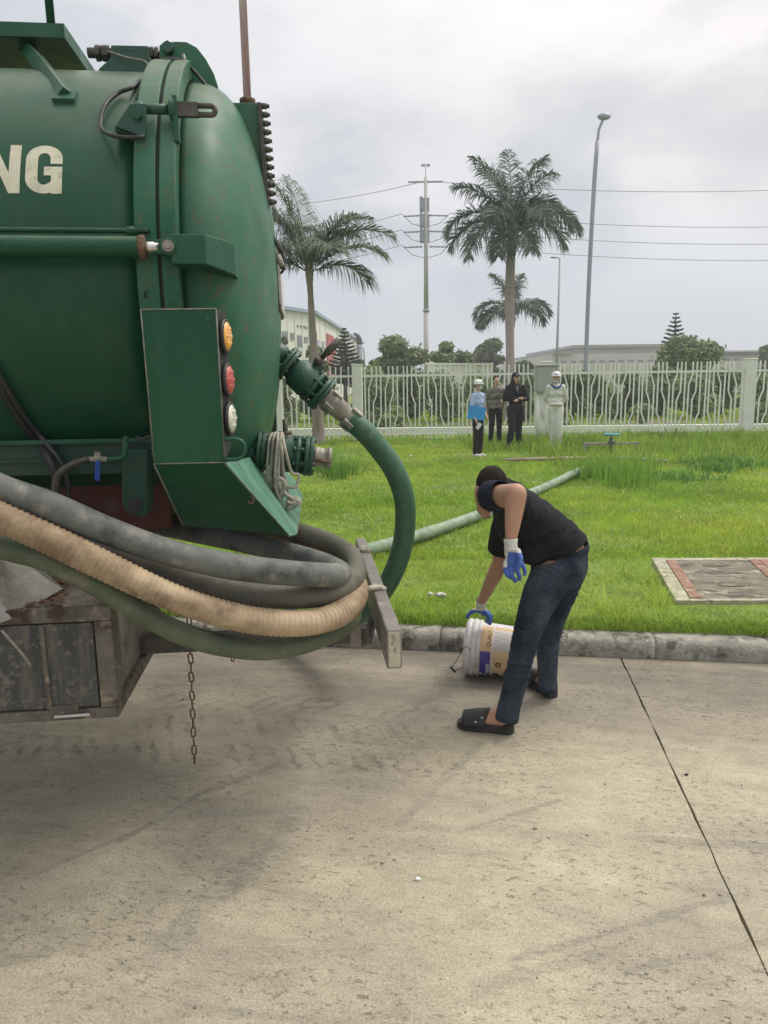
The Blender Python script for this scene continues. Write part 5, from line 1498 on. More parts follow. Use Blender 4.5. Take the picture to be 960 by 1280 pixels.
# stem and lever of the upper valve
s0 = A+ax*(.085); sd_ = (tp(398, 452, 0)-tp(386, 472, 0)).normalized()
q = MB(); base = tp(388, 474, .0); q.cyl(base, base+sd_*.085, .030, seg=10); q.box(base+sd_*.05, (.05, .05, .03)); q.box(base+sd_*.02+ax*.03, (.07, .06, .03)); part(q, 'valve_bonnet', 'green_valve', body, bevel=.004)
l0, l1 = tp(398, 452, -.02), tp(424, 425, -.02)
q = MB(); q.tube([l0, l0.lerp(l1, .35), l0.lerp(l1, .4), l1], [.012, .012, .018, .019], 12); q.ell(l0, .024, 10); part(q, 'valve_lever', 'darksteel', body)
# lower valve, horizontal
yL = -.36
A2, B2, E2, ax2, body2 = gate_valve((300, 566), (327, 564), (386, 570), (409, 572), yL, None, False)
q = MB(); c2v = E2-B2; l2 = c2v.length; q.lathe(B2+ax2*.016, ax2, [(0, .040), (.01, .044), (l2*.35, .044), (l2*.36, .041), (l2*.8, .041), (l2*.82, .047), (l2*1.0, .047), (l2*1.02, .036)], 24)
cap = part(q, 'dust_cap', 'steel')
q = MB(); q.tube([B2+ax2*.03+Vector((0, -.046, -.01)), B2+ax2*(l2*1.15)+Vector((0, -.052, -.012))], [.009, .006], 6); part(q, 'cap_lever', 'rust', cap)
sb = tp(357, 549, yL)
q = MB(); q.cyl(sb-Vector((0, 0, .03)), sb+Vector((0, 0, .02)), .034, seg=10); q.cyl(sb+Vector((0, 0, .02)), sb+Vector((0, 0, .035)), .028, seg=6); q.cyl(sb, sb+Vector((0, 0, .085)), .011, seg=8); q.b2(sb+Vector((-.035, -.02, .012)), sb+Vector((.02, .02, .022))); part(q, 'valve_stem', 'darksteel', body2)

# far mudguard plate behind the door
poly([(322, 470), (344, 464), (347, 562), (300, 570)], .45, .01, 'rear_support', 'dark_green')

# ---------------- tail lamp bracket
yS = -1.15
side = poly([(176, 387), (270, 386), (281, 577.5), (193, 579.5)], yS, .005, 'lamp_bracket', 'green', bevel=.0015)
for (a, c) in (((176, 387), (270, 386)), ((176, 387), (193, 579)), ((270, 386), (281, 578)), ((193, 580), (281, 578))):
    q = MB(); q.tube([tp(*a, yS-.0015), tp(*c, yS-.0015)], .0022, 6); part(q, 'chipped_edge', 'edge', side)
back = MB(); back.b2(tp(176, 387, yS)+Vector((.002, .005, -.003)), Vector((tp(193, 560, yS).x+.006, yS+.05, tp(193, 570, yS).z))); part(back, 'bracket_lip', 'green', side)
top_ = MB(); a_, e_ = tp(177, 387, yS), tp(269, 386, yS); top_.b2((a_.x, yS+.005, a_.z-.005), (e_.x, yS+.12, a_.z-.001)); part(top_, 'bracket_top', 'green', side)
# lamp board, angled
n0 = tp(270, 386, yS+.004); n1 = tp(281, 577, yS+.004)
bd = Vector((.020, .118, 0))
q = MB(); q.prism([n0, n0+bd, Vector((n1.x, n1.y, n1.z+.09))+bd, Vector((n1.x, n1.y, n1.z+.03))+bd*.6, n1], Vector((-.004, .001, 0))); lb_ = part(q, 'lamp_board', 'seal', bevel=.003)
bn = Vector((bd.y, -bd.x, 0)).normalized()
uu = (n1-n0).normalized(); 
for (py_, m_, nm) in ((418, 'amber', 'amber_lamp'), (473, 'redlens', 'red_lamp'), (523, 'clearlens', 'clear_lamp')):
    f = (py_-386)/(577-386)
    c_ = n0.lerp(n1, f)+bd*.52+bn*.002
    rl = .046
    q = MB(); q.lathe(c_, bn, [(0, rl*1.18), (.012, rl*1.18), (.014, rl*1.02), (.006, rl*1.0)], 28); lh = part(q, 'lamp_bezel', 'black', lb_)
    q = MB(); q.lathe(c_+bn*.004, bn, [(0, rl), (.010, rl*.98), (.015, rl*.75), (.017, rl*.35), (.0175, .001)], 28); part(q, nm, m_, lb_)
    pat = {'amber_lamp': (.02, .02), 'red_lamp': (0.02, .0), 'clear_lamp': (.02, .02)}[nm]
    bw2 = bd.normalized()
    for k in range(7):
        an = k*math.pi/3; rr_ = 0 if k == 6 else .026
        o = c_+bn*.0150+bw2*rr_*math.cos(an)+Vector((0, 0, rr_*math.sin(an)))
        q = MB(); q.ell(o, .0085, 8); part(q, 'lamp_bulb', m_, lb_)
# grab loop
q = MB(); q.tube(cr([tp(280, 549, yS-.0), tp(296, 549, yS-.01), tp(305, 555, yS-.01), tp(305, 568, yS-.01), tp(297, 574, yS-.01), tp(281, 574, yS)], .01), .0062, 8); part(q, 'grab_loop', 'green_worn')
# lower skirt
def yk(py): return yS+.002+.22*(py-579)/90
skp = [(192.5, 580), (281, 578), (301, 602), (361, 669.5), (275, 661), (229, 658), (212, 628), (200, 599)]
q = MB(); q.prism([tp(a, c, yk(c)) for a, c in skp], (0, .005, .001)); sk = part(q, 'skirt_panel', 'green', bevel=.0015)
for a, c in (((281, 578), (361, 669)), ((192.5, 580), (229, 658))):
    q = MB(); q.tube([tp(*a, yk(a[1])-.002), tp(*c, yk(c[1])-.002)], .0025, 6); part(q, 'chipped_edge', 'edge', sk)
d0, d1 = TM @ tp(281, 578, yk(578)), TM @ tp(361, 669.5, yk(669.5))
pn = (d1-d0).cross((TY+Vector((0.0, 0, -.02))).normalized()).normalized()
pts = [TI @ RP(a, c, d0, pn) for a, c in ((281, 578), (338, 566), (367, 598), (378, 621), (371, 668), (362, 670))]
q = MB(); q.prism(pts, Vector((-.004, 0, -.004))); part(q, 'splash_plate', 'green_skylit', bevel=.001)
e1, e2, e3 = pts[2], pts[3], pts[4]
q = MB(); q.tube([e1, e2, e3], .0025, 5); part(q, 'plate_edge', 'edge')
q = MB(); q.tube(cr([tp(313, 620, yk(620)-.003), tp(317, 626, yk(620)-.008), tp(313, 630, yk(620)-.008), tp(310, 626, yk(620)-.006)], .004), .003, 6); part(q, 'hook', 'rust')
c_ = tp(260, 398, yS-.002); 
for (a, c) in ((260, 398), (272, 572)):
    c_ = tp(a, c, yS-.004); q = MB(); q.cyl(c_, c_+Vector((0, .006, 0)), .008, seg=8); part(q, 'rivet', 'green_worn')

# ---------------- frame below the tank
zt_ = tp(80, 553, -.72).z; zb_ = tp(80, 594, -.72).z
q = MB(); q.b2((-6.5, -.72, zb_), (tp(200, 570, -.72).x+.03, .72, zt_)); sub = part(q, 'sub_frame', 'dark_green', bevel=.004)
q = MB(); q.b2((-6.5, -.745, zt_-.004), (tp(200, 570, -.72).x+.03, -.722, zt_+.012)); part(q, 'frame_lip', 'green_worn', sub)
q = MB(); q.b2((-6.5, -.735, zt_-.07), (tp(200, 570, -.72).x+.03, -.722, zt_-.06)); part(q, 'frame_lip', 'dark_green', sub)
zr0, zr1 = tp(120, 606, -.45).z, tp(120, 655, -.45).z-.03
xr = tp(212, 630, -.45).x
for ys_ in (-.45, .40):
    q = MB(); q.b2((-6.5, ys_, zr1), (xr, ys_+.06, zr0)); part(q, 'chassis_rail', 'redbeam', bevel=.004)
q = MB(); q.b2((xr-.1, -.39, zr1), (xr-.04, .40, zr0)); part(q, 'cross_member', 'redbeam', bevel=.004)
# hanger bracket
hb = poly([(152, 562), (184, 562), (184, 640), (178, 648), (158, 640), (152, 628)], -.80, .12, 'hanger_bracket', 'dark_green', bevel=.006)
c_ = tp(168, 631, -.81); q = MB(); q.cyl(c_, c_+Vector((0, .02, 0)), .026, seg=16); q.cyl(c_-Vector((0, .01, 0)), c_, .014, seg=6); part(q, 'bracket_bolt', 'black', hb)
q = MB(); q.tube(cr([tp(157, 545, -.84), tp(156, 566, -.85), tp(150, 573, -.85), tp(128, 574, -.85)], .012), .010, 10); pp_ = part(q, 'drain_pipe', 'green_worn')
q = MB(); q.tube([tp(108, 574, -.86), tp(134, 574, -.86)], .010, 10); q.ell(tp(122, 573, -.86), (.018, .016, .016), 10); q.box(tp(122, 567, -.86), (.02, .015, .012)); bv_ = part(q, 'ball_valve', 'steel')
q = MB(); q.prism([tp(119, 576, -.88), tp(125, 576, -.88), tp(124.5, 601, -.88), tp(118, 601, -.88)], (0, .008, 0)); part(q, 'valve_handle', 'bluehandle', bv_, bevel=.002)
cabl([tp(111, 574, -.86), tp(95, 578, -.87), tp(78, 588, -.88), tp(70, 600, -.88), tp(68, 625, -.88)], .013, 'drain_hose', 'darksteel')
cabl([tcyl(-6, 470, RT+.025), tcyl(14, 508, RT+.02), tcyl(30, 532, RT+.02), tcyl(48, 553, RT+.02), tp(62, 575, -.78), tp(70, 600, -.78), tp(72, 640, -.78)], .014, 'rubber_pipe')
cabl([tcyl(-10, 452, RT+.022), tcyl(10, 488, RT+.02), tcyl(30, 520, RT+.02), tcyl(50, 545, RT+.02), tp(72, 572, -.76), tp(84, 600, -.76), tp(86, 640, -.76)], .011, 'rubber_pipe')
cabl([tp(170, 545, -.85), tp(178, 549, -.87), tp(188, 545, -.87), tp(196, 550, -.86)], .007, 'cable')
cabl([tp(182, 372, -.95), tp(181, 366, -.96), tp(184, 363, -.96)], .004, 'cable')
# rear axle, wheels off to the left, dark gear box under the rails
for ys_ in (-1.0, .62):
    q = MB(); q.lathe((-3.3, ys_, .52), (0, 1, 0), [(0, .30), (.02, .47), (.06, .52), (.34, .52), (.38, .47), (.38, .30)], 40); wl = part(q, 'wheel', 'black')
    q = MB(); q.lathe((-3.3, ys_-.005, .52), (0, 1, 0), [(0, .30), (.06, .27), (.08, .12), (.0, .10)], 30); part(q, 'rim', 'steel', wl)
q = MB(); q.cyl((-3.3, -.9, .52), (-3.3, .9, .52), .09); part(q, 'axle', 'darksteel')
q = MB(); q.b2((-1.25, -.35, zr1-.02), (-.35, .38, zr1+.14)); part(q, 'spring_carrier', 'darksteel', bevel=.02)
q = MB(); q.b2((-6.5, -.40, zr1), (-.35, .39, zr1+.01)); part(q, 'floor_plate', 'seal')
# ---------------- rear beam under the hoses and the bumper bar
yN = -1.20
nn0 = tp(493, 812, yN)
hN = tp(493, 787, yN).z-tp(493, 836, yN).z
nf = tx(449, 682, nn0.x+.0)
bt = nn0.z+hN/2
wB = .052
yF = tz(452, 672, bt).y
q = MB()
q.b2((nn0.x-wB/2, yN, bt-hN), (nn0.x+wB/2, yF, bt))
bum = part(q, 'rear_bumper', 'bumper', bevel=.006)
q = MB(); q.b2((nn0.x-wB/2+.006, yN-.002, bt-hN+.007), (nn0.x+wB/2-.006, yN-.001+.003, bt-.007)); part(q, 'end_plate', 'bumper_end', bum, bevel=.001)
for f in (.32, .77):
    y_ = yN+(yF-yN)*f
    q = MB(); q.tube(cr([(nn0.x+wB*.45, y_, bt+.002), (nn0.x, y_+.01, bt+.009), (nn0.x-wB*.7, y_-.005, bt+.012), (nn0.x-wB*1.6, y_, bt+.004)], .01), [.012]*len(cr([(nn0.x+wB*.45, y_, bt+.002), (nn0.x, y_+.01, bt+.009), (nn0.x-wB*.7, y_-.005, bt+.012), (nn0.x-wB*1.6, y_, bt+.004)], .01)), 8); part(q, 'weld_tab', 'bumper_end', bum)
# hanging support plates
hp = tz(470, 745, bt)
q = MB(); q.b2((nn0.x-.13, hp.y-.03, bt-.20), (nn0.x-.085, hp.y+.03, bt+.005)); part(q, 'bumper_arm', 'bumper', bum, bevel=.008)
q = MB(); q.tube([(nn0.x-.10, hp.y, bt-.19), (nn0.x-.05, hp.y+.1, bt-.22), (nn0.x-.01, hp.y+.2, bt-.12)], .02, 8); part(q, 'bumper_brace', 'darksteel', bum)
zb2 = bt-.17
q = MB(); q.b2((-1.8, hp.y+.02, zb2-.03), (nn0.x-.05, hp.y+.09, zb2+.03)); q.b2((-1.8, hp.y+.95, zb2-.03), (nn0.x-.05, hp.y+1.02, zb2+.03)); part(q, 'under_beam', 'darksteel', bevel=.005)
q = MB(); q.b2((nn0.x-.40, hp.y+.1, zb2-.025), (nn0.x-.34, hp.y+.95, zb2+.025)); part(q, 'under_beam', 'bumper', bevel=.005)
for xx in (-1.05, -.35):
    q = MB(); q.b2((xx, -.42, zb2), (xx+.06, -.36, zr1)); part(q, 'drop_post', 'darksteel')

# ---------------- tool box
yT = -1.2
xR = tp(145, 850, yT).x
zT = tp(133, 758, yT).z; zB = tp(144, 897, yT).z
dT = .78
fw = .055
xL = -2.5
box_ = MB()
box_.b2((xL, yT+.02, zB+.02), (xR-.02, yT+dT, zT-.012))
tb = part(box_, 'tool_box', 'boxside', bevel=.004)
q = MB()
q.b2((xL, yT, zT-.048), (xR, yT+.019, zT)); part(q, 'frame_rail', 'box', tb, bevel=.004)
q = MB(); q.b2((xL, yT+.001, zB), (xR, yT+.019, zB+.035)); part(q, 'frame_rail', 'box', tb, bevel=.004)
q = MB(); q.b2((xR-fw, yT+.0005, zB+.036), (xR, yT+.019, zT-.049)); part(q, 'frame_rail', 'box', tb, bevel=.004)
q = MB(); q.b2((xR-.019, yT+.020, zB), (xR, yT+dT, zB+.045)); part(q, 'frame_rail', 'box', tb, bevel=.004)
q = MB(); q.b2((xR-.019, yT+.020, zB+.046), (xR-.002, yT+.10, zT-.03)); part(q, 'frame_rail', 'box', tb, bevel=.004)
q = MB(); q.b2((xR-.019, yT+dT-.09, zB+.046), (xR-.002, yT+dT, zT-.03)); part(q, 'frame_rail', 'box', tb, bevel=.004)
q = MB(); q.b2((xR-.019, yT+.020, zT-.029), (xR, yT+dT, zT)); part(q, 'frame_rail', 'box', tb, bevel=.004)
q = MB(); q.b2((xL, yT+.020, zT-.011), (xR-.02, yT+dT, zT-.001)); part(q, 'box_lid', 'box', tb)
q = MB(); q.b2((xL, yT+.006, zB+.042), (xR-fw-.006, yT+.0185, zT-.054)); dr = part(q, 'door_panel', 'boxdoor', tb, bevel=.003)
s0, s1 = tp(48, 784, yT), tp(58, 784, yT)
q = MB(); q.prism([tp(48, 783, yT), tp(54, 783, yT), tp(65, 886, yT), tp(59, 888, yT)], (0, .005, 0)); part(q, 'door_strap', 'box', dr, bevel=.001)
q = MB(); q.prism([tp(62, 884, yT-.002), tp(98, 880, yT-.002), tp(98, 892, yT-.002), tp(62, 896, yT-.002)], (0, .008, 0)); part(q, 'latch_plate', 'box', dr, bevel=.001)
q = MB(); q.tube([tp(68, 896.5, yT-.008), tp(112, 893, yT-.008)], .005, 8); part(q, 'latch_bolt', 'paper', dr)
q = MB(); q.tube(cr([tp(2, 788, yT-.03), tp(18, 806, yT-.04), tp(33, 824, yT-.04), tp(38, 833, yT-.04)], .01), .0042, 8); part(q, 'latch_rod', 'steel', dr)
# litter on the lid
q = MB()
for i in range(260):
    c_ = tz(random.uniform(28, 84), random.uniform(722, 768), zT)
    f = (c_.y-yT)
    if c_.y < yT+.02 or c_.x > xR-.05: continue
    q.box(c_+Vector((0, 0, .006)), (random.uniform(.008, .022), random.uniform(.006, .014), .003), Matrix.Rotation(random.uniform(0, 3), 3, 'Z') @ Matrix.Rotation(random.uniform(-.5, .5), 3, 'X'))
part(q, 'leaf_litter', 'leaflitter', tb, kind='stuff', label='brown dead leaves gathered on the tool box lid')
# checker plate guard leaning on the box
pA_ = tp(78, 736, -1.06); pB_ = tp(14, 774, -1.205); 
pC_ = tp(-60, 800, -1.26); pD_ = tp(-60, 640, -1.12); pE_ = tp(0, 664, -1.08)
gd = MB(); gd.prism([pA_, pB_, pC_, pD_, pE_], Vector((0, .006, 0))); gp = part(gd, 'checker_plate', 'checker', bevel=.001)
e1_ = (pA_-pB_); nrm_ = (pA_-pB_).cross(pD_-pB_).normalized()
if nrm_.y > 0: nrm_ = -nrm_
q = MB()
ux_ = (pE_-pD_).normalized(); vx_ = nrm_.cross(ux_)
poly2 = [((p_-pB_).dot(ux_), (p_-pB_).dot(vx_)) for p_ in (pA_, pB_, pC_, pD_, pE_)]
def inside(x_, y_):
    c_, n_ = False, len(poly2)
    for k in range(n_):
        (x1_, y1_), (x2_, y2_) = poly2[k], poly2[(k+1) % n_]
        if (y1_ > y_) != (y2_ > y_) and x_ < (x2_-x1_)*(y_-y1_)/(y2_-y1_)+x1_: c_ = not c_
    return c_
plates = [(pA_, pB_, pC_), (pA_, pC_, pD_), (pA_, pD_, pE_)]
for i in range(-60, 60):
    for j in range(-60, 60):
        uu_, vv_ = i*.0155, j*.0155
        if not inside(uu_, vv_): continue
        base_ = pB_+ux_*uu_+vx_*vv_
        # drop onto whichever facet of the slightly folded sheet lies there
        best = None
        for (a_, e_, f_) in plates:
            nn_ = (e_-a_).cross(f_-a_).normalized()
            if abs(nn_.dot(nrm_)) < .2: continue
            c_ = base_+nrm_*((a_-base_).dot(nn_)/nrm_.dot(nn_))
            s1_, s2_, s3_ = (e_-a_).cross(c_-a_).dot(nn_), (f_-e_).cross(c_-e_).dot(nn_), (a_-f_).cross(c_-f_).dot(nn_)
            if min(s1_, s2_, s3_) > -1e-6: best = (c_, nn_ if nn_.dot(nrm_) > 0 else -nn_)
        if best is None: continue
        c_, nn_ = best
        an = R(45) if (i+j) % 2 else R(-45)
        dv = (ux_*math.cos(an)+vx_*math.sin(an)); dv = (dv-nn_*dv.dot(nn_)).normalized(); wv = nn_.cross(dv)
        k0 = c_+nn_*.0003
        q.add([k0-dv*.0085, k0+wv*.0026, k0+dv*.0085, k0-wv*.0026, k0+nn_*.0024], [(0, 1, 4), (1, 2, 4), (2, 3, 4), (3, 0, 4)])
print('tread', len(q.f))
part(q, 'tread_pattern', 'checker', gp, kind='stuff', label='raised diamond tread on the aluminium plate')

# ================================================================== CHAINS
def chain(px, y0, y1, Y, label, ln=.046, wd=.023, r=.0034, bend=8):
    a_ = P(px, y0, Y); e_ = P(px+bend, y1, Y)
    t = thing('chain', (a_.x, a_.y, e_.z), label, 'chain')
    me = None
    pitch = ln-2.2*r
    n = int((a_-e_).length/pitch)
    pr = None
    for i in range(n):
        f = i/n
        x_ = (a_.x+(e_.x-a_.x)*f)-a_.x; z_ = (a_.z-i*pitch)-e_.z
        if pr is None:
            q = MB(); pts = []
            for k in range(14):
                t_ = 2*math.pi*k/14
                pts.append(Vector(((wd/2-r)*math.cos(t_), 0, (ln/2-wd/2)*(1 if math.sin(t_) > 0 else -1)*(1 if abs(math.sin(t_)) > .01 else 0)+(wd/2-r)*math.sin(t_))))
            pts.append(pts[0].copy())
            q.tube(pts, r, 6, caps=False)
            pr = q.build('link', 'rust', t); o = pr
        else: o = copy_part(pr, t)
        o.location = (x_, 0, z_); o.rotation_euler = (random.uniform(-.1, .1), random.uniform(-.12, .12), (R(20) if i % 2 else R(108))+random.uniform(-.2, .2))
    return t
chain(236, 764, 968, 2.75, 'long rusty chain hanging from the truck over the concrete')
chain(292, 775, 832, 3.0, 'short rusty chain end just below the truck hoses', ln=.04, wd=.02, r=.003, bend=-1)

# ================================================================== HOSES
def hose(pts, r, m, label, rib=.0, pitch=.017, step=.006, seg=18, wob=.0, origin=None):
    c = cr([Vector(q) for q in pts], step)
    s_, rs = 0.0, []
    for i, p_ in enumerate(c):
        if i: s_ += (c[i]-c[i-1]).length
        rs.append(r*(1+rib*math.sin(2*math.pi*s_/pitch))*(1+wob*noise.noise(Vector((s_*3, r*50, 0)))))
    q = MB(); q.tube(c, rs, seg)
    return q.build('hose', m, label=label, cat='hose', group=None)
hose([P(-150, 545, 1.98), P(-70, 578, 2.06), P(0, 611, 2.12), P(60, 632, 2.15), P(130, 662, 2.19), P(210, 690, 2.24), P(290, 708, 2.30), P(360, 716, 2.36), P(405, 719, 2.44), P(424, 718, 2.56), P(415, 710, 2.72), P(380, 696, 2.90), P(320, 682, 3.10), P(250, 668, 3.30), P(180, 655, 3.5)],
     .0425, 'hose_grey', 'thick dark grey hose, topmost of the bundle on the truck side', rib=.012, pitch=.012, wob=.09)
hose([P(-120, 600, 2.14), P(0, 640, 2.22), P(100, 678, 2.27), P(200, 712, 2.32), P(265, 732, 2.36), P(330, 745, 2.40), P(395, 745, 2.46), P(430, 733, 2.56), P(445, 714, 2.74), P(438, 694, 2.90), P(414, 679, 3.04), P(380, 667, 3.14), P(330, 655, 3.3), P(270, 640, 3.5)],
     .0405, 'hose_olive', 'olive grey hose running just under the topmost dark hose of the bundle', rib=.006, pitch=.012, wob=.08)
hose([P(-130, 592, 1.98), P(-60, 618, 2.04), P(0, 646, 2.08), P(60, 673, 2.11), P(120, 702, 2.14), P(200, 740, 2.19), P(260, 762, 2.24), P(320, 776, 2.29), P(380, 779, 2.35), P(420, 769, 2.44), P(441, 752, 2.56), P(444, 730, 2.74), P(428, 710, 2.93), P(400, 694, 3.1), P(340, 680, 3.25), P(270, 662, 3.42), P(190, 645, 3.6)],
     .0435, 'hose_tan', 'tan ribbed hose looping across the middle of the truck hose bundle', rib=.040, pitch=.0175, step=.0040, wob=.09)
hose([P(-150, 650, 2.06), P(-60, 668, 2.12), P(0, 684, 2.16), P(60, 700, 2.18), P(120, 730, 2.20), P(175, 765, 2.23), P(225, 791, 2.27), P(275, 806, 2.32), P(330, 812, 2.37), P(380, 804, 2.44), P(425, 785, 2.55), P(440, 768, 2.72), P(425, 752, 2.95), P(380, 740, 3.1), P(300, 720, 3.3), P(220, 700, 3.5)],
     .0365, 'hose_green', 'dusty green hose, lowest of the bundle hanging over the tool box', rib=.008, pitch=.012, wob=.08)
# big loop from the valve, down behind the bumper, and out across the lawn
EW = TM @ E_
hp_ = [EW-(TM.to_3x3() @ ca)*.05, EW+(TM.to_3x3() @ ca)*.05, P(472, 558, EW.y+.02), P(492, 586, EW.y+.04), P(505, 622, EW.y+.06), P(506, 662, EW.y+.08), P(498, 700, EW.y+.12), P(481, 735, EW.y+.18), P(455, 765, EW.y+.35), P(405, 790, 4.15), P(345, 775, 4.55), P(300, 745, 5.0)]
z0h = .20
hp_ += [G(285, 715, z0h), G(320, 706, z0h), G(370, 700, z0h)]
hose(hp_, .0525, 'hose_loop', 'green suction hose looping down from the upper valve behind the bumper', rib=.010, pitch=.014, wob=.03)
hp2 = [G(370, 700, z0h), G(430, 693, z0h), G(480, 682, z0h), G(540, 664, z0h), G(600, 643, z0h), G(650, 622, z0h), G(690, 605, z0h), G(712, 594, .22), G(728, 587, .24)]
hose(hp2, .056, 'hose_lawn', 'pale green hose lying straight across the lawn behind the bending man', rib=.02, pitch=.05, step=.02, wob=.09)
c_ = hp2[0]
# rope on the lower valve
rope = MB()
def rp(pts, r=.0068):
    rope.tube(cr(pts, .008), r, 7)
for k, (xo, y0_, y1_, dxx) in enumerate(((338, 541, 628, 2), (342, 540, 612, 10), (346, 541, 618, 6), (349, 540, 606, 22), (344, 541, 634, 14))):
    yy = yL-.10-.008*k
    rp([tp(xo+2, y0_+8, yL+.02), tp(xo+3, y0_+1, yL-.04), tp(xo-1+k, y0_+8, yy), tp(xo-3+k, 570, yy-.01), tp(xo-4+k, 600, yy-.01), tp(xo+dxx*.3, y1_, yy), tp(xo+dxx*.8+2, y1_+3, yy), tp(xo+dxx+3, y1_-12, yy+.01), tp(xo+dxx*.6+2, 590, yy+.01), tp(xo+4+k, 560, yy), tp(xo+4, y0_+2, yL-.03)])
rp([tp(345, 600, yL-.14), tp(352, 612, yL-.15), tp(360, 620, yL-.15), tp(366, 624, yL-.15)], .009)
for k in range(5):
    c_ = tp(367, 626+k*1.6, yL-.15)
    rope.tube([c_+Vector((.024*math.cos(a+k), .018*math.sin(a), .012*math.sin(a+k*1.3))) for a in np.linspace(0, 6.4, 13)], .0085, 7)
rp([tp(350, 620, yL-.15), tp(356, 606, yL-.16), tp(350, 598, yL-.16), tp(344, 606, yL-.15), tp(350, 624, yL-.15)], .0085)
rope.v = [TM @ v for v in rope.v]
rope.build('rope', 'rope', label='coil of grey rope with a knot hung over the lower valve', cat='rope')
# ================================================================== PAINT BUCKET
bx1 = P(585, 806, 3.99); bx2 = P(668, 812, 3.90)
B0 = Vector((bx1.x, 3.995, .162)); B1 = Vector((bx2.x, 3.905, .142))
bax = (B1-B0).normalized(); bL = (B1-B0).length
bside = Vector((0, 0, 1)).cross(bax).normalized()
if bside.y > 0: bside = -bside
bup = bax.cross(bside).normalized()
if bup.z < 0: bup = -bup
bucket = thing('paint_bucket', (B0.x, B0.y, 0), 'white plastic paint bucket with tan and purple print, lying on its side by the kerb', 'bucket')
def brad(u): return .151-(.151-.136)*u
def BK(u, an, off=.0):
    return B0+bax*(u*bL)+(bside*math.cos(an)+bup*math.sin(an))*(brad(u)+off)
q = MB()
q.lathe(B0, bax, [(0, .150), (.0, .158), (.012, .160), (.014, .155), (.03, .155), (.032, .161), (.046, .161), (.048, .154), (.062, .154), (.064, .158), (.072, .158), (.074, brad(.2))]+[(bL*f, brad(f)) for f in np.linspace(.22, .97, 8)]+[(bL*.985, brad(1)-.003), (bL*.986, brad(1)-.010), (bL, brad(1)-.010)], 64)
bk = q.build('bucket_body', 'plastic_white', bucket, world=True)
q = MB(); q.lathe(B0-bax*.004, bax, [(0, .002), (0, .120), (-.006, .125), (-.006, .150), (.010, .156)], 64, caps=False); q.build('lid', 'plastic_white', bucket, world=True)
def sheet(u0, u1, a0, a1, m, name, off=.0008, n=14):
    q = MB()
    vs = [BK(u0+(u1-u0)*i/3, R(a0+(a1-a0)*j/n), off) for j in range(n+1) for i in range(4)]
    q.add(vs, [(j*4+i, j*4+i+1, (j+1)*4+i+1, (j+1)*4+i) for j in range(n) for i in range(3)], True)
    return q.build(name, m, bucket, world=True)
lab = sheet(.215, .975, -75, 78, 'orange_print', 'printed_label')
sheet(.385, .97, 18, 66, 'paper', 'text_panel', .0013)
sheet(.225, .38, -74, 14, 'purple', 'brand_panel', .0013)
sheet(.30, .385, 17, 77, 'orange_print', 'side_band', .0013)
sheet(.385, .41, -70, 78, 'paper', 'divider', .0010)
for k in range(9):
    a_ = 20+k*5
    sheet(.42, .42+(.42 if k % 3 else .30), a_, a_+1.6, 'plastic_white' if k % 2 else 'hair', 'text_line', .0017) if False else sheet(.42, .42+(.46 if k % 3 else .34), a_, a_+.9, 'bumper', 'text_line', .0017)
def btext(txt, u, a_start, size_u, m, name, off=.002, bold=.02, ratio=1.0):
    """text read upwards round the bucket: glyph x -> angle, glyph y -> -u (toward the lid)"""
    cu = bpy.data.curves.new('t', 'FONT'); cu.body = txt; cu.offset = bold; cu.resolution_u = 3
    o = bpy.data.objects.new('t', cu); COL.objects.link(o)
    dg = bpy.context.evaluated_depsgraph_get(); ev = o.evaluated_get(dg); m2 = ev.to_mesh()
    q = MB()
    vs = [BK((u-v.co.y*size_u/bL), R(a_start)+v.co.x*size_u*ratio/.145, off) for v in m2.vertices]
    q.add(vs, [tuple(p.vertices) for p in m2.polygons])
    ev.to_mesh_clear(); bpy.data.objects.remove(o); bpy.data.curves.remove(cu)
    return q.build(name, m, bucket, world=True, recalc=False)
btext('LY', .325, -66, .058, 'white', 'lettering', bold=.03)
btext('PRINT', .372, -42, .028, 'white', 'lettering', bold=.02)
btext('QUALY', .368, 24, .030, 'brown_print', 'lettering', bold=.02)
# round emblem and dark flecks on the tan panel
def disc(u, an, r, m, name, hole=0.0, off=.002):
    q = MB(); n = 18
    vs = []
    for k in range(n):
        t_ = 2*math.pi*k/n
        vs.append(BK(u+r*math.cos(t_)/bL, R(an)+r*math.sin(t_)/.145, off))
    if hole:
        for k in range(n):
            t_ = 2*math.pi*k/n
            vs.append(BK(u+hole*math.cos(t_)/bL, R(an)+hole*math.sin(t_)/.145, off))
        q.add(vs, [(k, (k+1) % n, n+(k+1) % n, n+k) for k in range(n)])
    else: q.add(vs, [tuple(range(n))])
    return q.build(name, m, bucket, world=True, recalc=False)
disc(.50, -13, .017, 'brown_print', 'emblem', .007)
for (u_, a_, r_) in ((.47, -48, .020), (.56, -60, .024), (.66, -34, .028), (.72, -50, .02), (.62, -42, .016)):
    disc(u_, a_, r_, 'seal' if r_ < .022 else 'brown_print', 'dark_print', off=.0015+r_*.01)
sheet(.93, 1.0, 30, 60, 'strip', 'price_sticker', .0018, 6)
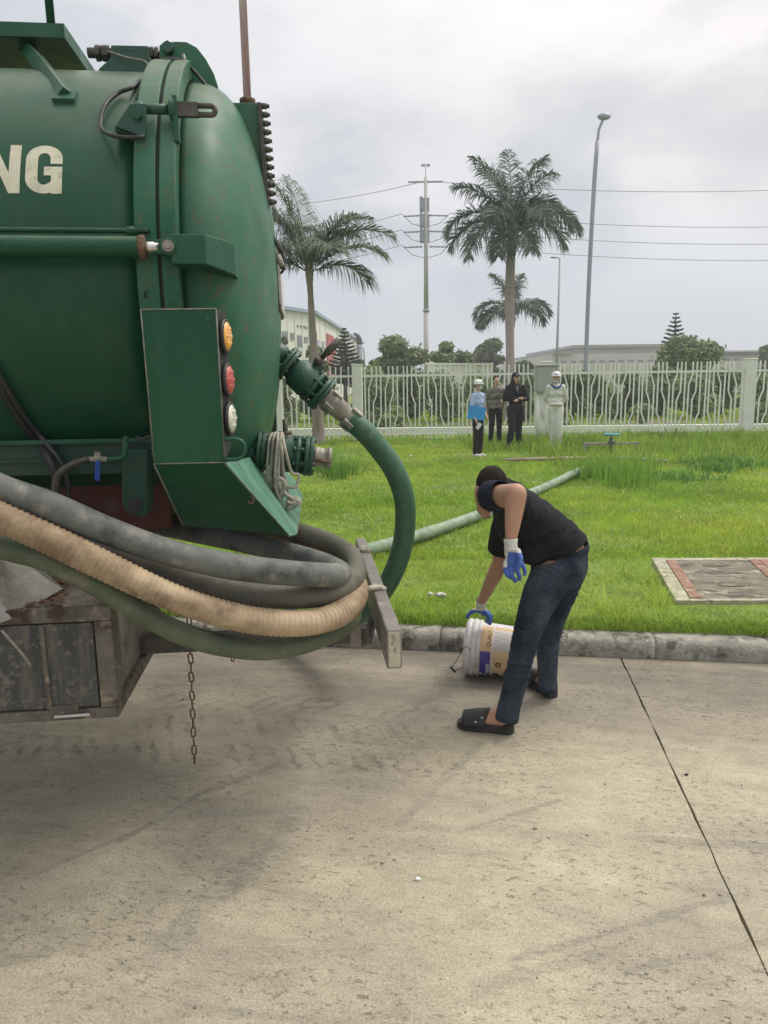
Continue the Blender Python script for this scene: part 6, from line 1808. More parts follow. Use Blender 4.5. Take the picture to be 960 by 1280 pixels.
# wire bail hanging toward the camera side
bq = P(590, 797, 3.84)
q = MB(); bpts = [BK(.10, R(12), .004), P(582, 808, 3.80), P(572, 823, 3.80), P(565, 835, 3.81), P(568, 838.5, 3.82), P(577, 835, 3.84), P(584, 832.5, 3.90), BK(.10, R(-50), .004)]
q.tube(cr(bpts, .01), .0022, 6); q.build('wire_handle', 'darksteel', bucket, world=True)
q = MB(); q.cyl(P(562.5, 833.5, 3.81), P(569, 840, 3.82), .0065, seg=8); q.build('grip', 'black', bucket, world=True)
q = MB(); q.ell(BK(.10, R(12), .004), .009, 8); q.build('ear', 'plastic_white', bucket, world=True)

# ================================================================== BENDING MAN
foot_c = (G(612, 914)+G(682, 872))/2
man = thing('person', (foot_c.x, foot_c.y, 0), 'person in black shirt, dark jeans, blue coated gloves and black sandals, bending over the bucket', 'person')
def cut(b, p, n):
    """drop faces whose centre lies beyond the plane (on the side of n)"""
    n = Vector(n)
    fs, ss = [], []
    for f in b.f:
        c = sum((b.v[i] for i in f), Vector())/len(f)
        if (c-p).dot(n) <= 0: fs.append(f); ss.append(True)
    used = sorted({i for f in fs for i in f}); mp = {j: i for i, j in enumerate(used)}
    # pull border vertices onto the plane for a clean hem
    b.v = [b.v[j] for j in used]
    b.f = [[mp[i] for i in f] for f in fs]
    b.s = [True]*len(fs); b.m = [0]*len(fs)
    from collections import Counter
    ec = Counter()
    for f in b.f:
        for k in range(len(f)):
            e = tuple(sorted((f[k], f[(k+1) % len(f)]))); ec[e] += 1
    bd_ = {i for e, c in ec.items() if c == 1 for i in e}
    for i in bd_:
        v = b.v[i]; d = (v-p).dot(n)/n.length_squared
        if abs(d)*n.length < .03: b.v[i] = v-n*d
    return b
def solid(o, th, off=-1):
    s_ = o.modifiers.new('thickness', 'SOLIDIFY'); s_.thickness = th; s_.offset = off
    return o
def pts(l): return [P(*q) for q in l]
# foot frames
def footframe(heel, toe):
    d = (toe-heel); d.z = 0; d.normalize()
    return d, Vector((-d.y, d.x, 0))
nh, nto = G(640, 916), G(579, 908)
fh, fto = G(692, 872), G(668, 856)
fh.z = fto.z = nh.z = nto.z = 0
nd, nw_ = footframe(nh, nto)
fd_, fw_ = footframe(fh, fto)
nto = nh+nd*.262; fto = fh+fd_*.262
# --- body (one continuous skin)
b = MB()
A_near = P(634, 893, 3.25); A_far = P(685, 856, 3.63)
limb(b, pts([(690, 718, 3.37), (662, 775, 3.30), (655, 802, 3.27)])+[A_near], [.08, .050, .042, .033])
limb(b, pts([(706, 716, 3.57), (690, 775, 3.62), (684, 806, 3.63)])+[A_far], [.08, .048, .040, .031])
for (h_, d_, w__, an) in ((nh, nd, nw_, A_near), (fh, fd_, fw_, A_far)):
    z0_ = .042
    b.ell(h_+d_*.035+Vector((0, 0, z0_+.030)), (.034, .034, .034))
    limb(b, [an, h_+d_*.05+Vector((0, 0, z0_+.050)), h_+d_*.13+Vector((0, 0, z0_+.022)), h_+d_*.195+Vector((0, 0, z0_+.012))], [.033, .034, .024, .016], 12)
    limb(b, [h_+d_*.05+w__*.012+Vector((0, 0, z0_+.022)), h_+d_*.14+w__*.018+Vector((0, 0, z0_+.014)), h_+d_*.20+w__*.022+Vector((0, 0, z0_+.010))], [.030, .020, .015], 12)
    limb(b, [h_+d_*.05-w__*.012+Vector((0, 0, z0_+.022)), h_+d_*.14-w__*.018+Vector((0, 0, z0_+.014)), h_+d_*.19-w__*.022+Vector((0, 0, z0_+.010))], [.030, .020, .015], 12)
    for k, (sd_, ln_) in enumerate(((-.034, .205), (-.017, .222), (0, .226), (.016, .226), (.034, .232))):
        sgn = 1 if h_ is fh else -1
        limb(b, [h_+d_*.18+w__*sd_*sgn+Vector((0, 0, z0_+.014)), h_+d_*ln_+w__*sd_*sgn+Vector((0, 0, z0_+.010))], [.012, .010 if k < 4 else .013], 8)
for (px, py, Y, rx, ry, rz) in ((699, 708, 3.47, .115, .150, .105), (704, 692, 3.47, .106, .145, .10), (692, 674, 3.46, .085, .125, .080), (668, 652, 3.44, .085, .13, .085), (648, 636, 3.41, .075, .135, .070)):
    b.ell(P(px, py, Y), (rx, ry, rz), 18)
limb(b, pts([(640, 622, 3.40), (630, 614, 3.39), (618, 612, 3.38)]), [.062, .056, .058])
b.ell(P(613.5, 607, 3.38), (.070, .088, .086), 20)
b.ell(P(610, 622, 3.40), (.062, .070, .070), 18)
b.ell(P(607.5, 634, 3.40), (.045, .050, .050), 16)
b.ell(P(608, 643, 3.43), (.026, .034, .022), 12)
b.ell(P(602, 632, 3.475), (.014, .020, .018), 10)   # nose, facing away and down
b.ell(P(604, 640, 3.455), (.020, .018, .012), 10)
b.ell(P(595.0, 615, 3.33), (.009, .020, .031), 10)  # ear
b.ell(P(598.2, 616, 3.355), (.012, .014, .020), 8)
SHn, ELn, WRn = P(618, 622, 3.24), P(645, 617.5, 3.03), P(638.5, 676, 2.99)
b.ell(SHn, (.06, .07, .06), 14)
limb(b, [P(640, 626, 3.38), SHn, ELn, ELn.lerp(WRn, .25), ELn.lerp(WRn, .6), WRn], [.07, .056, .0455, .042, .034, .0235], 16)
SHf, ELf, WRf = P(634, 645, 3.57), P(625, 704, 3.66), P(601.5, 753, 3.83)
limb(b, [P(645, 634, 3.45), SHf, SHf.lerp(ELf, .5), ELf, ELf.lerp(WRf, .3), ELf.lerp(WRf, .7), WRf], [.07, .056, .047, .041, .040, .031, .024], 16)
# hands inside the gloves keep the body whole
b.ell(P(640, 692, 2.985), (.020, .014, .026), 10)
b.ell(P(600.5, 761, 3.86), (.020, .015, .012), 10)
ob = organic(b, .0060, 5)
body = ob.build('body', 'skin', man, world=True)
# --- hair: close-cropped cap
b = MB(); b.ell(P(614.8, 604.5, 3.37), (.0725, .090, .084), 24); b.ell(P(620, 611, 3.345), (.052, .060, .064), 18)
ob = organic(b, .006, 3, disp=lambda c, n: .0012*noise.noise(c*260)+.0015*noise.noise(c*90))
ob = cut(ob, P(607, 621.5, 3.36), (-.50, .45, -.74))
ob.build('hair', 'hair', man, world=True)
# --- jeans
def wrinkle(amp, centres, base=.0025):
    def f(c, n):
        d = base*noise.noise(c*14)
        for (p_, ax_, rad, fr) in centres:
            w_ = math.exp(-((c-p_).length/rad)**2)
            if w_ > .03:
                t_ = (c-p_).dot(ax_)
                ph = fr*t_+2.2*noise.noise(c*8)+1.5*noise.noise(c*17)
                s_ = math.sin(ph)
                d += amp*w_*(abs(s_)*-1.2+.5)
        return d
    return f
b = MB()
for (px, py, Y, rx, ry, rz) in ((697, 711, 3.46, .128, .165, .105), (702, 697, 3.47, .122, .155, .11), (712, 706, 3.50, .085, .13, .10), (708, 682, 3.47, .105, .14, .08), (704, 712, 3.38, .10, .085, .10), (711, 710, 3.56, .085, .085, .10)):
    b.ell(P(px, py, Y), (rx, ry, rz), 20)
limb(b, pts([(692, 716, 3.37), (678, 740, 3.33), (668, 764, 3.30), (659, 790, 3.275), (653, 814, 3.265), (648, 838, 3.26), (642, 862, 3.26), (636, 884, 3.255), (634, 897, 3.25)]), [.105, .089, .078, .066, .061, .058, .055, .055, .056], 22)
limb(b, pts([(706, 716, 3.56), (698, 745, 3.59), (690, 772, 3.61), (685, 800, 3.62), (684.5, 828, 3.635), (684, 850, 3.64), (685, 862, 3.64)]), [.10, .084, .070, .060, .054, .052, .054], 22)
ax1_ = (P(636, 884, 3.255)-P(659, 790, 3.275)).normalized()
ax2_ = (P(684, 850, 3.64)-P(690, 772, 3.61)).normalized()
ax3_ = Vector((.5, .1, -.85)).normalized()
W_j = wrinkle(.0090, [(P(657, 788, 3.2), ax1_, .10, 150), (P(655, 808, 3.2), (ax1_+Vector((.5, 0, 0))).normalized(), .08, 170), (P(637, 880, 3.2), ax1_, .065, 190), (P(648, 840, 3.2), ax1_, .10, 90), (P(684, 852, 3.6), ax2_, .06, 190), (P(686, 800, 3.6), ax2_, .10, 130),
                      (P(690, 735, 3.3), ax3_, .09, 120), (P(680, 706, 3.34), Vector((.3, 0, 1)).normalized(), .07, 140), (P(715, 745, 3.55), ax3_, .06, 120)])
ob = organic(b, .0070, 5, disp=W_j)
cutJ = P(664, 699.5, 3.45); nJ = Vector((-.31, 0, .95))
ob = cut(ob, cutJ, nJ)
ob = cut(ob, A_near+Vector((0, 0, -.018)), Vector((-.35, 0, -1)).normalized()) if False else ob
# trouser hems: cut below each ankle
def cut_local(ob, p, n, rad):
    n = Vector(n).normalized()
    keep = []
    for f in ob.f:
        c = sum((ob.v[i] for i in f), Vector())/len(f)
        if (c-p).dot(n) > 0 and (c-p).length < rad: continue
        keep.append(f)
    used = sorted({i for f in keep for i in f}); mp = {j: i for i, j in enumerate(used)}
    ob.v = [ob.v[j] for j in used]; ob.f = [[mp[i] for i in f] for f in keep]; ob.s = [True]*len(keep); ob.m = [0]*len(keep)
    return ob
ob = cut_local(ob, P(633, 899, 3.25), (-.15, 0, -1), .14)
ob = cut_local(ob, P(685, 860.5, 3.64), (.1, 0, -1), .12)
jeans_bvh_v, jeans_bvh_f = [v.copy() for v in ob.v], [list(f) for f in ob.f]
jeans = ob.build('jeans', 'jeans', man, world=True)
solid(jeans, .004)
jb = BVHTree.FromPolygons(jeans_bvh_v, jeans_bvh_f)
def drape(pix, r, name, m, parent, bvh, flat=.5, step=.004, off=0.0):
    out = []
    for i in range(len(pix)-1):
        (x0_, y0_), (x1_, y1_) = pix[i], pix[i+1]
        n = max(2, int(math.hypot(x1_-x0_, y1_-y0_)/1.2))
        for k in range(n):
            d = ray(x0_+(x1_-x0_)*k/n, y0_+(y1_-y0_)*k/n).normalized()
            h = bvh.ray_cast(CO, d)
            if h[0] is not None: out.append(h[0]-d*off)
    if len(out) > 2:
        q = MB(); q.tube(out, r, 6); return q.build(name, m, parent, world=True)
# back pocket outline, waistband, belt loops, side seam
drape([(667, 697), (680, 700), (697, 703), (712, 705)], .0022, 'pocket_seam', 'stitch', jeans, jb)
drape([(677, 700), (674, 718), (670, 737), (680, 743), (687, 746), (697, 734), (711, 712)], .0018, 'pocket_seam', 'stitch', jeans, jb)
drape([(672, 696), (690, 690), (712, 688), (728, 692)], .0020, 'waistband_seam', 'stitch', jeans, jb)
drape([(666, 700), (682, 694.5), (700, 692), (716, 694)], .0014, 'yoke_seam', 'stitch', jeans, jb)
drape([(717, 679), (719, 686), (720, 694)], .0045, 'belt_loop', 'jeans', jeans, jb, off=.002)
drape([(683, 682), (684, 690)], .0045, 'belt_loop', 'jeans', jeans, jb, off=.002)
drape([(729, 690), (728, 705), (722, 722)], .0018, 'seat_seam', 'stitch', jeans, jb)
drape([(674, 745), (662, 775), (654, 800), (650, 830), (644, 860), (640, 885)], .0012, 'side_seam', 'stitch', jeans, jb)
drape([(620, 892), (628, 897), (636, 899), (645, 898)], .0025, 'hem_seam', 'stitch', jeans, jb)
# --- shirt
b = MB()
for (px, py, Y, rx, ry, rz) in ((704, 690, 3.47, .125, .165, .115), (694, 674, 3.465, .120, .165, .112), (680, 662, 3.455, .118, .168, .112), (664, 650, 3.44, .118, .175, .112), (650, 638, 3.42, .108, .175, .100), (640, 630, 3.41, .092, .165, .088), (668, 680, 3.45, .10, .145, .095), (645, 660, 3.47, .085, .14, .10), (712, 680, 3.48, .09, .14, .075), (664, 693, 3.42, .055, .11, .045)):
    b.ell(P(px, py, Y), (rx, ry, rz), 20)
limb(b, pts([(640, 622, 3.40), (630, 614, 3.39)]), [.075, .064])
limb(b, [P(642, 638, 3.48), P(636, 652, 3.56), P(628, 680, 3.61), P(625, 700, 3.645)], [.09, .078, .068, .064], 18)
limb(b, [P(645, 632, 3.34), P(634, 626, 3.28)], [.085, .070], 18)
sdir_ = (P(704, 688, 3.47)-P(645, 630, 3.41)).normalized()
W_s = wrinkle(.010, [(P(655, 680, 3.35), Vector((.9, 0, .4)).normalized(), .10, 100), (P(690, 668, 3.33), Vector((.6, 0, -.8)).normalized(), .10, 75), (P(640, 640, 3.3), Vector((.7, 0, .7)).normalized(), .07, 120), (P(725, 672, 3.4), Vector((.3, 0, -1)).normalized(), .06, 120), (P(660, 640, 3.28), Vector((.95, 0, -.2)).normalized(), .07, 110)], .004)
ob = organic(b, .0075, 7, disp=W_s)
ob = cut(ob, P(664, 702.5, 3.45), (.41, 0, -.912))
ob = cut_local(ob, P(626, 688.5, 3.63), (P(626, 694, 3.63)-P(632, 672, 3.6)), .11)
shirt = ob.build('shirt', 'shirt', man, world=True)
solid(shirt, .004, 1)
# --- navy sleeve of the near arm
b = MB()
limb(b, [P(628, 624, 3.33), P(616, 620, 3.25), P(621, 619, 3.20), P(636, 617, 3.085)], [.078, .068, .064, .053], 20)
b.ell(P(612, 625, 3.24), (.05, .06, .045), 14)
b.ell(P(608, 617, 3.25), (.035, .05, .04), 14)
ob = organic(b, .006, 5, disp=wrinkle(.004, [(P(616, 620, 3.15), Vector((.6, 0, .8)).normalized(), .07, 110)], .003))
sl_n = (ELn-SHn).normalized()
ob = cut(ob, P(627.5, 619, 3.155), sl_n+Vector((.35, 0, .12)))
sv = ob.build('sleeve', 'sleeve', man, world=True)
solid(sv, .003, 1)
# thin white trims by the collar and on the chest
for l_ in ([(613, 636), (614.5, 641), (613, 645)],):
    q = MB(); q.tube([P(x_, y_, 3.235) for x_, y_ in l_], .0055, 6); q.build('collar_trim', 'white', man, world=True)
# --- near glove
def glove(palm_prims, fingers, cuff, white_test, voxel=.0032):
    b = MB()
    for e_ in palm_prims: b.ell(*e_)
    for ch, rs in fingers: limb(b, ch, rs, 12)
    ob = organic(b, voxel, 3, fac=.4)
    for i, f in enumerate(ob.f):
        c = sum((ob.v[k] for k in f), Vector())/len(f)
        n = (ob.v[f[1]]-ob.v[f[0]]).cross(ob.v[f[2]]-ob.v[f[0]]).normalized()
        ob.m[i] = 1 if white_test(c, n) else 0
    g = ob.build('glove', ['glove_blue', 'glove_white'], man, world=True, recalc=False)
    q = MB(); c0, c1, r0_, r1_ = cuff
    ax_ = (c1-c0)
    q.lathe(c0, ax_, [(0, r0_), (.1*ax_.length, r0_+.002), (.5*ax_.length, r0_*.97), (ax_.length, r1_)], 24, caps=False)
    q.build('glove_cuff', 'glove_white', g, world=True)
    return g
Yg = 2.985
pal_ = [(P(639.5, 691, Yg), (.031, .022, .034), 14), (P(641, 700, Yg), (.034, .020, .030), 14), (P(638.2, 683, Yg), (.026, .0235, .022), 12)]
fing = [
    ([P(632.5, 703, Yg), P(631.5, 712, Yg-.008), P(634, 718.5, Yg-.014), P(638, 722, Yg-.004)], [.0112, .0104, .0098, .0088]),
    ([P(639, 705, Yg), P(639, 715, Yg-.014), P(641, 722, Yg-.022), P(644, 726.5, Yg-.010)], [.0115, .0106, .0100, .0090]),
    ([P(645.5, 704, Yg), P(646.5, 713, Yg-.016), P(649, 719, Yg-.024), P(649.5, 724, Yg-.006)], [.0112, .0104, .0096, .0086]),
    ([P(650, 700, Yg+.004), P(653.5, 707, Yg-.006), P(656, 713, Yg-.012), P(656, 718, Yg-.006)], [.0102, .0094, .0088, .0080]),
    ([P(647, 689, Yg-.012), P(650.5, 697, Yg-.034), P(650, 705, Yg-.046), P(647, 711, Yg-.046)], [.014, .0122, .0112, .0098])]
glove(pal_, fing, (P(638.2, 673.0, 2.99), P(638.8, 687, 2.986), .0275, .0290), lambda c, n: c.z > P(639, 689, Yg).z or c.x < P(633.6, 700, Yg).x and c.z > P(639, 708, Yg).z)
# --- far glove gripping the rim
Yf = 3.87
pal_ = [(P(601, 762.5, Yf), (.032, .026, .020), 14), (P(606, 766, Yf+.01), (.026, .024, .018), 14), (P(601, 757, Yf-.02), (.024, .022, .018), 12)]
fing = [
    ([P(607, 765, Yf-.020), P(611, 770, Yf-.026), P(612, 775, Yf-.022), P(611, 779, Yf-.006)], [.0112, .0104, .0096, .0085]),
    ([P(609, 765, Yf-.002), P(613.2, 770, Yf-.002), P(614, 775.5, Yf+.002), P(612.5, 780, Yf+.010)], [.0112, .0104, .0096, .0085]),
    ([P(609, 765, Yf+.020), P(612.5, 770, Yf+.022), P(613, 775, Yf+.026), P(611.5, 779, Yf+.03)], [.0108, .0100, .0092, .0084]),
    ([P(606, 766, Yf+.036), P(609, 770, Yf+.042), P(610, 774.5, Yf+.046), P(608, 778, Yf+.046)], [.0098, .0090, .0084, .0076]),
    ([P(596, 762, Yf-.014), P(590.5, 764.5, Yf-.010), P(586, 768, Yf+.0), P(583.8, 771.5, Yf+.008)], [.0135, .0118, .0105, .0090])]
glove(pal_, fing, (P(602, 750.5, 3.825), P(601, 759.5, 3.85), .0275, .0265), lambda c, n: c.z > P(601, 761.0, Yf).z)
# --- sandals
def sandal(h_, d_, w__, sgn):
    outline = [(-.012, .0), (-.008, .026), (.02, .042), (.07, .042), (.12, .044), (.17, .052), (.215, .052), (.245, .040), (.262, .018), (.264, -.012), (.25, -.034), (.215, -.046), (.17, -.046), (.12, -.038), (.07, -.036), (.02, -.036), (-.006, -.022)]
    ol = [h_+d_*a_+w__*(c_*sgn) for a_, c_ in outline]
    n = len(ol)
    cx_ = sum(ol, Vector())/n
    q = MB()
    lay = [(.0, .97), (.006, 1.0), (.018, 1.0), (.026, .975), (.040, 1.0), (.046, .985)]
    vs = []
    for z_, k_ in lay:
        for i_, p_ in enumerate(ol):
            v = cx_+(p_-cx_)*k_; u_ = (p_-h_).dot(d_)
            v.z = z_*(1.0-.30*max(0, (u_-.05)/.21))
            vs.append(v)
    fs = [(j*n+i, j*n+(i+1) % n, (j+1)*n+(i+1) % n, (j+1)*n+i) for j in range(len(lay)-1) for i in range(n)]
    fs += [tuple(range(n))[::-1], tuple(range((len(lay)-1)*n, len(lay)*n))]
    q.add(vs, fs, False)
    s_ = q.build('sandal', 'sandal', man, world=True, bevel=.003)
    # broad strap arched over the instep
    q = MB(); vs = []
    ns = 14
    for u_ in (.128, .145, .170, .195, .215, .230):
        for k in range(ns+1):
            t_ = math.pi*k/ns
            hgt = .084-.026*((u_-.128)/.1)
            wd = .057+.002*(u_-.1)/.1
            vs.append(h_+d_*(u_-.02*math.sin(t_)*(1 if u_ < .14 else -.3))+w__*(math.cos(t_)*wd+.004*sgn)+Vector((0, 0, .022+math.sin(t_)**.8*hgt)))
    q.add(vs, [(j*(ns+1)+k, j*(ns+1)+k+1, (j+1)*(ns+1)+k+1, (j+1)*(ns+1)+k) for j in range(5) for k in range(ns)], True)
    st_ = q.build('strap', 'sandal', s_, world=True); solid(st_, .006)
    return s_
sandal(nh, nd, nw_, -1)
sandal(fh, fd_, fw_, 1)
for (x_, y_) in ((594.5, 902.5), (602.5, 897)):
    q = MB(); q.ell(P(x_, y_, 3.235), (.005, .003, .003), 8); q.build('strap_mark', 'white', man, world=True)

# ================================================================== GROUP BY THE FENCE
def stander(px, yfeet, ytop, face, label, spec):
    """standing figure; local frame: -y is where it faces"""
    g = G(px, yfeet, .13)
    Hh = P(px, ytop, g.y).z-.13
    k = Hh/1.70
    t = thing('person', (g.x, g.y, .13), label, 'person', rz=face)
    M = MW[t.name]
    V = lambda x, y, z: Vector((x, y, z))*k
    sp = dict(hip=.085, fl=(-.11, .02), fr=(.11, -.02), el=(-.24, .03, 1.10), wl=(-.22, -.05, .86), er=(.24, .03, 1.10), wr=(.22, -.05, .86), w=1.0)
    sp.update(spec)
    w = sp['w']
    def leg(b, s, f, r):
        limb(b, [V(s*.085*w, 0, .90), V((s*.085+f[0])/2, f[1]-.01, .48), V(f[0], f[1]+.02, .10)], [r[0]*k, r[1]*k, r[2]*k], 12)
    # body
    b = MB()
    leg(b, -1, sp['fl'], (.07, .05, .038)); leg(b, 1, sp['fr'], (.07, .05, .038))
    for f in (sp['fl'], sp['fr']): limb(b, [V(f[0], f[1]+.03, .05), V(f[0]*1.1, f[1]-.13, .03)], [.04*k, .03*k], 10)
    for z, rx, ry in ((.93, .14, .095), (1.08, .125, .09), (1.24, .145, .10), (1.36, .15, .085)): b.ell(V(0, 0, z), (rx*k*w, ry*k, .11*k), 14)
    limb(b, [V(0, .005, 1.40), V(0, -.01, 1.52)], [.055*k, .05*k], 12)
    b.ell(V(0, -.015, 1.605), (.070*k, .085*k, .095*k), 16); b.ell(V(0, -.045, 1.545), (.05*k, .05*k, .05*k), 12)
    b.ell(V(0, -.103, 1.585), (.012*k, .018*k, .022*k), 8)
    for s in (-1, 1): b.ell(V(s*.074, -.005, 1.595), (.010*k, .018*k, .026*k), 8)
    for s, e, w2 in ((-1, sp['el'], sp['wl']), (1, sp['er'], sp['wr'])):
        limb(b, [V(s*.15*w, 0, 1.385), V(*e), V(*w2)], [.055*k, .042*k, .027*k], 12)
        d = (V(*w2)-V(*e)).normalized()
        b.ell(V(*w2)+d*.045*k, (.028*k, .028*k, .038*k), 10)
        for j in (-1.5, -.5, .5, 1.5):
            a0_ = V(*w2)+d*.07*k+Vector((.0, .014*j*k, 0)); limb(b, [a0_, a0_+d*.065*k], [.0105*k, .009*k], 6)
    ob = organic(b, .009, 3); ob.v = [M @ v for v in ob.v]
    ob.build('body', 'skin2', t, world=True)
    # eyes and mouth
    for s in (-1, 1):
        q = MB(); q.ell(V(s*.028, -.092, 1.612), (.011*k, .008*k, .006*k), 8); q.build('eye', 'hair', t)
    # trousers
    b = MB()
    lr = sp.get('lr', (.098, .075, .062))
    leg(b, -1, sp['fl'], lr); leg(b, 1, sp['fr'], lr)
    b.ell(V(0, .0, .93), (.155*k*w, .115*k, .11*k), 14); b.ell(V(0, 0, 1.0), (.14*k*w, .105*k, .08*k), 14)
    wr = wrinkle(.010, [(M @ V(sp['fl'][0], 0, .2), Vector((0, 0, 1)), .2, 60), (M @ V(sp['fr'][0], 0, .2), Vector((0, 0, 1)), .2, 60), (M @ V(0, 0, .75), Vector((.5, 0, .8)), .2, 50)], .006)
    ob = organic(b, .013, 4); ob.v = [M @ v for v in ob.v]
    ob.v = [v+Vector((v-(M @ V(0, 0, v.z/k))).xy.to_3d().normalized()*wr(v, None)) for v in ob.v]
    ob.build('trousers', sp['trousers'], t, world=True)
    # shirt or jacket
    b = MB()
    bz = sp.get('hem', .92)
    for z, rx, ry in ((bz+.06, .158, .118), (1.08, .152, .115), (1.24, .165, .118), (1.36, .165, .100)): b.ell(V(0, 0, z), (rx*k*w, ry*k, .12*k), 16)
    sl = sp.get('sleeve', 1.0)
    for s, e, w2 in ((-1, sp['el'], sp['wl']), (1, sp['er'], sp['wr'])):
        a_, e_, q_ = V(s*.155*w, 0, 1.385), V(*e), V(*w2)
        if sl >= 1: limb(b, [a_, e_, e_.lerp(q_, .92)], [.068*k, .056*k, .042*k], 12)
        else: limb(b, [a_, a_.lerp(e_, sl)], [.066*k, .060*k], 12)
    b.tube([V(0, 0, 1.38), V(0, -.005, 1.47)], [.085*k, .062*k], 12)
    ob = organic(b, .012, 4); ob.v = [M @ v for v in ob.v]
    ws = wrinkle(.010, [(M @ V(0, -.1, 1.1), Vector((.4, 0, .9)), .2, 55), (M @ V(0, -.1, 1.3), Vector((1, 0, .2)), .15, 60)], .008)
    ob.v = [v+Vector((v-(M @ V(0, 0, v.z/k))).xy.to_3d().normalized()*ws(v, None)) for v in ob.v]
    sh = ob.build('shirt', sp['shirt'], t, world=True)
    for f in (sp['fl'], sp['fr']):
        q = MB(); limb(q, [V(f[0], f[1]+.05, .045), V(f[0]*1.05, f[1]-.06, .045), V(f[0]*1.1, f[1]-.15, .035)], [.045*k, .046*k, .036*k], 12)
        ob = organic(q, .01, 2); ob.v = [M @ v for v in ob.v]; ob.build('shoe', sp['shoes'], t, world=True)
    if sp.get('helmet'):
        q = MB(); q.lathe(V(0, .0, 1.645), (0, 0, 1), [(0, .104*k), (.035*k, .102*k), (.065*k, .086*k), (.09*k, .055*k), (.100*k, .002)], 22); hl = q.build('hard_hat', 'white', t)
        q = MB(); q.lathe(V(0, -.02, 1.632), (0, 0, 1), [(0, .120*k), (.012*k, .122*k), (.018*k, .100*k)], 22); q.build('hat_brim', 'white', hl)
        q = MB(); q.box(V(0, -.108, 1.665), (.03*k, .006, .025*k)); q.build('hat_badge', 'bluehandle', hl)
        q = MB(); q.ell(V(0, .02, 1.60), (.078*k, .080*k, .06*k), 12); q.build('hair', 'hair', t)
    else:
        q = MB(); q.ell(V(0, .015, 1.640), (.080*k, .092*k, .078*k), 14); q.ell(V(0, .045, 1.59), (.073*k, .06*k, .08*k), 12); ob = organic(q, .009, 2, disp=lambda c, n: .006*noise.noise(c*50)); ob.v = [M @ v for v in ob.v]; ob.build('hair', 'hair', t, world=True)
    return t, V, k, M
# woman with folder
t, V, k, M = stander(597, 571.5, 476.5, R(38), 'person in white hard hat, mask and pale blue shirt, leftmost of the group', dict(trousers='blackcloth', shirt='blueshirt', shoes='glove_white', helmet=True, fl=(-.06, .0), fr=(.06, -.02), el=(-.20, .02, 1.10), wl=(-.17, -.10, .86), er=(.21, .05, 1.12), wr=(.14, -.12, .92), w=.86, sleeve=.75, lr=(.088, .062, .058), hem=.97))
q = MB(); q.ell(V(0, -.075, 1.56), (.052*k, .045*k, .045*k), 12); q.build('face_mask', 'mask', t)
fw = MB(); c_ = P(597, 515, t.location.y-.16); fw.box((0, 0, 0), (.34, .018, .26), Matrix.Rotation(R(8), 3, 'Y')); fw.v = [v+c_+Vector((-.02, -.0, -.02)) for v in fw.v]
fw.build('folder', 'folder', label='bright blue folder held against the side by the person in pale blue', cat='folder')
ph = MB(); ph.box((0, 0, 0), (.07, .012, .13), Matrix.Rotation(R(35), 3, 'Y')); c_ = P(598.5, 532.5, t.location.y-.22); ph.v = [v+c_ for v in ph.v]
ph.build('phone', 'phone', label='small white phone in the hand of the person with the blue folder', cat='phone')
# man in khaki
t, V, k, M = stander(619, 559, 471, R(14), 'bareheaded person in khaki grey shirt beside the one in pale blue', dict(trousers='blackcloth', shirt='khaki', shoes='blackcloth', fl=(-.13, .0), fr=(.12, .02), el=(-.25, .06, 1.12), wl=(-.20, .10, .92), er=(.25, .06, 1.12), wr=(.18, .14, .92), sleeve=.8, lr=(.09, .068, .058), w=1.05, hem=.92))
for s in (-1, 1):
    q = MB(); q.box(V(s*.085, -.128, 1.24), (.11*k, .012, .035*k)); q.build('pocket_flap', 'khaki', t, bevel=.003)
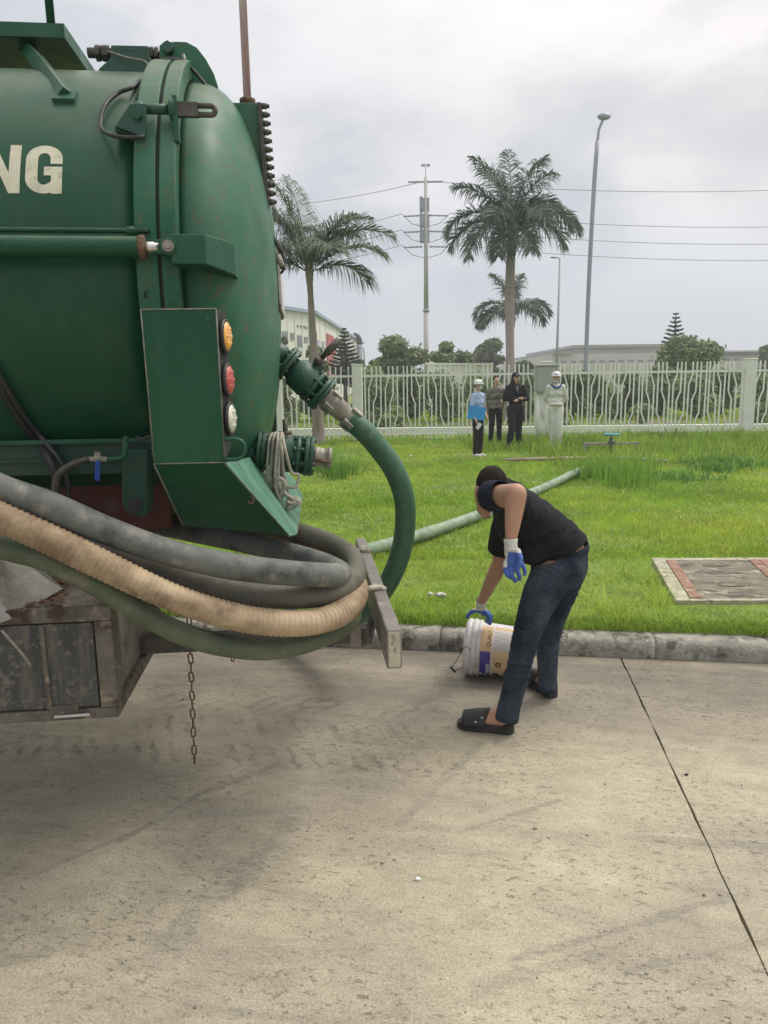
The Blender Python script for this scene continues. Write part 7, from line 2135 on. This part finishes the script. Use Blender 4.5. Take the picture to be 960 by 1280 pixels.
# dark hooded figure
t, V, k, M = stander(643, 560, 467, R(12), 'person in black cap and black jacket with folded arms', dict(trousers='blackcloth', shirt='blackcloth', shoes='blackcloth', fl=(-.20, -.18), fr=(.13, .05), el=(-.27, -.04, 1.13), wl=(.02, -.20, 1.14), er=(.27, -.04, 1.13), wr=(-.04, -.22, 1.10), w=1.12, hem=.86, lr=(.11, .085, .07)))
q = MB(); q.ell(V(0, .02, 1.55), (.098*k, .085*k, .16*k), 14); q.ell(V(0, .06, 1.44), (.14*k, .07*k, .09*k), 12)
ob = organic(q, .012, 3); ob.v = [M @ v for v in ob.v]; ob.build('hood', 'blackcloth', t, world=True)
q = MB(); q.lathe(V(0, .0, 1.635), (0, 0, 1), [(0, .088*k), (.05*k, .085*k), (.085*k, .05*k), (.095*k, .002)], 18); q.box(V(0, -.12, 1.64), (.12*k, .11*k, .012)); cp = q.build('cap', 'blackcloth', t)
q = MB(); q.box(V(0, -.092, 1.675), (.05*k, .006, .022*k)); q.build('cap_badge', 'mask', cp)
q = MB(); q.prism([V(-.04, -.115, 1.42), V(.04, -.115, 1.42), V(.0, -.135, 1.27)], (0, .01, 0)); q.build('undershirt', 'khaki', t)
# man in coveralls
t, V, k, M = stander(693, 560.5, 466.5, R(-10), 'person in white hard hat, stone coloured coveralls and blue scarf', dict(trousers='coverall', shirt='coverall', shoes='coverall', helmet=True, fl=(-.04, .02), fr=(.09, -.05), el=(-.22, .12, 1.12), wl=(-.10, .17, .98), er=(.24, .10, 1.12), wr=(.10, .18, .98), w=.98, hem=.98, lr=(.100, .080, .072)))
q = MB(); q.tube(cr([V(-.10, -.05, 1.44), V(0, -.10, 1.37), V(.10, -.05, 1.42), V(.06, .06, 1.46), V(-.06, .06, 1.46), V(-.10, -.05, 1.44)], .02), .026*k, 8); q.build('scarf', 'scarf', t)
q = MB(); q.ell(V(0, -.085, 1.505), (.048*k, .035*k, .025*k), 10); q.build('chin_mask', 'maskblue', t)
for s in (-1, 1):
    q = MB(); q.box(V(s*.09, -.130, 1.25), (.115*k, .012, .03*k)); q.build('pocket_flap', 'coverall', t, bevel=.003)
q = MB(); q.lathe(V(0, 0, .985), (0, 0, 1), [(0, .165*k), (.045*k, .165*k)], 20); q.build('waist_seam', 'coverall', t)

# ------------------------------------------------------------------ thin humid air
hm = bpy.data.materials.new('humid_air'); hm.use_nodes = True
ht = hm.node_tree; ht.nodes.clear()
hv = N(ht, 'ShaderNodeVolumePrincipled'); hv.inputs['Density'].default_value = 0.0022; hv.inputs['Color'].default_value = (.93, .95, 1, 1)
ho = N(ht, 'ShaderNodeOutputMaterial'); L(ht, hv.outputs[0], ho.inputs['Volume'])
q = MB(); q.b2((-120, -20, -1.6), (190, 190, 16.5)); q.build('haze', hm, kind='stuff')
